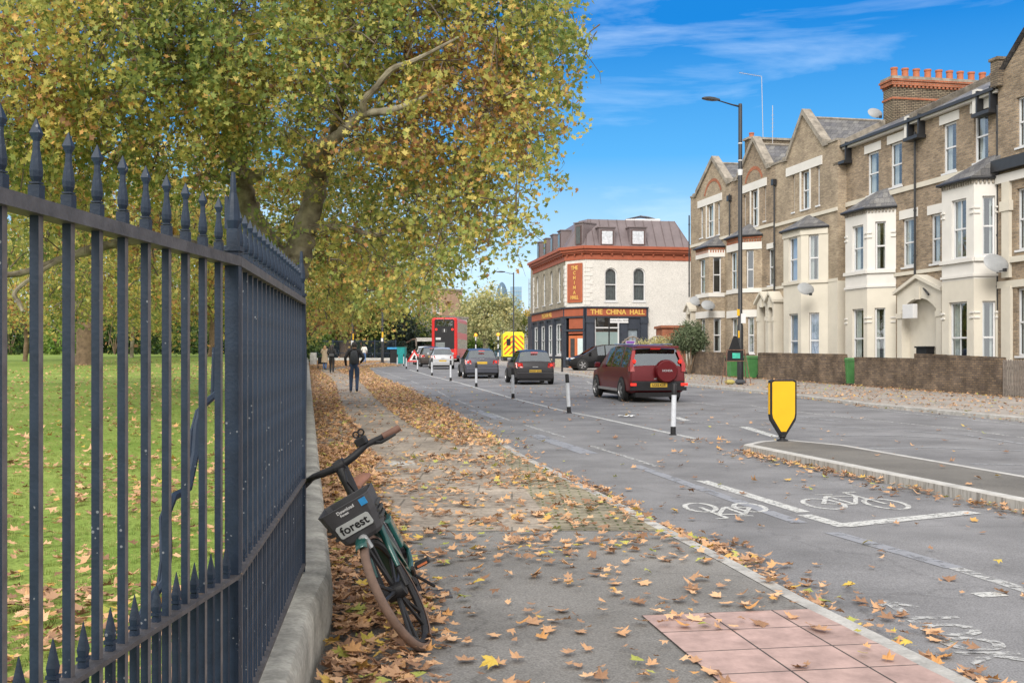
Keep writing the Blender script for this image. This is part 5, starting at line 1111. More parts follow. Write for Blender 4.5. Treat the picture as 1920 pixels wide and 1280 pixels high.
MB().box((-.17, -.16, zz(592)), (-.06, -.13, zz(580))).build("yellow_plate", M['yellow'], rl); MB().box((.0, -.17, zz(606)), (.2, -.14, zz(588))).build("white_plate", M['upvc'], rl); MB().box((-.12, -.16, zz(633)), (-.06, -.12, zz(620))).build("yellow_tag", M['yellow'], rl)
lamp("thin black street lamp post rising above the ambulance", 963, 660, 100, 511, .10, .055, (-.9, -.1, 0)); 
l2, _ = lamp("black lamp post in front of the knobbly far tree trunk", 661, 672, 86, 470, .12, .075, (1.2, 0, 0)); MB().box((-.1, -.16, 1.55), (.1, -.13, 1.95)).build("white_sticker", M['upvc'], l2); MB().box((.02, -.16, 2.0), (.12, -.13, 2.5)).build("yellow_sticker", M['yellow'], l2)
l3, _ = lamp("black lamp post by the distant railings, right of the pale jacketed person", 717, 680, 96, 470, .12, .08, (1.2, 0, 0)); MB().box((-.1, -.16, 1.9), (.08, -.13, 2.2)).build("white_sticker", M['upvc'], l3); MB().box((-.04, -.16, 2.25), (.1, -.13, 2.75)).build("yellow_sticker", M['yellow'], l3)
bmat = emat("beacon_amber", (.9, .35, .03), .6)
for i, (u, v, Y, lb) in enumerate(((892, 631, 128, "amber globe crossing beacon nearer the bus"), (934, 630, 126, "amber globe crossing beacon nearer the ambulance"))):
    z = g(Y); h = EYE-(v-HV)*Y/F-z; r_ = empty("crossing_beacon", (at(u, Y)[0], Y, z), 0, lb, "crossing beacon")
    n = 6; mb = MB(); mb2 = MB()
    for k in range(n): (mb if k % 2 else mb2).lathe([(.07, h*k/n), (.07, h*(k+1)/n)], 8)
    mb.build("white_bands", M['upvc'], r_); mb2.build("black_bands", M['black'], r_); MB().lathe([(.02, h-.02), (.15, h+.05), (.2, h+.2), (.15, h+.35), (.02, h+.4)], 12).build("globe", bmat, r_, True)
# a-frame with covered triangular sign and sandbags
p = G(1380, 722.5, .1); p.y = 44.5; p.x = (1380-960)/F*44.5; p.z = g(44.5)+.1; hA = (728-656)*44.5/F
af = empty("sign_frame", p, R(6), "rusty a-frame carrying a black covered triangular sign by the lamp post", "road sign")
w0, w1 = -.52, .50
rust = mat("rusty_steel", (.17, .09, .06), .8, 0, .4, 12)
for s_, nm in ((w0, "leg"), (w1, "leg")):
    for dy in (-.32, .32): MB().tube([(s_*(1.05 if s_ > 0 else 1), dy, 0), (s_*.72, 0, 1.42)], .018, 5).build("leg", rust, af)
for z_, k in ((.95, .8), (1.4, .74)): MB().tube([(w0*k, -.04, z_), (w1*k, -.04, z_)], .018, 5).build("crossbar", rust, af)
tri = [(-.44, .95), (.30, .95), (.34, 1.0), (.02, 1.98), (-.10, 1.98), (-.46, 1.02)]; MB().prism(tri, -.02, .02, RX).build("covered_sign", M['black'], af, bevel=.01)
MB().box((-.16, -.04, 1.06), (.16, -.025, 1.28)).build("green_label", mat("label_green", (.05, .45, .33), .5), af)
for nm, lb, q, m_ in (("sandbag", "pale yellow sandbag on the foot of the rusty a-frame", (-.28, -.1), mat("sandbag_yellow", (.42, .36, .12), .9)), ("sandbag", "dark grey sandbag at the foot of the lamp post", (.12, -.25), mat("sandbag_grey", (.05, .055, .065), .8))):
    mb = MB(); rows_ = []
    for k in range(7):
        t = -1+2*k/6; w_ = (1-abs(t)**3*.55); rows_.append([(t*.2, .13*w_*math.cos(a_), .10+.10*w_*math.sin(a_)+.01*math.sin(a_*3+k)) for a_ in [2*pi*j/10 for j in range(10)]])
    mb.grid(rows_, True, True, True); tag(mb.build(nm, m_, None, True, loc=p+Vector((q[0], q[1], .0))), lb, nm)
# cross railings at the park corner and things around them
xA, xB = at(585, 116)[0], at(742, 116)[0]
cr_ = empty("park_railing", (xA, 116, g(116)+.1), 0, "distant dark park railing running across behind the walkers", "railing")
mb = MB(); wd = xB-xA
mb.box((-1, -.03, 1.95), (wd, .03, 2.02)); mb.build("top_rail", M['iron'], cr_); mb = MB(); mb.box((-1, -.03, .7), (wd, .03, .76)); mb.build("middle_rail", M['iron'], cr_); mb = MB(); mb.box((-1, -.2, -.4), (wd, .2, .22)); mb.build("plinth", M['concrete'], cr_)
mb = MB(); k = 0
while k < wd: mb.box((k-.018, -.018, .2), (k+.018, .018, 2.1)); k += .13
tag(mb.build("railing_bars", M['iron'], cr_), kind='stuff')
for k in range(5): q = wd*k/4; MB().box((q-.05, -.05, 0), (q+.05, .05, 2.2)).build("railing_post", M['iron'], cr_)
# side street clutter left of the bus
p = W(742, HV, 100); p.z = g(100)+.05
r_ = empty("litter_bin", p, 0, "dark bin with bright blue lid beside the distant railings", "bin"); MB().bb((-.5, -.4, 0), (.75, .4, 1.25), .05).build("body", M['black'], r_); MB().bb((-.75, -.45, 1.25), (.75, .45, 1.42), .05).build("lid", mat("blue_lid", (.03, .25, .5), .5), r_)
p = W(753, HV, 98); p.z = g(98)+.05; r_ = empty("utility_cabinet", p, R(-12), "teal street cabinet right of the blue lidded bin", "cabinet"); MB().bb((-.35, -.3, 0), (.38, .3, 1.45), .03).build("body", mat("cabinet_teal", (.0, .22, .22), .5), r_); MB().bb((-.38, -.33, 1.45), (.41, .33, 1.5), .01).build("top", M['teal'], r_)
p = W(772, HV, 118); p.z = g(116); r_ = empty("curved_shelter", p, R(-10), "brown curved timber arch frame left of the queueing cars", "shelter")
for y_ in (0, 1.6):
    MB().tube([(-1.9, y_, 0), (-1.6, y_, .9), (-.9, y_, 1.8), (.1, y_, 2.3), (.5, y_, 2.35)], .10, 6).build("arch_rib", mat("brown_timber", (.12, .08, .06), .8), r_, True); MB().tube([(.5, y_, 0), (.5, y_, 2.4)], .10, 6).build("post", M['wood'], r_)
    MB().tube([(-1.2, y_, 1.4), (-.2, y_, .6), (.2, y_, 0)], .07, 5).build("brace", M['wood'], r_)
MB().box((.5, 0, 2.1), (2.6, 1.6, 2.5)).build("side_panel", M['concrete'], r_); MB().box((-2.2, 1.7, 0), (2.6, 1.8, 1.8)).build("back_panel", mat("grey_panel", (.25, .25, .25), .8), r_)
p = W(796, HV, 136); p.z = g(116); tag(MB().box((-.9, 0, 0), (.9, 1.5, 7.2)).build("concrete_pier", M['concrete'], None, False, loc=p), "tall grey concrete pier left of the bus", "pier")
p = W(777, HV, 90); p.z = g(90)+.02; r_ = empty("roadworks_sign", p, 0, "red bordered triangular roadworks sign beside the white car", "road sign")
MB().prism([(-.62, .28), (.62, .28), (0, 1.3)], -.01, .01, RX).build("red_border", mat("sign_red", (.6, .02, .02), .5), r_); MB().prism([(-.42, .39), (.42, .39), (0, 1.09)], .012, .016, RX).build("white_face", M['upvc'], r_); MB().prism([(-.2, .45), (.2, .45), (.08, .62), (.1, .8), (0, .85), (-.1, .68)], .018, .022, RX).build("symbol", M['black'], r_)
for s_ in (-.4, .4): MB().tube([(s_, .1, 0), (s_, 0, .4)], .02, 4).build("leg", M['steel'], r_)
p = W(594, HV, 88); 
tag(MB().bb((-.25, -.2, 0), (.25, .2, 1.0), .03).build("grey_cabinet", M['concrete'], None, loc=(fx(88)+.55, 88, g(88)+.07)), "small pale cabinet on the leaves beside the railing's far end", "cabinet")
# ---------------- leaves: helpers ----------------
def inst_mesh(name, tv, tf, Rm, sc, pos, rnd, m, parent=None):
    n = len(pos); k = len(tv); V = np.einsum('nij,kj->nki', Rm, tv)*sc[:, None, None]+pos[:, None, :]
    me = bpy.data.meshes.new(name); me.vertices.add(n*k); me.vertices.foreach_set('co', V.reshape(-1).astype(np.float32))
    fl = [len(f) for f in tf]; lt = sum(fl); idx = np.concatenate([np.array(f) for f in tf]); LI = (np.arange(n)[:, None]*k+idx[None, :]).reshape(-1)
    me.loops.add(n*lt); me.loops.foreach_set('vertex_index', LI.astype(np.int32))
    st = np.concatenate([[0], np.cumsum(fl)[:-1]]); ST = (np.arange(n)[:, None]*lt+st[None, :]).reshape(-1)
    me.polygons.add(n*len(tf)); me.polygons.foreach_set('loop_start', ST.astype(np.int32))
    me.update(calc_edges=True); a_ = me.attributes.new('rnd', 'FLOAT', 'POINT'); a_.data.foreach_set('value', np.repeat(rnd, k).astype(np.float32))
    me.materials.append(m); o = bpy.data.objects.new(name, me); return link(o, parent)
def rotm(yaw, pitch, roll):
    cy, sy, cp, sp_, cr2, sr = np.cos(yaw), np.sin(yaw), np.cos(pitch), np.sin(pitch), np.cos(roll), np.sin(roll); n = len(yaw); m_ = np.zeros((n, 3, 3))
    m_[:, 0, 0] = cy*cp; m_[:, 0, 1] = cy*sp_*sr-sy*cr2; m_[:, 0, 2] = cy*sp_*cr2+sy*sr
    m_[:, 1, 0] = sy*cp; m_[:, 1, 1] = sy*sp_*sr+cy*cr2; m_[:, 1, 2] = sy*sp_*cr2-cy*sr
    m_[:, 2, 0] = -sp_; m_[:, 2, 1] = cp*sr; m_[:, 2, 2] = cp*cr2; return m_
star = []
for a_, r_ in ((0,.5),(22,.27),(48,.50),(75,.24),(105,.40),(150,.16),(180,.10),(210,.16),(255,.40),(285,.24),(312,.50),(338,.27)): star.append((r_*math.sin(R(a_)), r_*math.cos(R(a_)), .10*abs(math.sin(R(a_)))*r_*2))
star = np.array(star); starf = [tuple(range(12))]
def palm(seed, detail=True, curl=.12):
    q = random.Random(seed); pts = []
    lob = [(0, .56), (46, .54), (100, .42), (260, .42), (314, .54)]
    for i, (a_, r_) in enumerate(lob):
        a2 = lob[(i+1) % 5][0]+(360 if i == 4 else 0); r_ *= q.uniform(.88, 1.1)
        if detail:
            pts += [(a_-15, r_*.68), (a_-11, r_*.80), (a_-7, r_*.76), (a_, r_), (a_+7, r_*.76), (a_+11, r_*.80), (a_+15, r_*.68)]
        else: pts += [(a_-10, r_*.66), (a_, r_), (a_+10, r_*.66)]
        pts.append(((a_+14+a2-14)/2, .31 if i != 2 else .13))
    ax, cx, tw = q.uniform(0, pi), curl*q.uniform(.4, 1.7)*q.choice((1, 1, -1)), q.uniform(-.12, .12); V = [(0, 0, 0)]
    for a_, r_ in pts:
        a_ = R(a_+q.uniform(-2, 2)); x, y = r_*math.sin(a_), r_*math.cos(a_); u = x*math.cos(ax)+y*math.sin(ax); z = cx*(u*u)*5+tw*x*y*4+q.uniform(-.02, .02)
        V.append((x*(1-.3*abs(cx)*abs(u)), y, z+.03*r_))
    mz_ = min(v_[2] for v_ in V); V = [(x, y, z-mz_*.75) for x, y, z in V]; n = len(V)-1; Fc = [(0, i+1, (i+1) % n+1) for i in range(n)]
    k = len(V); V += [(-.012, -.08, .01), (.012, -.08, .01), (.010, -.42, .03), (-.006, -.42, .03)]; Fc.append((k, k+1, k+2, k+3))
    return np.array(V), Fc
LM = leafmat("crown_leaf", [(0, (.17, .24, .075)), (.3, (.33, .39, .11)), (.55, (.52, .50, .15)), (.75, (.76, .65, .19)), (.86, (.78, .46, .15)), (.94, (.55, .28, .12)), (1, (.34, .19, .10))], .5, .5)
LMf = leafmat("far_crown_leaf", [(0, (.08, .115, .025)), (.4, (.19, .21, .05)), (.7, (.27, .26, .07)), (1, (.36, .22, .07))], .35)
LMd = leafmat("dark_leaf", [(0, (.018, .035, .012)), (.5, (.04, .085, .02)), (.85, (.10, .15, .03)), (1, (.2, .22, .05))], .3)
LMp = leafmat("pale_leaf", [(0, (.24, .27, .12)), (.5, (.46, .45, .22)), (1, (.66, .58, .28))], .35)
LMy = leafmat("yellow_leaf", [(0, (.35, .26, .06)), (1, (.65, .42, .08))], .35)
LMl = leafmat("lime_leaf", [(0, (.13, .24, .04)), (1, (.33, .42, .10))], .4)
LMo = leafmat("olive_leaf", [(0, (.04, .065, .035)), (1, (.16, .20, .11))], .15)
def sample_lobes(lobes, dens, shell=.55):
    P = []; C = []; Lr = []
    for c, r, k in lobes:
        n = max(4, int(dens*k*r[0]*r[1]*r[2]**1.0*4)); d = rng.normal(size=(n, 3)); d /= np.linalg.norm(d, axis=1)[:, None]
        rad = shell+(1.04-shell)*rng.random(n)**.7; q = d*rad[:, None]*np.array(r)[None, :]; P.append(q+np.array(c)[None, :]); C.append(d); 
    return np.concatenate(P), np.concatenate(C)
def vnoise(p, s, seed):      # cheap smooth pseudo noise 0..1
    q = p*s; r_ = np.zeros(len(p))
    for k, (a_, b_, c_) in enumerate(((1.0, .7, .4), (-.6, 1.1, .8), (.5, -.9, 1.3), (1.7, 1.3, -.7))): r_ += np.sin(q[:, 0]*a_+q[:, 1]*b_+q[:, 2]*c_+seed*(k+1.7)+1.3*np.sin(q[:, 2]*.8*a_+q[:, 0]*.5+k))
    return .5+r_/8
def crown(name, lobes, dens, leaf, per, m, parent, base=.45, spread=.30, var=.25, seed=1, hang=.5, gap=.36, shell=.5, tv=star, tf=starf):
    P, D = sample_lobes(lobes, dens, shell)
    keep = vnoise(P, 1.15/max(.5, spread*2.2), seed) > gap; P = P[keep]; D = D[keep]; n = len(P)
    tint = np.clip(base+(vnoise(P, .9, seed+5)-.5)*.9+rng.normal(size=n)*.08, 0, 1)
    ax = D*.6+rng.normal(size=(n, 3))*.5; ax[:, 2] -= hang; ax /= np.linalg.norm(ax, axis=1)[:, None]
    t = rng.random((n, per)); pos = P[:, None, :]+ax[:, None, :]*(t*spread*1.8)[:, :, None]+rng.normal(size=(n, per, 3))*spread*.38
    pos = pos.reshape(-1, 3); N_ = len(pos)
    rnd = np.clip(np.repeat(tint, per)+rng.normal(size=N_)*var, 0, 1)
    Rm = rotm(rng.random(N_)*2*pi, rng.normal(size=N_)*.8, rng.normal(size=N_)*.75+.6); sc = leaf*(.45+.95*rng.random(N_))
    o = inst_mesh(name, tv, tf, Rm, sc, pos-np.array(parent.location)[None, :], rnd, m, parent)
    return o, P, ax
def tree(label, foot, limbs, lobes, dens, leaf, per, m, bark='bark', cat="tree", group=None, twigs=0, name="plane_tree", **kw):
    r_ = empty(name, foot, 0, label, cat, group); mb = MB(); B = Vector(foot)
    for pts, rad in limbs:
        P = [Vector(p)-B for p in pts]; Q = []; rr = []
        for i in range(len(P)-1):     # Catmull-Rom
            p0, p1, p2, p3 = P[max(i-1, 0)], P[i], P[i+1], P[min(i+2, len(P)-1)]
            for k in range(6):
                t = k/6; q = .5*((2*p1)+(p2-p0)*t+(2*p0-5*p1+4*p2-p3)*t*t+(3*p1-p0-3*p2+p3)*t**3); Q.append(q); rr.append((rad[i]+(rad[i+1]-rad[i])*t)*(1+.10*math.sin(k*2.1+i*1.7)))
        Q.append(P[-1]); rr.append(rad[-1]); mb.tube(Q, rr, 12 if rad[0] > .12 else 7)
    mb.build("trunk", M[bark], r_, True)
    o, P, ax = crown("crown", lobes, dens, leaf, per, m, r_, **kw)
    if twigs:
        mb = MB(); ii = rng.choice(len(P), min(twigs, len(P)), replace=False); hubs = [Vector(p) for pts, _ in limbs for p in pts[1:]]
        for i in ii:
            p = Vector(P[i]); h = min(hubs, key=lambda q: (q-p).length); d = (h-p); L_ = min(d.length, .6+random.random()*.9); d = (d.normalized()+Vector((random.gauss(0,.5), random.gauss(0,.5), random.gauss(0,.4)))).normalized(); e = Vector(ax[i])*.5
            a_ = p+e-B; b_ = p+d*L_*.35+Vector((random.gauss(0, .12), random.gauss(0, .12), .18))-B; c_ = p+d*L_+Vector((random.gauss(0, .15), random.gauss(0, .15), .1))-B
            mb.tube([c_, (c_+b_)*.5+Vector((0, 0, .07)), b_, a_, a_+Vector((random.gauss(0, .06), random.gauss(0, .06), -.22))], [.016, .012, .009, .005, .003], 4, False)
        mb.build("twigs", mat("twig_bark", (.12, .095, .07), .9, 0, .3, 3), r_)
    return r_
def lb(L_): return [(tuple(W(u, v, Y)), (r, r*(q[0] if q else 1.1), r*.85), (q[1] if len(q) > 1 else 1)) for u, v, Y, r, *q in L_]
# main plane tree
ZB = turf_h(-5.2, 25)
limA = [
 ([(-5.35, 25, ZB-.3), W(526, 610, 25), W(527, 545, 25), W(533, 500, 25)], [.52, .46, .46, .48]),
 ([W(530, 512, 25), W(500, 462, 24.9), W(470, 405, 24.7), W(456, 350, 24.5), W(440, 260, 24.3), W(420, 150, 24), W(415, 0, 23.6), W(400, -250, 23)], [.40, .34, .27, .22, .18, .15, .11, .05]),
 ([W(545, 512, 25), W(566, 450, 25), W(585, 385, 24.8), W(597, 330, 24.7), W(603, 305, 24.6)], [.40, .31, .26, .24, .22]),
 ([W(603, 312, 24.6), W(578, 303, 23.6), W(600, 275, 23.0), W(626, 262, 22.6), W(650, 240, 22.4), W(668, 222, 22.3), W(690, 212, 22.2), W(730, 208, 22), W(775, 192, 21.8), W(840, 160, 21.4)], [.17, .15, .14, .13, .11, .10, .085, .08, .05, .02]),
 ([W(684, 215, 22.2), W(682, 190, 22), W(705, 165, 21.8), W(735, 130, 21.6), W(780, 112, 21.4), W(860, 70, 21.2)], [.08, .075, .07, .06, .045, .02]),
 ([W(600, 320, 24.6), W(630, 240, 24.6), W(640, 150, 24.4), W(655, 60, 24.2), W(650, -60, 24), W(640, -300, 23.6)], [.16, .13, .11, .10, .08, .03]),
 ([W(575, 440, 25), W(600, 430, 24.6), W(640, 425, 24.4), W(700, 440, 24), W(760, 425, 23.6), W(840, 400, 23)], [.10, .09, .07, .06, .045, .02]),
 ([W(520, 530, 25), W(440, 490, 24.6), W(330, 450, 24.2), W(240, 452, 24), W(165, 470, 23.8), W(110, 488, 23.6), W(20, 515, 23.4), W(-80, 500, 23)], [.16, .13, .11, .10, .11, .08, .07, .04]),
 ([W(110, 488, 23.6), W(60, 520, 23.2), W(28, 548, 23), W(36, 568, 22.9), W(43, 584, 22.8)], [.05, .045, .05, .05, .03]),
 ([W(456, 350, 24.5), W(400, 330, 24), W(300, 345, 23.5), W(200, 300, 23), W(60, 250, 22)], [.12, .10, .07, .05, .02]),
 ([W(470, 340, 24.4), W(490, 325, 23.8), W(440, 318, 23.4), W(400, 250, 23), W(340, 120, 22.4)], [.09, .085, .07, .05, .02]),
 ([W(640, 150, 24.4), W(720, 60, 23.6), W(850, 0, 22.6), W(980, -60, 22)], [.08, .06, .04, .02])]
A_ = [(985,-20,22,1.2),(993,110,22,1.12),(978,225,22,1.08),(948,330,22,1.0),(912,415,22,.85),(885,470,22,.68),(835,500,22.4,.62),(770,525,22.6,.6),(700,545,23,.55),(1010,-170,22,1.0),(1030,60,22,.72),(1020,190,22,.7),(985,380,22,.55),(950,440,22,.45),
 (870,40,23.5,2.2),(1000,130,23.5,1.0),(960,250,23.5,1.0),(900,380,23.5,.9),(840,450,23.5,.9),(880,500,22,.45),(940,480,22,.38),(870,230,23.5,1.8),(800,360,24,1.5),(720,60,23.4,2.1,1.1,.8),(690,310,25,1.5,1.1,.8),(640,450,27,1.3),(740,470,24.6,1.1),(560,60,23,1.9,1.1,.8),(470,120,22,1.9),(480,240,23,1.3,1.1,.7),(330,60,22,2.1),(300,240,22,1.7),(140,80,20.5,2.2),(110,280,22,1.7),(-20,160,20,2),(20,380,24,1.5),(230,390,25,1.2),(360,390,26,1.1),
 (300,-140,22,2.2,1.1,.6),(600,-140,23,2.4,1.1,.6),(850,-140,23,2.2,1.1,.6),(60,-120,20,2.2,1.1,.5),
 (560,250,29,2.3,1,.8),(700,380,30,2.2,1,.8),(600,500,31,1.7,1,.8),(460,420,31,2.0,1,.8),(330,470,31,1.7),(200,500,32,1.8),(60,540,32,1.6),(680,560,29,.8),(620,585,30,.8),(760,545,27,.7),(830,520,25,.55),(500,440,23.6,.5),(455,400,23.4,.55),(640,470,23.8,.55),(535,470,23.8,.32),(620,400,23.6,.5),(690,250,21.6,.45),(640,290,21.8,.5),(730,175,21.2,.4),(800,150,21,.5),(800,230,21.2,.5),(560,300,22.6,.35),(560,350,23.4,.42),(430,330,23.2,.6)]
trA = tree("huge autumn london plane tree overhanging the pavement, trunk just behind the railings", (-5.35, 25, ZB), limA, lb(A_), 20, .138, 14, LM, twigs=1900, base=.49, spread=.26, seed=2, gap=.31, shell=.45)
# plane behind, deeper in the park
def simple_tree(label, u, Y, vtop, rad, lobes, m, dens, leaf, per=10, bark='bark', name="park_tree", base=.45, vb=None, **kw):
    X = (u-960)/F*Y; inpark = X < fx(Y)-.5; z = turf_h(X, Y) if inpark else g(Y); zt_ = EYE-(vtop-HV)*Y/F
    limbs = [([(X, Y, z-.3), (X+.1, Y, z+(zt_-z)*.35), (X-.15, Y, z+(zt_-z)*.7), (X, Y, zt_)], [rad*1.25, rad, rad*.8, rad*.4])]
    for k in range(5):
        a_ = k*1.3+u; h = z+(zt_-z)*(.35+.1*k); limbs.append(([(X, Y, h), (X+math.cos(a_)*1.2, Y+math.sin(a_)*1.2, h+1.1), (X+math.cos(a_)*2.8, Y+math.sin(a_)*2.8, h+2.0)], [rad*.4, rad*.28, rad*.1]))
    return tree(label, (X, Y, z), limbs, lb(lobes), dens, leaf, per, m, bark, name=name, base=base, **kw)
PT = "park trees beyond the lawn"
simple_tree("thick trunked park tree seen between the railing bars, second row", 160, 52, 330, .42, [(160,470,52,3),(60,440,54,3.2),(270,450,54,3),(160,330,52,3.6),(20,330,52,3.4),(330,340,54,3.4),(90,560,50,1.6),(250,560,56,1.8)], LM, 2.6, .26, 12, 'barkd', base=.55, spread=.5, seed=11, gap=.3, group=PT)
simple_tree("small dark stemmed tree standing far left on the lawn edge", 46, 58, 540, .11, [(46,560,58,1.6),(0,585,58,1.4),(90,590,60,1.3),(50,500,60,2)], LM, 6, .22, 10, 'barkd', base=.4, spread=.4, seed=12, gap=.25, group=PT)
simple_tree("bushy park tree behind the railing post, beyond the plane tree", 400, 70, 430, .3, [(400,480,70,4),(300,500,72,4),(500,520,70,4),(560,560,76,3.6),(420,590,70,2.2),(330,600,72,1.8)], LM, 1.6, .32, 12, 'barkd', base=.5, spread=.6, seed=13, gap=.28, group=PT)
simple_tree("slender pale park tree right of the thick trunk", 246, 66, 480, .1, [(246,540,66,2.4),(210,590,66,1.6),(290,580,68,1.8)], LM, 4, .26, 10, 'bark', base=.6, spread=.5, seed=14, gap=.25, group=PT)
tC = simple_tree("knobbly old plane tree with massive trunk behind the distant railings", 651, 122, 470, .85, [(650,530,122,6),(740,540,124,5),(590,540,120,5),(700,590,118,3),(620,590,122,3),(770,560,130,4)], LM, .9, .42, 12, 'barkd', base=.42, spread=.9, seed=15, gap=.3, group=PT)
def shrub(label, lobes, m, dens, leaf, per=10, name="shrub", base=.4, **kw):
    u, v, Y, r = lobes[0][:4]; X = (u-960)/F*Y; z = turf_h(X, Y) if X < fx(Y)-.5 else g(Y)
    r_ = empty(name, (X, Y, z), 0, label, "shrub"); mb = MB()
    for k in range(4): mb.tube([(0, 0, 0), (.2*math.cos(k*1.6), .2*math.sin(k*1.6), .8), (.5*math.cos(k*1.6), .5*math.sin(k*1.6), 1.8)], [.07, .05, .02], 5)
    mb.build("stem", M['barkd'], r_); crown("foliage", lb(lobes), dens, leaf, per, m, r_, base=base, **kw); return r_
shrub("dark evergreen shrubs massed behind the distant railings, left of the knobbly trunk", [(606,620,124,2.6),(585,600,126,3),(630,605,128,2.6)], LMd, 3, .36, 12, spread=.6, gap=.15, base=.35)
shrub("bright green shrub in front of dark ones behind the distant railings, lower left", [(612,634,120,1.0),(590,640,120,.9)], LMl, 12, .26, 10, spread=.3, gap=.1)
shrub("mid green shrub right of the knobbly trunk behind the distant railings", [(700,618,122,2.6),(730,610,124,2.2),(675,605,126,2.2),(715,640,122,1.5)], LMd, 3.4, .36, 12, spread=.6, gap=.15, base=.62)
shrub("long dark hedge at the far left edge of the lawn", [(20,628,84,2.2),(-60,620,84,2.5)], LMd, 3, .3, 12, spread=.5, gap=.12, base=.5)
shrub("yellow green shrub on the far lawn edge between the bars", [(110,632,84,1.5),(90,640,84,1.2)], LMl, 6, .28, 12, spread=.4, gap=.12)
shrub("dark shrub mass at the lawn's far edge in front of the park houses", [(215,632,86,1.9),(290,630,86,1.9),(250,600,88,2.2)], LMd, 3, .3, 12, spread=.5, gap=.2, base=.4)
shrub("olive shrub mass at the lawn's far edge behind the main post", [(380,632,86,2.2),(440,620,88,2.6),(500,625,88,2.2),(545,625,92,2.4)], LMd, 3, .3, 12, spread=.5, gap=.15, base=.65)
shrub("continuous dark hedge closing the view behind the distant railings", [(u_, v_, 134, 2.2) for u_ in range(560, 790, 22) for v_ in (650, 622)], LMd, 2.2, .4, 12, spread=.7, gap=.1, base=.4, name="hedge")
shrub("dark green hedge closing the view across the far lawn", [(u_, 630, 100, 2.6) for u_ in range(-60, 580, 32)], LMd, 2.2, .4, 12, spread=.7, gap=.1, base=.5, name="hedge")
x, y = at(100, 118); block("park_house", "brick house glimpsed behind the lawn's far shrubs between the bars", "house", x, y, 12, 22, 9, 7.5, M['greyb'], [(1, 6), (4, 6)], z=1.6, wsz=(1.0, 1.5))
# dark conifer
X, Y = at(757, 119); r_ = empty("conifer", (X, Y, g(Y)), 0, "tall near black conifer beside the distant railings' right end", "tree"); MB().tube([(0, 0, 0), (0, 0, 6.6)], [.16, .04], 8).build("trunk", M['barkd'], r_, True)
cl = [((X+.0, Y, g(Y)+.9+k*.62), (max(.5, 2.4-.24*k), max(.5, 2.4-.24*k), .5), 2.2) for k in range(9)]
crown("crown", cl, 6, .30, 10, leafmat("conifer_needles", [(0, (.008, .016, .012)), (1, (.04, .06, .045))], .1), r_, base=.4, spread=.35, gap=.15, hang=.9)
# street trees far down the road
def street_tree(label, u, Y, vt, rad, lobes, m, dens, leaf, bark='bark', **kw):
    return simple_tree(label, u, Y, vt, rad, lobes, m, dens, leaf, 11, bark, name="street_tree", spread=.7, **kw)
street_tree("pale green plane tree with forked white trunk beyond the ambulance", 909, 160, 570, .35, [(905,590,160,3.0),(925,565,160,2.3),(940,590,162,2.5),(880,600,160,2.7),(890,570,162,2.1),(955,575,162,1.9),(860,615,164,2.2),(925,620,158,2.0),(970,600,164,1.4)], LMp, 2.6, .42, seed=21, gap=.25, base=.5)
street_tree("lime green tree directly behind the red bus", 848, 185, 600, .3, [(850,600,185,3.6),(828,615,186,3),(872,620,184,3)], LMl, 2.2, .5, seed=22, gap=.18, base=.5)
street_tree("dark green tree far behind the crossing beacons", 900, 190, 620, .3, [(880,635,190,2.6),(905,640,190,2.6),(930,632,190,2.2)], LMd, 3, .45, seed=23, gap=.15, base=.7)
street_tree("golden yellow tree peeking out beside the pub", 990, 230, 600, .3, [(990,605,230,2.6),(975,615,230,2.2),(995,625,230,2.2)], LMy, 3, .5, seed=24, gap=.15, base=.5)
street_tree("small dark tree by the white terrace far down the road", 972, 172, 612, .2, [(974,606,172,1.9),(985,612,172,1.3)], LMf, 4, .4, seed=25, gap=.15, base=.35)
r_ = shrub("rounded grey green olive bush behind the red car", [(1292,634,60,.85,1,1.2),(1275,640,60,.5),(1310,642,60,.5),(1300,618,60,.5)], LMo, 190, .10, 14, name="olive_bush", spread=.16, gap=.1, base=.5)
shrub("trailing pale shrub growing over the trellis", [(1225,645,64,.45),(1245,643,64,.4),(1205,648,64,.35)], LMp, 300, .09, 12, spread=.15, gap=.2, base=.4)
# grass tufts on the near lawn
n = 26000; yy = 2.0+22*rng.random(n)**1.5; dd = .15+rng.random(n)*(2.2+yy*.55); xx = np.array([fx(y) for y in yy])-dd
zz_ = np.array([turf_h(x, y) for x, y in zip(xx, yy)]); tuft = np.array([(-.5, 0, 0), (-.3, 0, 0), (-.55, .1, 1), (-.08, .1, 0), (.1, .1, 0), (.05, -.1, 1.25), (.3, 0, 0), (.5, 0, 0), (.62, .1, .9)]); tf_ = [(0, 1, 2), (3, 4, 5), (6, 7, 8)]
GM = leafmat("grass_blade", [(0, (.13, .19, .035)), (.6, (.22, .28, .065)), (1, (.36, .36, .13))], .3)
tag(inst_mesh("grass", tuft, tf_, rotm(rng.random(n)*2*pi, rng.normal(size=n)*.1, rng.normal(size=n)*.25), .020+.022*rng.random(n), np.stack([xx, yy, zz_], 1), rng.random(n), GM), kind='stuff')
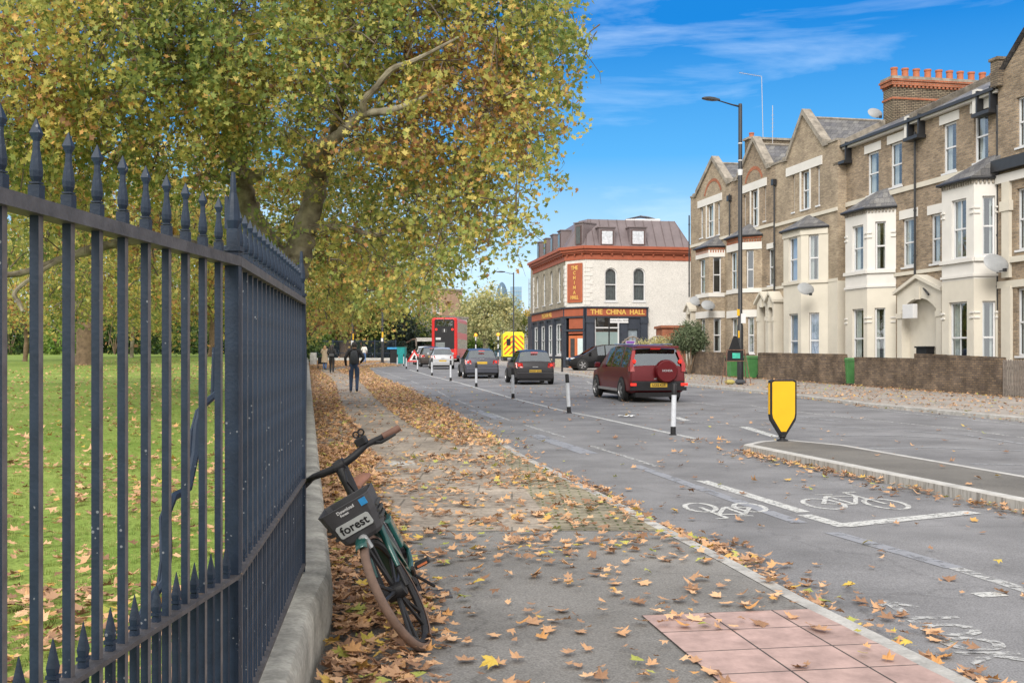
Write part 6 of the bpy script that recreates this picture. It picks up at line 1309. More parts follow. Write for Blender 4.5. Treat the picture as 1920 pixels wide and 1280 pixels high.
# ---------------- fallen leaves ----------------
LF = leafmat("fallen_leaf", [(0, (.22, .12, .07)), (.2, (.42, .25, .15)), (.5, (.58, .34, .18)), (.74, (.68, .44, .26)), (.84, (.55, .29, .11)), (.93, (.62, .45, .09)), (.96, (.30, .33, .07)), (1, (.45, .45, .12))], .15, .65)
pts = []      # x, y, z
def put_leaves(x0, x1, y0, y1, dens, zf, clump=0, seed=0, lift=.015):
    ya_ = np.arange(y0, y1, .5)
    for ya in ya_:
        yb = min(ya+.5, y1); ym = (ya+yb)/2; a_, b_ = x0(ym), x1(ym)
        if b_ <= a_: continue
        n = rng.poisson(dens(ym)*(b_-a_)*(yb-ya) if callable(dens) else dens*(b_-a_)*(yb-ya))
        if n == 0: continue
        y = ya+(yb-ya)*rng.random(n); x = np.array([x0(q)+(x1(q)-x0(q))*t for q, t in zip(y, rng.random(n))])
        if clump:
            q = np.stack([x, y, np.zeros(n)], 1); k = (vnoise(q, 2.2, seed)+vnoise(q, 5.5, seed+3)) / 2 > clump+.12*rng.normal(size=n); x, y = x[k], y[k]
        for xi, yi in zip(x, y): pts.append((xi, yi, zf(xi, yi)+lift*rng.random()+.004))
gp_ = lambda x, y: g(y)+.078; gr_ = lambda x, y: g(y)+.004
wst = lambda y: .42+.06*math.sin(y*2.1)+.02*min(y, 30)
put_leaves(lambda y: fx(y)+.17, lambda y: fx(y)+.17+wst(y), 3, 17, 420, gp_, lift=.05)
put_leaves(lambda y: fx(y)+.17, lambda y: fx(y)+.3+wst(y), 3, 17, 130, gp_, lift=.03)
# trodden path centre
pc = interp([G(u, v, .07) for u, v in [(612,694),(635,705),(655,722),(668,745),(690,775),(725,805),(790,850),(850,900)]]+[Vector((.2, 5, 0))])
pw_ = lambda y: .55 if y > 20 else .55+.06*(20-y)
put_leaves(lambda y: fx(y)+.17, lambda y: pc(y)-pw_(y)/1.0, 15, 110, lambda y: 170 if y < 40 else 90, gp_, lift=.04)
put_leaves(lambda y: pc(y)+pw_(y), lambda y: lk(y)-.05, 17.5, 110, lambda y: 165 if y < 45 else 80, gp_, lift=.04)
put_leaves(lambda y: pc(y)+pw_(y)*.7, lambda y: lk(y)-.02, 13, 18, 34, gp_, clump=.40, seed=4, lift=.02)
put_leaves(lambda y: pc(y)-pw_(y), lambda y: pc(y)+pw_(y), 12, 100, 9, gp_)
put_leaves(lambda y: fx(y)+.6, lambda y: lk(y), 8, 16, 110, gp_, clump=.5, seed=7)
put_leaves(lambda y: fx(y)+.5, lambda y: lk(y), 3.4, 9, 52, gp_, clump=.53, seed=9)
put_leaves(lambda y: fx(y)+.5, lambda y: lk(y), 3.0, 12, 5, gp_)
# gutter along the left kerb
put_leaves(lambda y: lk(y)-.04, lambda y: lk(y)+.16+.07*math.sin(y*1.7), 3, 14, 260, gr_, clump=.36, seed=2, lift=.04)
put_leaves(lambda y: lk(y)-.1, lambda y: lk(y)+.5, 3, 9.5, 120, gr_, clump=.44, seed=5, lift=.03)
put_leaves(lambda y: lk(y)-.1, lambda y: lk(y)+.5, 9, 50, 26, gr_, clump=.5, seed=6)
put_leaves(lambda y: lk(y)+.1, lambda y: lk(y)+6.5, 3, 16, 2.2, gr_); put_leaves(lambda y: lk(y)+.1, lambda y: lk(y)+7, 16, 45, 1.5, gr_)
put_leaves(lambda y: lk(y)+.1, lambda y: rk(y), 3, 60, .35, gr_)
# island gutter, island top
il = lambda y: I[0].x+(I[1].x-I[0].x)*(y-I[0].y)/(I[1].y-I[0].y)
put_leaves(lambda y: il(y)-.24, lambda y: il(y)-.02, 4, 17.2, 190, gr_, clump=.36, seed=12, lift=.04); put_leaves(lambda y: il(y)-.6, lambda y: il(y), 4, 17.8, 20, gr_); put_leaves(lambda y: il(y)+.1, lambda y: il(y)+1.3, 6, 17, 1.6, lambda x, y: g(y)+.13)
q = G(1335, 828); put_leaves(lambda y: q.x-.75, lambda y: q.x+.45, q.y-.5, q.y+.5, 55, gr_, clump=.5, seed=3)
# far pavement and its gutter
put_leaves(lambda y: rk(y)-.35, lambda y: rk(y)+.12, 16, 34, 45, gr_, clump=.42, seed=14, lift=.05); put_leaves(lambda y: rk(y)-.3, lambda y: rk(y)+.1, 34, 60, 20, gr_, clump=.45, seed=14)
put_leaves(lambda y: rk(y)+.1, lambda y: wx(y)-.05, 14, 40, 26, lambda x, y: g(y)+.108, clump=.47, seed=15, lift=.02); put_leaves(lambda y: wx(y)-.7, lambda y: wx(y)-.02, 18, 56, 40, lambda x, y: g(y)+.108, clump=.42, seed=16, lift=.03)
put_leaves(lambda y: rk(y)+.1, lambda y: wx(y)-.05, 40, 64, 7, lambda x, y: g(y)+.108)
# lawn
lz = lambda x, y: turf_h(x, y)+.012
put_leaves(lambda y: fx(y)-2.2, lambda y: fx(y)-.15, 1.6, 6.5, 210, lz, clump=.42, seed=20, lift=.03); put_leaves(lambda y: fx(y)-4.5, lambda y: fx(y)-.15, 3, 14, 70, lz, clump=.50, seed=21); put_leaves(lambda y: fx(y)-12, lambda y: fx(y)-.15, 8, 60, 7, lz)
put_leaves(lambda y: fx(y)-4.5, lambda y: fx(y)-.2, 14, 50, 12, lz, clump=.45, seed=22); put_leaves(lambda y: fx(y)-9, lambda y: fx(y)-3, 22, 50, 8, lz, clump=.45, seed=23)
pts = np.array(pts); n = len(pts); up_ = 960+F*pts[:, 0]/pts[:, 1]; vp = HV+F*(EYE-pts[:, 2])/pts[:, 1]
vis = (up_ > -20) & (up_ < 1940) & (vp < 1300)
dist = pts[:, 1].copy(); rnd = np.clip(rng.random(n)**1.35*1.01, 0, 1); sz = .050+.085*rng.random(n)**1.4
# the three hundred that show largest and lie open on the path or road become objects of their own
open_ = vis & (pts[:, 0] > np.array([fx(y) for y in pts[:, 1]])+.55)
score = np.where(open_, sz/dist, 0); big = np.argsort(-score)[:290]; isb = np.zeros(n, bool); isb[big] = True
temps = [palm(k, True, .07+.028*k) for k in range(8)]; tempf = [palm(40+k, False, .2) for k in range(5)]
yaw = rng.random(n)*2*pi; pit = rng.normal(size=n)*.13; rol = rng.normal(size=n)*.13
names = ["brown", "brown", "tan", "tan", "orange", "pale brown", "yellow", "green"]; cols = [.08, .25, .42, .58, .84, .72, .93, .97]
protos = []
for k in range(8):
    tv, tf = temps[k]; me = bpy.data.meshes.new("fallen_leaf"); me.from_pydata([tuple(v) for v in tv], [], tf); a_ = me.attributes.new('rnd', 'FLOAT', 'POINT'); a_.data.foreach_set('value', [cols[k]]*len(tv)); me.materials.append(LF); protos.append(me)
for j, i in enumerate(big):
    x, y, z = pts[i]; k = int(np.argmin([abs(rnd[i]-c_)+.06*rng.random() for c_ in cols])); o = bpy.data.objects.new("fallen_leaf", protos[k]); link(o); o.location = (x, y, z); o.rotation_euler = (rol[i], pit[i], yaw[i]); o.scale = (sz[i],)*3
    if x < lk(y)-.02: pl_ = "on the tactile slabs or tarmac footpath"; gr = "fallen leaves on the footpath"
    else: pl_ = "on the road near the kerb"; gr = "fallen leaves on the road"
    tag(o, "fallen %s plane leaf lying %s" % (names[k], pl_), "leaf", gr+" "+names[k])
park = pts[:, 0] < np.array([fx(y) for y in pts[:, 1]])
for nm, sel in (("leaf_litter", ~park & ~isb), ("lawn_leaves", park & ~isb)):
    for near in (True, False):
        tl = temps if near else tempf; m_ = sel & ((dist < 13) if near else (dist >= 13)); idx = np.nonzero(m_)[0]
        for k in range(len(tl)):
            ii = idx[k::len(tl)]
            if len(ii) == 0: continue
            tv, tf = tl[k]; f_ = 1.0 if near else 1.12
            tag(inst_mesh(nm, tv, tf, rotm(yaw[ii], pit[ii]*1.3, rol[ii]*1.3), sz[ii]*f_, pts[ii]+np.array([[0, 0, .008]]), rnd[ii], LF), kind='stuff')
print("leaves", n, int(isb.sum()))
# ---------------- vehicles ----------------
cgl = glassmat("car_glass", .22, (.20, .23, .22), (.8, .87, .92)); redl = emat("lit_brake_lamp", (.62, .02, .01), .6); redd = mat("red_lens", (.35, .01, .01), .2, 0, .05, 3, coat=.5); amb = emat("amber_lens", (.9, .35, .05), .7)
plate_y = mat("yellow_plate", (.52, .33, .03), .5, 0, .05, 3); alloy = mat("alloy", (.42, .42, .43), .35, .7, .1, 8)
def paint(name, c, met=.3): return mat(name, c, .38, met, .06, 2, coat=.25, spec=.35)
def wheel(parent, x, y, r, w_, m_rim=None):
    s = 1 if y > 0 else -1
    t = MB().lathe([(r*.62, -w_/2), (r*.92, -w_/2), (r, -w_*.36), (r, w_*.36), (r*.92, w_/2), (r*.62, w_/2)], 24, (0, 0, 0), 'y', cap=False).build("wheel", M['rubber'], parent, True, loc=(x, y, r))
    mb = MB(); f = s*w_*.5
    mb.lathe([(r*.64, f*.6), (r*.66, f*.98), (r*.60, f*.98), (r*.56, f*.5)], 20, (0, 0, 0), 'y'); mb.lathe([(.01, f*.55), (r*.12, f*.8), (r*.14, f*.55)], 8, (0, 0, 0), 'y')
    for k in range(5):
        a_ = 2*pi*k/5; d = Vector((math.cos(a_), 0, math.sin(a_))); q = Vector((-d.z, 0, d.x)); b_ = [d*r*.08+q*r*.08, d*r*.62+q*r*.12, d*r*.62-q*r*.12, d*r*.08-q*r*.08]; y0 = Vector((0, f*.90, 0)); mb.face([p+y0 for p in (b_ if s < 0 else b_[::-1])]); mb.face([p+y0*.5 for p in b_])
    mb.build("rim", m_rim or alloy, t, True); MB().lathe([(.01, f*.3), (r*.6, f*.3)], 16, (0, 0, 0), 'y').build("brake_disc", M['black'], t); return t
def car(label, px, Yr, th, L_, Wd, H, kind, pm, group="vehicles queueing on the road", cat="car", lights="lit", plate="", z0=0.0, name="car", wr=.32):
    # px = column of the rear left corner at depth Yr; th = heading turned left of +Y
    hx, hy = -math.sin(th), math.cos(th); left = Vector((-hy, hx, 0)); X = (px-960)/F*Yr; c = Vector((X, Yr, 0))-left*(Wd/2)
    ang = math.atan2(hy, hx); rt = empty(name, (c.x, c.y, g(c.y)+z0), ang, label, cat, group); hw = Wd/2
    # follow the road's slope
    rt.rotation_euler = (0, -math.atan((g(c.y+hy*L_)-g(c.y))/L_), ang)
    if kind == 'suv': st = [(0,.93,.50,.70,.86,.72),(.03,.97,.34,.98,.92,1.02),(.07,.99,.30,1.02,.90,1.08),(.26,1,.27,1.04,.78,H-.13),(.42,1,.26,1.04,.76,H-.05),(1.02,1,.26,1.04,.76,H-.01),(1.12,1,.26,1.04,.76,H),(2.02,1,.26,1.03,.76,H),(2.10,1,.26,1.03,.76,H-.01),(2.70,1,.26,1.02,.74,H-.07),(2.78,1,.26,1.02,.74,H-.09),(3.35,1,.26,1.01,.86,1.06),(3.5,.99,.27,.97,.84,1.02),(4.2,.95,.3,.86,.76,.92),(4.40,.86,.36,.66,.66,.70)]
    elif kind == 'mpv': st = [(0,.90,.42,.66,.82,.70),(.04,.96,.28,.90,.84,.96),(.09,.98,.24,.94,.82,1.04),(.50,1,.2,.97,.70,H-.10),(.66,1,.2,.97,.70,H-.05),(1.25,1,.2,.97,.70,H-.01),(1.33,1,.2,.97,.70,H),(2.2,1,.2,.96,.70,H-.02),(2.28,1,.2,.96,.70,H-.03),(2.75,1,.2,.95,.68,H-.12),(2.82,1,.2,.95,.68,H-.15),(3.65,.99,.2,.92,.78,.98),(3.8,.98,.2,.9,.76,.94),(4.35,.9,.24,.74,.66,.78),(4.55,.8,.3,.6,.56,.62)]
    else: st = [(0,.88,.40,.62,.80,.66),(.04,.95,.28,.88,.86,.93),(.10,.97,.24,.92,.84,.99),(.44,1,.22,.95,.70,H-.09),(.58,1,.21,.95,.69,H-.04),(1.10,1,.2,.95,.69,H),(1.18,1,.2,.95,.69,H),(1.95,1,.2,.94,.69,H-.02),(2.02,1,.2,.94,.69,H-.03),(2.35,1,.2,.93,.67,H-.1),(2.42,1,.2,.93,.67,H-.12),(3.05,.99,.2,.91,.78,.99),(3.2,.98,.2,.88,.76,.95),(3.7,.9,.24,.76,.66,.80),(3.92,.78,.3,.6,.55,.62)]
    k_ = L_/st[-1][0]; R_ = []
    for x, w_, zb, zs, wt, zt in st:
        w_, wt = w_*hw, wt*hw; half = [(w_*.86, zb), (w_*.985, zb+.08), (w_, (zb+zs)/2), (w_*.965, zs), (wt, zt-.03), (wt*.86, zt+.008), (0, zt+.03)]
        R_.append([(x*k_, y, z) for y, z in half]+[(x*k_, -y, z) for y, z in half[-2::-1]])
    body = MB(); win = {}; scr = {}; n = len(R_[0])
    gw = [i for i in range(len(st)-1) if st[i][0] >= st[4][0]-.01 and st[i+1][0] <= st[9][0]+.01 and st[i+1][0]-st[i][0] > .2]
    for i in range(len(R_)-1):
        for j in range(n-1):
            f = [R_[i][j], R_[i+1][j], R_[i+1][j+1], R_[i][j+1]]
            if i in gw and j in (3, 8): win.setdefault((i, j), []).append(f)
            elif i == 2 and 4 <= j <= 7: scr.setdefault('rear_screen', []).append(f)
            elif i == 10 and 4 <= j <= 7: scr.setdefault('windscreen', []).append(f)
            else: body.face(f[::-1])
    body.face(R_[0][::-1]); body.face(R_[-1]); 
    for i in range(len(R_)-1): body.face([R_[i][0], R_[i+1][0], R_[i+1][-1], R_[i][-1]])
    bo = body.build("body", pm, rt)
    me = bo.data; bmx = __import__('bmesh'); bm = bmx.new(); bm.from_mesh(me); bmx.ops.remove_doubles(bm, verts=bm.verts, dist=.0005); bmx.ops.recalc_face_normals(bm, faces=bm.faces); bm.to_mesh(me); bm.free()
    me.polygons.foreach_set('use_smooth', [True]*len(me.polygons)); me.set_sharp_from_angle(angle=R(38))
    for k, fs in win.items():
        mb = MB(); [mb.face(f[::-1]) for f in fs]; mb.build("side_window", cgl, rt)
    for k, fs in scr.items():
        mb = MB(); [mb.face(f[::-1]) for f in fs]; mb.build(k, cgl, rt)
    # rear details
    zt = st[1][3]; 
    MB().bb((-.06, -hw*.93, st[0][2]-.12), (.12, hw*.93, st[0][2]+.14), .03).build("bumper", pm if kind != 'suv' else M['black'], rt, bevel=.01)
    MB().box((.0, -hw*.8, .16), (L_*.9, hw*.8, .3)).build("underbody", M['black'], rt)
    lm = redd
    for s in (-1, 1):
        mb = MB()
        if kind == 'suv':
            mb.grid([[(.02, s*hw*.99, .92), (-.012, s*hw*.84, .92)], [(.03, s*hw*.99, 1.12), (.04, s*hw*.86, 1.12)], [(.22, s*hw*.84, H-.16), (.20, s*hw*.73, H-.16)]]); 
            mb.face([(.02, s*hw*1.0, .92), (.18, s*hw*1.0, .92), (.22, s*hw*1.0, 1.05), (.03, s*hw*1.0, 1.1)])
        else:
            mb.grid([[(-.008, s*hw*.62, .74), (.03, s*hw*.97, .72)], [(.0, s*hw*.66, .93), (.10, s*hw*.995, .96)]]); mb.face([(.03, s*hw*.985, .74), (.26, s*hw*1.005, .80), (.28, s*hw*1.005, .95), (.10, s*hw*.998, .96)])
        tl = mb.build("tail_lamp", lm, rt)
        if lights == 'lit':
            zc_ = .84 if kind != 'suv' else 1.22; MB().lathe([(.01, -.012), (.05, -.012), (.06, .02)], 12, (.0 if kind != 'suv' else .06, s*hw*.82, zc_), 'x').build("bulb", redl, tl)
        MB().bb((st[9][0]*k_+.45, s*hw*1.0-.0, 1.0), (st[9][0]*k_+.6, s*(hw+.17), 1.15), .02).build("wing_mirror", pm, rt) if s > 0 else MB().bb((st[9][0]*k_+.45, -(hw+.17), 1.0), (st[9][0]*k_+.6, -hw, 1.15), .02).build("wing_mirror", pm, rt)
        for xw in ((.75 if kind != 'suv' else .85)*k_, (L_-.78)):
            MB().lathe([(.01, s*.0), (wr+.045, s*.0), (wr+.045, s*.002)], 22, (xw, s*(hw*1.0+.003), wr+.01), 'y').build("wheel_arch", M['black'], rt); wheel(rt, xw, s*(hw-.06), wr, .2)
    if lights == 'lit': MB().box((.30 if kind != 'suv' else .22, -.15, H-.11), (.36, .15, H-.09)).build("high_brake_lamp", redl, rt)
    zp = .60 if kind == 'hatch' else (.52 if kind == 'suv' else .80); xo = -.07 if kind == 'suv' else (-.014 if kind == 'hatch' else .008)
    if kind == 'hatch': zp = .58; xo = -.02
    p_ = MB().box((xo-.012, -.26, zp-.06), (xo, .26, zp+.06)).build("number_plate", plate_y, rt)
    if plate: text(plate, .095, M['black'], p_, "lettering", .001, Matrix.Translation((xo-.014, 0, zp)) @ Matrix.Rotation(-pi/2, 4, 'Z') @ Matrix.Rotation(pi/2, 4, 'X'), bold=.003)
    MB().bb((-.012 if kind != 'mpv' else .0, -.12, zp+.17), (.012, .12, zp+.20), .005).build("tailgate_handle", M['steel'], rt)
    MB().tube([(.12, -.05, zt+.10), (.26, .35, zt+.24)], .012, 4).build("rear_wiper", M['black'], rt)
    return rt
burg = paint("burgundy_paint", (.12, .005, .009)); 
suv = car("dark red four wheel drive car with spare wheel on its back door, brake lamps lit", 1181, 32.2, R(11), 4.5, 1.74, 1.70, 'suv', burg, plate="LC52 KUS", name="red_car", wr=.35)
# its back door furniture
sw = MB().lathe([(.01, -.20), (.30, -.20), (.345, -.15), (.345, -.02), (.01, -.02)], 28, (-.0, -.22, .93), 'x').build("spare_wheel_cover", burg, suv, True)
o = text("HONDA", .085, M['steel'], sw, "lettering", .002, Matrix.Translation((-.204, -.22, .95)) @ Matrix.Rotation(-pi/2, 4, 'Z') @ Matrix.Rotation(pi/2, 4, 'X'), bold=.003)
for s in (-1, 1): MB().box((-.07, s*.80-.11, .50), (-.055, s*.80+.11 if s < 0 else .87, .58)).build("bumper_reflector", redl, suv); MB().tube([(.5, s*.60, 1.73), (2.5, s*.60, 1.73)], .02, 6).build("roof_rail", M['steel'], suv)
MB().bb((.02, -.66, 1.62), (.30, .66, 1.68), .02).build("roof_spoiler", burg, suv); MB().box((.9, .86, .30), (3.4, .90, .38)).build("side_step", M['steel'], suv); MB().box((-.07, -.87, .36), (.0, .87, .46)).build("lower_bumper", M['black'], suv)
car("dark grey hatchback with lit tail lamps queueing behind the estate car", 967, 46.6, R(7.5), 3.95, 1.70, 1.48, 'hatch', paint("dark_grey_paint", (.026, .025, .028)), plate="WO57 ZGG", name="grey_hatchback", wr=.31)
car("blue grey estate car with small brake lamps in front of the dark hatchback", 872, 55.2, R(7.5), 4.55, 1.74, 1.50, 'mpv', paint("blue_grey_paint", (.07, .073, .092)), name="estate_car", wr=.32)
car("silver hatchback directly behind the red bus", 808.5, 76.6, R(7), 3.8, 1.62, 1.50, 'hatch', paint("silver_paint", (.44, .45, .47), .4), lights='off', name="silver_hatchback", wr=.30)
car("dark car half hidden left of the silver hatchback, one red lamp lit", 789, 84, R(8), 4.3, 1.72, 1.55, 'mpv', paint("black_brown_paint", (.06, .05, .045)), name="dark_car", wr=.32)
car("white car at the head of the queue by the roadworks triangle", 780, 92, R(9), 4.0, 1.7, 1.56, 'hatch', paint("white_car_paint", (.62, .64, .66), 0), lights='lit', name="white_car", wr=.31)
# parked black car, seen from its side, nose to the left
bk = car("black car parked across the pavement in front of the pub doors", 960, 60, 0, 4.45, 1.80, 1.62, 'mpv', paint("black_car_paint", (.004, .004, .005)), group="parked", lights='off', name="black_car", wr=.345)
del bk['group']; p = W(1066, HV, 68.5); bk.location = (p.x+4.35, 69.6, g(69)+.10); bk.rotation_euler = (0, 0, pi+R(9))
for s in (-1, 1): MB().bb((4.12, s*.62-.16, .70), (4.38, s*.62+.16, .80), .02).build("headlamp", mat("lamp_lens", (.6, .62, .65), .15), bk)
MB().bb((4.36, -.45, .32), (4.50, .45, .66), .02).build("grille", M['black'], bk); MB().box((.6, -.93, .80), (3.3, -.905, .83)).build("trim", M['steel'], bk)
# double deck bus
Yb = 107; pb = W(809, HV, Yb); bth = R(-3); hx, hy = -math.sin(bth), math.cos(bth)
bus = empty("bus", (pb.x+1.27, Yb, g(Yb)), math.atan2(hy, hx), "red double decker bus seen from behind at the head of the traffic queue", "bus")
bred = paint("bus_red", (.50, .012, .012), 0); bh = 4.38
def rr(w_, z0, z1, c_): return [(-w_+c_, z0), (w_-c_, z0), (w_, z0+c_), (w_, z1-c_*1.4), (w_-c_*1.2, z1), (-w_+c_*1.2, z1), (-w_, z1-c_*1.4), (-w_, z0+c_)]
mb = MB(); mb.grid([[(x, y, z) for y, z in rr(w_, z0, z1, c_)] for x, w_, z0, z1, c_ in ((0, 1.18, .40, bh-.12, .1), (.12, 1.27, .32, bh, .12), (10.3, 1.27, .32, bh, .12), (10.5, 1.18, .4, bh-.12, .1))], True, True, True); mb.build("body", bred, bus, bevel=.04)
MB().bb((-.03, -.98, 1.30), (.02, .98, bh-.16), .02).build("rear_panel", M['black'], bus); MB().box((-.045, -.82, 3.55), (-.03, .82, 4.05)).build("upper_rear_window", cgl, bus); MB().box((-.05, -.05, 1.42), (-.03, .86, 1.95)).build("lower_rear_window", mat("bus_pane", (.18, .2, .2), .15), bus) 
mb = MB(); mb.box((-.05, -.25, 2.92), (-.035, .25, 3.3)); nb = mb.build("number_box", M['room'], bus); text("1", .40, M['upvc'], nb, "lettering", .002, Matrix.Translation((-.056, 0, 3.1)) @ Matrix.Rotation(-pi/2, 4, 'Z') @ Matrix.Rotation(pi/2, 4, 'X'), bold=.01)
for s in (-1, 1):
    MB().lathe([(.01, -.06), (.11, -.06), (.12, -.03)], 12, (0, s*.80, 3.22), 'x').build("high_lamp", redl, bus); MB().bb((-.03, s*1.08-.09, .80), (.0, s*1.08+.09, 1.32), .01).build("tail_lamp", redl, bus); MB().lathe([(.01, -.05), (.07, -.05), (.08, -.03)], 10, (0, s*.98, bh-.16), 'x').build("marker_lamp", redl, bus)
    for xw in (2.6, 8.0): wheel(bus, xw, s*1.12, .48, .3, M['steel'])
    for k in range(7):
        x0 = .7+k*1.36
        for z0, z1 in ((2.95, 3.95), (1.35, 2.3)): MB().box((x0, s*1.272-.004, z0), (x0+1.26, s*1.272+.004, z1)).build("side_window", mat("bus_side_glass", (.22, .23, .23), .12) if k == 0 and z0 > 2 and s < 0 else bpy.data.materials.get("bus_side_glass") or cgl, bus)
MB().box((-.02, -.35, .66), (.0, .95, 1.18)).build("advert_panel", M['upvc'], bus); MB().box((-.035, .35, 2.2), (-.03, .85, 2.42)).build("white_wording_patch", mat("bus_sticker", (.5, .5, .5), .5), bus)
# ambulance
Ya = 108; pa = W(943.5, HV, Ya); amb_ = empty("ambulance", (pa.x+1.05, Ya, g(Ya)), R(90+3), "yellow ambulance box with red chevron stripes facing away", "ambulance"); ay = mat("ambulance_yellow", (.72, .72, .02), .4, 0, .04, 3)
MB().bb((0, -1.05, .55), (4.4, 1.05, 2.85), .06).build("box_body", ay, amb_); MB().bb((4.4, -.98, .45), (6.0, .98, 2.2), .2).build("cab", ay, amb_)
cs = mat("chevron_red", (.72, .12, .02), .5)
def clipstripe(c_, y0, y1, z0, z1, w_, sg):
    # diagonal band clipped to a panel
    P = [(y0, z0), (y1, z0), (y1, z1), (y0, z1)]
    def clip(P, a_, b_, c):
        out_ = []
        for i in range(len(P)):
            p, q = P[i-1], P[i]; fp, fq = a_*p[0]+b_*p[1]-c, a_*q[0]+b_*q[1]-c
            if (fp >= 0) != (fq >= 0): t = fp/(fp-fq); out_.append((p[0]+(q[0]-p[0])*t, p[1]+(q[1]-p[1])*t))
            if fq >= 0: out_.append(q)
        return out_
    P = clip(P, sg, 1, c_); 
    if len(P) > 2: P = clip(P, -sg, -1, -(c_+w_))
    return P
for y0, y1, sg in ((.05, .98, 1), (-.98, -.05, -1)):
    for k in range(9):
        P = clipstripe(.0+k*.52, y0, y1, .75, 2.62, .24, sg)
        if len(P) > 2: MB().prism(P, .0, .01, Matrix(((0, 0, -1, .0), (1, 0, 0, 0), (0, 1, 0, 0), (0, 0, 0, 1)))).build("chevron", cs, amb_)
MB().bb((-.03, .32, 1.65), (-.012, .72, 2.3), .01).build("rear_window", M['black'], amb_)
MB().box((-.02, -.02, .7), (-.012, .02, 2.75)).build("door_gap", M['black'], amb_); MB().bb((-.25, -.9, .40), (.1, .9, .52), .02).build("step", M['black'], amb_); MB().bb((.1, -.9, 2.85), (.5, .9, 3.0), .03).build("light_bar", mat("light_bar_yellow", (.7, .6, .05), .4), amb_)
for s in (-1, 1):
    for xw in (1.2, 4.9): wheel(amb_, xw, s*.95, .34, .22)
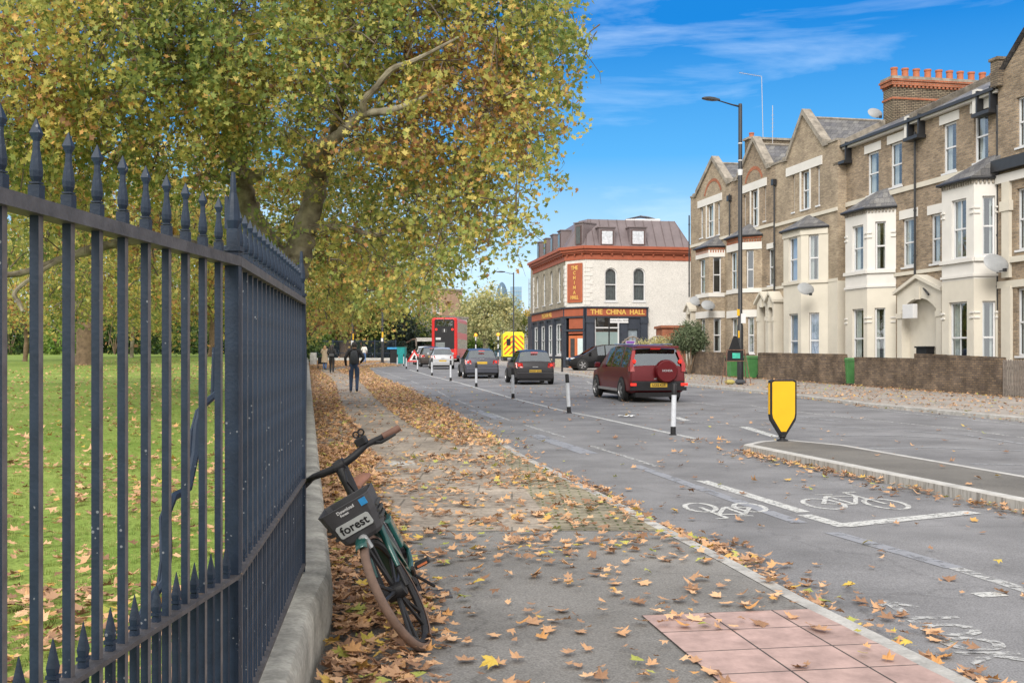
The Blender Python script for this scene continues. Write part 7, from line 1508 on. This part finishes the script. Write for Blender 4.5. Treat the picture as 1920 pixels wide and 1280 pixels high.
# ---------------- people ----------------
def figure(label, loc, yaw, H, pose, cols, hairv=None, extras=None):
    # pose: joint dict in metres for a 1.75 m person, facing +y
    k = H/1.75; J = dict(pelvis=(0, 0, .95), waist=(0, .0, 1.08), chest=(0, .01, 1.28), neck=(0, -.01, 1.46), head=(0, .01, 1.56), top=(0, .015, 1.68),
      ls=(-.17, 0, 1.41), rs=(.17, 0, 1.41), lh=(-.09, 0, .93), rh=(.09, 0, .93)); J.update(pose)
    vs, es, rd = [], [], []
    def add(p, r_, par=None):
        vs.append(Vector(p)); rd.append(r_)
        if par is not None: es.append((par, len(vs)-1))
        return len(vs)-1
    tw = pose.get('tw', 1.0)
    pe = add(J['pelvis'], (.145*tw, .105)); wa = add(J['waist'], (.135*tw, .10), pe); ch = add(J['chest'], (.165*tw, .115), wa); up = add((0, -.005, 1.40), (.13*tw, .09), ch); ne = add(J['neck'], (.055, .055), up); he = add(J['head'], (.078, .092), ne); he2 = add((J['top'][0], J['top'][1], J['top'][2]-.04), (.080, .092), he); add(J['top'], (.05, .06), he2)
    for s in 'lr':
        sh = add(J[s+'s'], (.062, .062), up); el = add(J[s+'e'], (.045, .045), sh); wr_ = add(J[s+'w'], (.028, .033), el); d = (Vector(J[s+'w'])-Vector(J[s+'e'])).normalized(); pm_ = add(Vector(J[s+'w'])+d*.06, (.022, .036), wr_)
        sd_ = Vector((0, 1, 0)); sg = -1 if s == 'l' else 1
        for f_ in range(4): b_ = Vector(J[s+'w'])+d*.105+sd_*(.027-.018*f_); a1 = add(b_, (.009, .009), pm_); a2 = add(b_+d*(.035-.004*abs(f_-1.3))+Vector((-sg*.008, 0, 0)), (.008, .008), a1); add(b_+d*.055+Vector((-sg*.022, 0, 0)), (.007, .007), a2)
        t1 = add(Vector(J[s+'w'])+d*.05+sd_*.045, (.010, .010), pm_); add(Vector(J[s+'w'])+d*.085+sd_*.06, (.008, .008), t1)
        hi = add(J[s+'h'], (.085, .09), pe); kn = add(J[s+'k'], (.058, .06), hi); an = add(J[s+'a'], (.038, .042), kn); hl = Vector(J[s+'a'])+Vector((0, -.03, -.05)); q = add(hl, (.036, .036), an); fd_ = Vector(J[s+'f']); add(fd_, (.036, .026), an)
    me = bpy.data.meshes.new("p"); me.from_pydata([v*1.0 for v in vs], es, []); o = bpy.data.objects.new("p", me); COL.objects.link(o)
    sk = o.modifiers.new("s", 'SKIN'); 
    for i, r_ in enumerate(rd): me.skin_vertices[0].data[i].radius = (r_[0]*(1.22 if r_[0] > .015 else 1), r_[1]*(1.22 if r_[0] > .015 else 1))
    me.skin_vertices[0].data[0].use_root = True; ss = o.modifiers.new("d", 'SUBSURF'); ss.levels = ss.render_levels = 2
    bpy.context.view_layer.update(); dg = bpy.context.evaluated_depsgraph_get(); m2 = bpy.data.meshes.new_from_object(o.evaluated_get(dg)); bpy.data.objects.remove(o)
    m2.name = "person"; m2.materials.clear()
    for c in cols['mats']: m2.materials.append(c)
    hem = cols.get('hem', .93); wl = [Vector(J['lw']), Vector(J['rw'])]; el_ = [Vector(J['le']), Vector(J['re'])]
    for p in m2.polygons:
        c = p.center; i = 1
        if c.z > 1.485: i = 0
        elif c.z < .075 or min((c-Vector(J['lf'])).length, (c-Vector(J['rf'])).length) < .09: i = 3
        else:
            armd = min((c-w_).length for w_ in wl); past = any((c-w_).dot((w_-e_).normalized()) > .0 and (c-w_).length < .2 for w_, e_ in zip(wl, el_))
            if past: i = 0
            elif c.z < hem and abs(c.x) < .24 and armd > .08 and not any((c-(e_+(w_-e_)*t)).length < .07 for w_, e_ in zip(wl, el_) for t in (.3, .6, .9)): i = 2
        p.material_index = i; p.use_smooth = True
    for v_ in m2.vertices: v_.co *= k
    b_ = bpy.data.objects.new("person", m2); link(b_); b_.location = loc; b_.rotation_euler = (0, 0, yaw); tag(b_, label, "person")
    # face
    fc = MB(); hz = 1.60*k
    for s in (-1, 1): fc.lathe([(.002, .0), (.011, .003), (.012, .008)], 8, (s*.032*k, .098*k, hz), 'y')
    fc.build("eyes", M['hair'], b_); MB().grid([[(-.012*k, .10*k, hz-.01), (.012*k, .10*k, hz-.01)], [(-.016*k, .118*k, hz-.045*k), (.016*k, .118*k, hz-.045*k)], [(-.01*k, .10*k, hz-.05*k), (.01*k, .10*k, hz-.05*k)]]).build("nose", M['skin'], b_); MB().box((-.022*k, .095*k, hz-.082*k), (.022*k, .103*k, hz-.074*k)).build("mouth", mat("lips", (.3, .1, .08), .6), b_)
    for s in (-1, 1): MB().lathe([(.004, -.02), (.018, -.01), (.022, .01), (.006, .02)], 8, (s*.083*k, .0, hz-.01), 'x').build("ear", M['skin'], b_, True)
    # hair cap
    hm = cols['hair']; rows_ = []; hx0, hy0 = J['head'][0]*k, J['head'][1]*k-.012
    low = hairv or 1.53
    for i in range(9):
        t = i/8; ph = t*pi*.5 if not hairv else t*pi*.5; z = low*k+(1.715-low)*k*t; r_ = .098*k*(math.sqrt(max(0, 1-((t-.35)/.65)**2)) if t > .35 else 1)*(1.0 if not hairv else 1.05+.25*(1-t))
        rows_.append([(hx0+r_*.96*math.cos(a_), hy0+(r_*1.08*math.sin(a_) if math.sin(a_) < .25 or t > .72 else r_*.45), z+.004*math.sin(a_*5)) for a_ in [2*pi*j/20 for j in range(20)]])
    MB().grid(rows_, True, True, True).build("hair", hm, b_, True)
    return b_, k
def gpos(u, v, Y, dz=.075): p = W(u, HV, Y); p.z = g(Y)+dz; return p
walk = dict(le=(-.30, -.10, 1.17), lw=(-.27, .02, .93), re=(.33, -.14, 1.18), rw=(.22, .04, 1.02), lk=(-.10, .06, .50), la=(-.11, -.02, .09), lf=(-.12, .13, .035), rk=(.10, .03, .50), ra=(.09, -.20, .14), rf=(.10, -.08, .05))
man, k = figure("walking man in black jacket, dark jeans and black backpack, seen from behind", gpos(664, 0, 37.2), R(8), 1.78, walk, dict(mats=[M['skin'], M['jacket'], M['jeans'], M['shoe']], hair=M['hair'], hem=.97))
mb = MB(); bp = [(0, -.30, 1.02), (.0, 0, 0)]
rows_ = []
for z, w_, d_ in ((.98, .09, .05), (1.0, .12, .10), (1.10, .135, .135), (1.25, .13, .13), (1.38, .11, .10), (1.44, .07, .05)):
    rows_.append([(w_*math.copysign(abs(math.cos(a_))**.6, math.cos(a_)), -.13-d_*.5+d_*.6*math.copysign(abs(math.sin(a_))**.6, math.sin(a_)), z) for a_ in [2*pi*j/16 for j in range(16)]])
mb.grid(rows_, True, True, True); bk_ = mb.build("backpack", mat("backpack_cloth", (.028, .033, .040), .7, 0, .2, 10), man, True)
for s in (-1, 1): MB().tube([(s*.10, -.12, 1.44), (s*.12, -.02, 1.475), (s*.12, .12, 1.40), (s*.13, .12, 1.22), (s*.13, -.08, 1.08)], .014, 6).build("strap", M['black'], bk_, True)
MB().tube([(0, -.10, 1.44), (0, -.15, 1.49), (0, -.17, 1.43)], .01, 5).build("haul_loop", M['black'], bk_, True)
walk2 = dict(tw=.9, le=(-.25, -.08, 1.18), lw=(-.16, .12, 1.12), re=(.25, -.10, 1.18), rw=(.40, -.10, .98), lk=(-.08, .10, .50), la=(-.08, .02, .08), lf=(-.08, .17, .035), rk=(.09, -.02, .50), ra=(.10, -.24, .16), rf=(.10, -.14, .04))
wo, k = figure("walking woman with long black hair, black jacket and leggings, waist bag behind", gpos(622, 0, 62.5), R(4), 1.70, walk2, dict(mats=[M['skin'], M['jacket'], M['leggings'], M['shoe']], hair=M['hair'], hem=.92), hairv=1.36)
MB().bb((-.15, -.21, .99), (.15, -.09, 1.12), .03).build("waist_bag", mat("grey_bag", (.06, .06, .065), .7), wo)
walk3 = dict(tw=.95, le=(-.25, .02, 1.18), lw=(-.2, .26, 1.08), re=(.25, .02, 1.18), rw=(.2, .26, 1.08), lk=(-.08, .06, .5), la=(-.08, -.04, .08), lf=(-.08, .11, .035), rk=(.08, .02, .5), ra=(.08, -.18, .12), rf=(.08, -.08, .04))
w2, k = figure("fair haired person in long beige coat and blue jeans pushing a dark pushchair", gpos(609, 0, 72), R(6), 1.64, walk3, dict(mats=[M['skin'], M['beige'], M['denim'], M['shoe']], hair=M['blond'], hem=.55), hairv=1.42)
mb = MB(); mb.grid([[(w_*math.cos(a_)*k, (w_*.75*math.sin(a_)-.0)*k, z*k) for a_ in [2*pi*j/18 for j in range(18)]] for z, w_ in ((.50, .25), (.75, .23), (1.0, .19), (1.2, .20), (1.38, .19))], True); mb.build("coat", M['beige'], w2, True)
p = gpos(603, 0, 72.6); pr = empty("pushchair", p, R(96), "dark pushchair pushed along by the person in the beige coat", "pushchair")
for s in (-.24, .24):
    MB().tube([(-.35, s, 1.0), (-.1, s, .75), (.4, s, .15)], .015, 5).build("frame_tube", M['black'], pr); MB().tube([(.2, s, .55), (-.3, s, .12)], .015, 5).build("frame_tube", M['black'], pr)
    for x in (-.3, .4): MB().lathe([(.02, -.02), (.1, -.02), (.1, .02), (.02, .02)], 12, (x, s, .1), 'y').build("wheel", M['rubber'], pr, True)
MB().bb((-.15, -.22, .35), (.35, .22, .85), .05).build("seat", M['leggings'], pr)
w3, k = figure("distant person in cream jacket and blue jeans beside the far lamp post", gpos(683, 0, 98), R(2), 1.72, dict(walk2, tw=1.0, rw=(.24, .03, .98)), dict(mats=[M['skin'], M['cream'], M['denim'], M['shoe']], hair=M['hair'], hem=.95))
M['gripb'] = mat('brown_grip', (.13, .065, .045), .7, 0, .1, 12)
# ---------------- the hire bicycle leaning on the railing ----------------
rc, fc_ = G(780, 1129, .07), G(786, 1213, .07); hdg = fc_-rc; rc.x += .045; WB = Vector((hdg.x, hdg.y)).length
bike = empty("bicycle", rc, 0, "dark green hire bicycle with black front basket leaning against the railing", "bicycle"); bike.rotation_euler = (R(27), 0, math.atan2(hdg.y, hdg.x)); wr = .335
sa = Vector((WB-.205, 0, .70)); sax = Vector((-.32, 0, .947)).normalized()
MS = Matrix.Translation(sa) @ Matrix.Rotation(R(-10), 4, sax) @ Matrix.Translation(-sa)
def bb_(mb, name, m, parent=None, steer=False, smooth=True, bevel=0):
    if steer: mb.v = [tuple(MS @ Vector(v_)) for v_ in mb.v]
    return mb.build(name, m, parent or bike, smooth, None, bevel)
def bwheel(cx, steer, tread=M['tyre']):
    prof = []
    for k in range(13):
        a_ = -pi*.62+pi*1.24*k/12; prof.append((wr-.024+.024*math.cos(a_), .0225*math.sin(a_)))
    w_ = bb_(MB().lathe(prof, 56, (cx, 0, wr), 'y', cap=False), "wheel", tread, None, steer)
    mb = MB(); rim = [(wr-.040, -.017), (wr-.038, .017), (wr-.058, .014), (wr-.066, 0), (wr-.058, -.014), (wr-.040, -.017)]; rows_ = [[(cx+r_*math.cos(2*pi*k/48), y, wr+r_*math.sin(2*pi*k/48)) for k in range(48)] for r_, y in rim]; mb.grid(rows_, True)
    bb_(mb, "rim", M['black'], w_, steer)
    mb = MB()
    for k in range(5):
        for d_ in (-.16, .16):
            a_ = 2*pi*k/5+.3; p0 = Vector((math.cos(a_)*.035, 0, math.sin(a_)*.035)); p1 = Vector((math.cos(a_+d_)*(wr-.055), 0, math.sin(a_+d_)*(wr-.055))); pm_ = Vector((math.cos(a_+d_*.95)*wr*.5, 0, math.sin(a_+d_*.95)*wr*.5)); c = Vector((cx, 0, wr))
            mb.tube([c+p0, c+pm_, c+p1], [.014, .010, .013], 6)
    bb_(mb, "spokes", M['black'], w_, steer); bb_(MB().lathe([(.012, -.055), (.04, -.05), (.045, -.02), (.045, .02), (.04, .05), (.012, .055)], 14, (cx, 0, wr), 'y'), "hub", M['black'], w_, steer)
    return w_
bwheel(WB, True); bwheel(0, False)
# herringbone tread blocks on the tyre
crown_ = sa+sax*.05
mb = MB()
for s in (-1, 1): mb.tube([sa+sax*.02+Vector((0, s*.045, 0)), Vector((WB-.10, s*.062, .52)), Vector((WB-.01, s*.062, wr))], [.020, .018, .014], 10)
bb_(mb, "fork_leg", M['black'], None, True)
mb = MB(); mb.tube([Vector((WB-.045, -.066, .44)), Vector((WB-.16, -.060, .66)), sa+sax*.09+Vector((.0, -.03, 0)), sa+sax*.09+Vector((0, .03, 0)), Vector((WB-.16, .060, .66)), Vector((WB-.045, .066, .44))], [.012, .022, .026, .026, .022, .012], 10); bb_(mb, "fork_crown", M['teal'], None, True)
def guard(cx, a0, a1, rr_, w_, steer, name, m):
    mb = MB(); rows_ = []
    for k in range(17):
        a_ = R(a0+(a1-a0)*k/16); rows_.append([(cx+(rr_-d_)*math.cos(a_), y, wr+(rr_-d_)*math.sin(a_)) for y, d_ in ((-w_, .022), (-w_*.8, .006), (-w_*.3, 0), (w_*.3, 0), (w_*.8, .006), (w_, .022))])
    mb.grid(rows_); o = bb_(mb, name, m, None, steer); so_ = o.modifiers.new("t", 'SOLIDIFY'); so_.thickness = .004; return o
guard(WB, 62, 175, wr+.022, .034, True, "front_mudguard", M['teal']); guard(0, 25, 185, wr+.022, .036, False, "rear_mudguard", M['teal'])
# stem and handlebar
tp_ = sa+sax*.345
bb_(MB().tube([sa+sax*.06, sa+sax*.18, tp_-sax*.05, tp_], [.030, .033, .036, .034], 14), "stem", M['black'], None, True)
bb_(MB().lathe([(.02, -.035), (.037, -.03), (.04, 0), (.037, .03), (.02, .035)], 14, tuple(tp_), 'y'), "stem_clamp", M['black'], None, True)
hbp = [tp_+Vector(q) for q in ((-.13, -.325, -.01), (-.10, -.25, .012), (-.045, -.17, .02), (.0, -.10, .012), (.008, 0, 0), (.0, .10, .012), (-.045, .17, .03), (-.10, .25, .02), (-.13, .325, .015))]
bb_(MB().tube(hbp, [.015, .016, .018, .021, .022, .021, .018, .016, .015], 12), "handlebar", M['black'], None, True)
bb_(MB().tube([hbp[8]+Vector((-.02, .03, 0)), hbp[8], hbp[7]+Vector((0, .01, 0))], [.019, .021, .019], 12), "grip", M['gripb'], None, True)
bb_(MB().tube([hbp[0]+Vector((-.02, -.03, 0)), hbp[0], hbp[1]+Vector((0, -.01, 0))], [.021, .024, .019], 12), "grip", M['black'], None, True)
for s, q in ((1, hbp[7]), (-1, hbp[1])): bb_(MB().tube([q+Vector((.02, -s*.04, -.005)), q+Vector((.055, 0, -.02)), q+Vector((.045, s*.09, -.02))], [.012, .009, .007], 8), "brake_lever", M['black'], None, True)
bb_(MB().bb(tuple(hbp[6]+Vector((-.03, -.045, .012))), tuple(hbp[6]+Vector((.03, .02, .055))), .008), "phone_mount", M['black'], None, True, False)
mb = MB()
for dy in (-.02, .012): rows_ = [hbp[6]+Vector((.0, dy+.016*math.cos(t), .075+.016*math.sin(t))) for t in np.linspace(0, 2*pi, 13)]; mb.tube(rows_, .005, 5)
bb_(mb, "mount_loop", M['black'], None, True)
# basket
B0 = Vector((WB-.03, 0, .80)); nx = Vector((math.cos(R(-8)), 0, math.sin(R(-8))))
MBk = MS @ Matrix.Translation((WB-.02, .012, .765)) @ Matrix.Rotation(R(4), 4, 'Y') @ Matrix.Scale(.92, 4)
def bk_box(sec): return [[(x, y, z) for x, y in rect] for z, rect in sec]
def rrect(x0, x1, w_, c_): return [(x0+c_, -w_), (x1-c_, -w_), (x1, -w_+c_), (x1, w_-c_), (x1-c_, w_), (x0+c_, w_), (x0, w_-c_), (x0, -w_+c_)]
mb = MB(); secs = [(-.115, rrect(-.07, .07, .095, .03)), (-.09, rrect(-.085, .09, .12, .03)), (.03, rrect(-.10, .115, .150, .03)), (.065, rrect(-.10, .12, .155, .03)), (.11, rrect(-.105, .125, .160, .03)), (.125, rrect(-.107, .128, .163, .03))]
inner = [(.125, rrect(-.10, .12, .153, .025)), (-.08, rrect(-.075, .08, .105, .02))]
mb.grid(bk_box(secs+inner), True, True, True); mb.v = [tuple(MBk @ Vector(v_)) for v_ in mb.v]; bs = mb.build("basket", mat("basket_grey", (.045, .045, .05), .55, 0, .15, 9, .2, 120), bike, False, None, .004)
def onb(mb, name, m): mb.v = [tuple(MBk @ Vector(v_)) for v_ in mb.v]; return mb.build(name, m, bs)
onb(MB().grid([[(.112+.003*0, y, -.045), (.116, y, .045)] for y in (-.10, .10)]), "label_plate", mat("label_grey", (.42, .44, .44), .5, 0, .05, 6)) if False else None
FB = lambda y, z, d_=.004: (.1040+ (z+.03)*.20+d_, y, z)
ol = [(-.105, -.035), (-.095, -.045), (.095, -.045), (.105, -.035), (.105, .022), (.095, .032), (-.095, .032), (-.105, .022)]
mb = MB(); mb.grid([[FB(y, z, .000) for y, z in ol], [FB(y, z, .006) for y, z in ol]], True, False, True); lp = onb(mb, "label_plate", mat("label_grey", (.42, .44, .44), .5, 0, .05, 6))
ta = math.atan(.20)
MT = MBk @ Matrix.Translation(FB(0, -.006, .008)) @ Matrix.Rotation(ta, 4, 'Y') @ Matrix.Rotation(pi/2, 4, 'Z') @ Matrix.Rotation(pi/2, 4, 'X')
text("forest", .072, M['black'], lp, "lettering", .0008, MT, bold=.0012)
for tx, sz, y, z in (("Download", .026, .005, .098), ("Forest", .020, -.012, .077)):
    MT = MBk @ Matrix.Translation((.1265, y, z)) @ Matrix.Rotation(ta*.4, 4, 'Y') @ Matrix.Rotation(pi/2, 4, 'Z') @ Matrix.Rotation(pi/2, 4, 'X'); text(tx, sz, M['upvc'], bs, "lettering", .0006, MT, bold=.0004)
onb(MB().box((.120, .095, .072), (.128, .135, .112)), "blue_sticker", mat("sticker_blue", (.03, .25, .55), .4)); 
for s in (-1, 1):
    for k in range(3): mb = MB(); mb.bb((-.06, min(s*.128+s*.006*k, s*.152+s*.006*k), -.05+.035*k), (.07, max(s*.128+s*.006*k, s*.152+s*.006*k), -.032+.035*k), .004); onb(mb, "side_slot", M['room'])
bb_(MB().lathe([(.006, .0), (.026, .006), (.028, .03), (.02, .045)], 14, (0, 0, 0), 'z', MBk @ Matrix.Translation((.085, 0, -.10)) @ Matrix.Rotation(pi/2, 4, 'Y')), "headlight", mat("headlight_lens", (.45, .46, .47), .2, .3)); 
bb_(MB().bb((.075, -.024, -.155), (.11, .024, -.10), .008), "light_mount", M['steel']) if False else None
mb = MB(); mb.bb((.07, -.022, -.165), (.108, .022, -.095), .008); mb.v = [tuple(MBk @ Vector(v_)) for v_ in mb.v]; mb.build("lamp_bracket", mat("bracket_grey", (.35, .36, .37), .4, .2), bike)
# main beam
def beam(pts, secs_, name, m, parent=None):
    rows_ = []
    for i, (p, (hw_, hh_)) in enumerate(zip(pts, secs_)):
        p = Vector(p); d = (Vector(pts[min(i+1, len(pts)-1)])-Vector(pts[max(i-1, 0)])).normalized(); n_ = Vector((-d.z, 0, d.x)); rows_.append([p+Vector((0, hw_*math.copysign(abs(math.cos(a_))**.5, math.cos(a_)), 0))+n_*hh_*math.copysign(abs(math.sin(a_))**.5, math.sin(a_)) for a_ in [2*pi*j/16 for j in range(16)]])
    return bb_(MB().grid(rows_, True, True, True), name, m, parent)
fb = beam([(WB-.20, 0, .74), (WB-.25, 0, .66), (WB-.36, 0, .50), (WB-.50, 0, .35), (WB-.60, 0, .27), (WB-.68, 0, .25)], [(.040, .05), (.055, .075), (.062, .085), (.062, .08), (.052, .06), (.04, .04)], "main_frame", M['teal'])
bp_ = beam([(WB-.22, 0, .80), (WB-.30, 0, .68), (WB-.44, 0, .50), (WB-.54, 0, .40)], [(.040, .03), (.066, .07), (.070, .075), (.060, .045)], "battery_cover", mat("battery_grey", (.05, .052, .06), .5), fb)
d_ = Vector((WB-.44-(WB-.30), 0, .50-.68)).normalized(); n_ = Vector((-d_.z, 0, d_.x)); n_ = n_ if n_.x > 0 else -n_
for tx, sz, tt_, m_, off_ in (("London", .050, .45, 'black', .0), ("e-bike", .03, .85, 'upvc', .0)):
    for s in (1,):
        c = Vector((WB-.30, .0712, .68)).lerp(Vector((WB-.44, .0712, .50)), tt_)
        if tx == "London":
            e1_, e2_ = d_, Vector((-d_.z, 0, d_.x)); pl_ = MB().face([tuple(c+d_*a_+e2_*b_-Vector((0, .001, 0))) for a_, b_ in ((-.09, -.025), (.09, -.025), (.09, .025), (-.09, .025))]).build("white_label", M['upvc'], bp_)
            MT = Matrix.Translation(c+Vector((0, .0005, 0))) @ Matrix(((-d_.x, 0, 0, 0), (0, 0, 1, 0), (-d_.z, 1, 0, 0), (0, 0, 0, 1)))
            e2n = Vector((d_.z, 0, -d_.x)); MT = Matrix.Translation(c+Vector((0, .0005, 0))) @ Matrix(((-d_.x, e2_.x*-1, 0, 0), (0, 0, 1, 0), (-d_.z, e2_.z*-1, 0, 0), (0, 0, 0, 1)))
            text(tx, sz, M['black'], pl_, "lettering", .0004, MT, bold=.0012)
# seat tube, saddle, rear end
bb_(MB().tube([(.40, 0, .27), (.30, 0, .56)], [.032, .026], 12), "seat_tube", M['teal']); bb_(MB().tube([(.30, 0, .55), (.245, 0, .80)], .014, 10), "seat_post", M['black'])
mb = MB(); rows_ = []
for x, w_, z, h_ in ((.02, .03, .855, .02), (.04, .075, .862, .03), (.09, .088, .862, .034), (.16, .07, .856, .032), (.22, .040, .852, .028), (.29, .024, .850, .024), (.33, .014, .845, .016)):
    rows_.append([(x+.04, w_*math.cos(a_), z+h_*math.sin(a_)*(1 if math.sin(a_) > 0 else .7)) for a_ in [2*pi*j/14 for j in range(14)]])
bb_(MB().grid(rows_, True, True, True), "saddle", M['leather']); bb_(MB().tube([(.10, .0, .84), (.16, 0, .80), (.26, 0, .80), (.30, 0, .84)], .012, 6), "saddle_clamp", M['black'])
for s in (-1, 1): bb_(MB().tube([(.42, s*.03, .26), (.2, s*.06, .29), (0, s*.065, wr)], [.02, .017, .014], 8), "chain_stay", M['teal']); bb_(MB().tube([(.31, s*.02, .54), (.16, s*.055, .46), (0, s*.065, wr)], .012, 8), "seat_stay", M['teal'])
bb_(MB().bb((.08, .05, .42), (.34, .075, .60), .02), "rear_cover", M['teal'], None, False, False)
bb_(MB().lathe([(.01, -.055), (.06, -.05), (.09, -.045), (.09, -.035), (.05, -.03), (.05, .03), (.06, .05), (.01, .055)], 20, (.46, 0, .275), 'y'), "chain_guard", M['black'])
ca = R(-62)
for s, a_ in ((1, 0.35), (-1, 0.35+pi)):
    q = Vector((.46, s*.065, .275)); e_ = q+Vector((math.cos(a_)*.165, s*.02, math.sin(a_)*.165)); bb_(MB().tube([q, e_], [.016, .012], 8), "crank", M['black']); pd = bb_(MB().bb(tuple(e_+Vector((-.045, s*.015 if s > 0 else -.105, -.012))), tuple(e_+Vector((.045, .105 if s > 0 else -.015, .012))), .005), "pedal", M['black'], None, False, False)
    bb_(MB().box(tuple(e_+Vector((.0455, .03 if s > 0 else -.09, -.006))), tuple(e_+Vector((.048, .09 if s > 0 else -.03, .006)))), "reflector", M['orange'], pd, False, False)
bb_(MB().tube([(.36, .06, .24), (.20, .12, .10)], .010, 6), "kickstand", M['black']); 
bb_(MB().tube([tp_+Vector((.03, .02, -.02)), Vector((WB-.08, .05, .95)), sa+Vector((.02, .04, .1))], .005, 5), "brake_cable", M['black'], None, True)
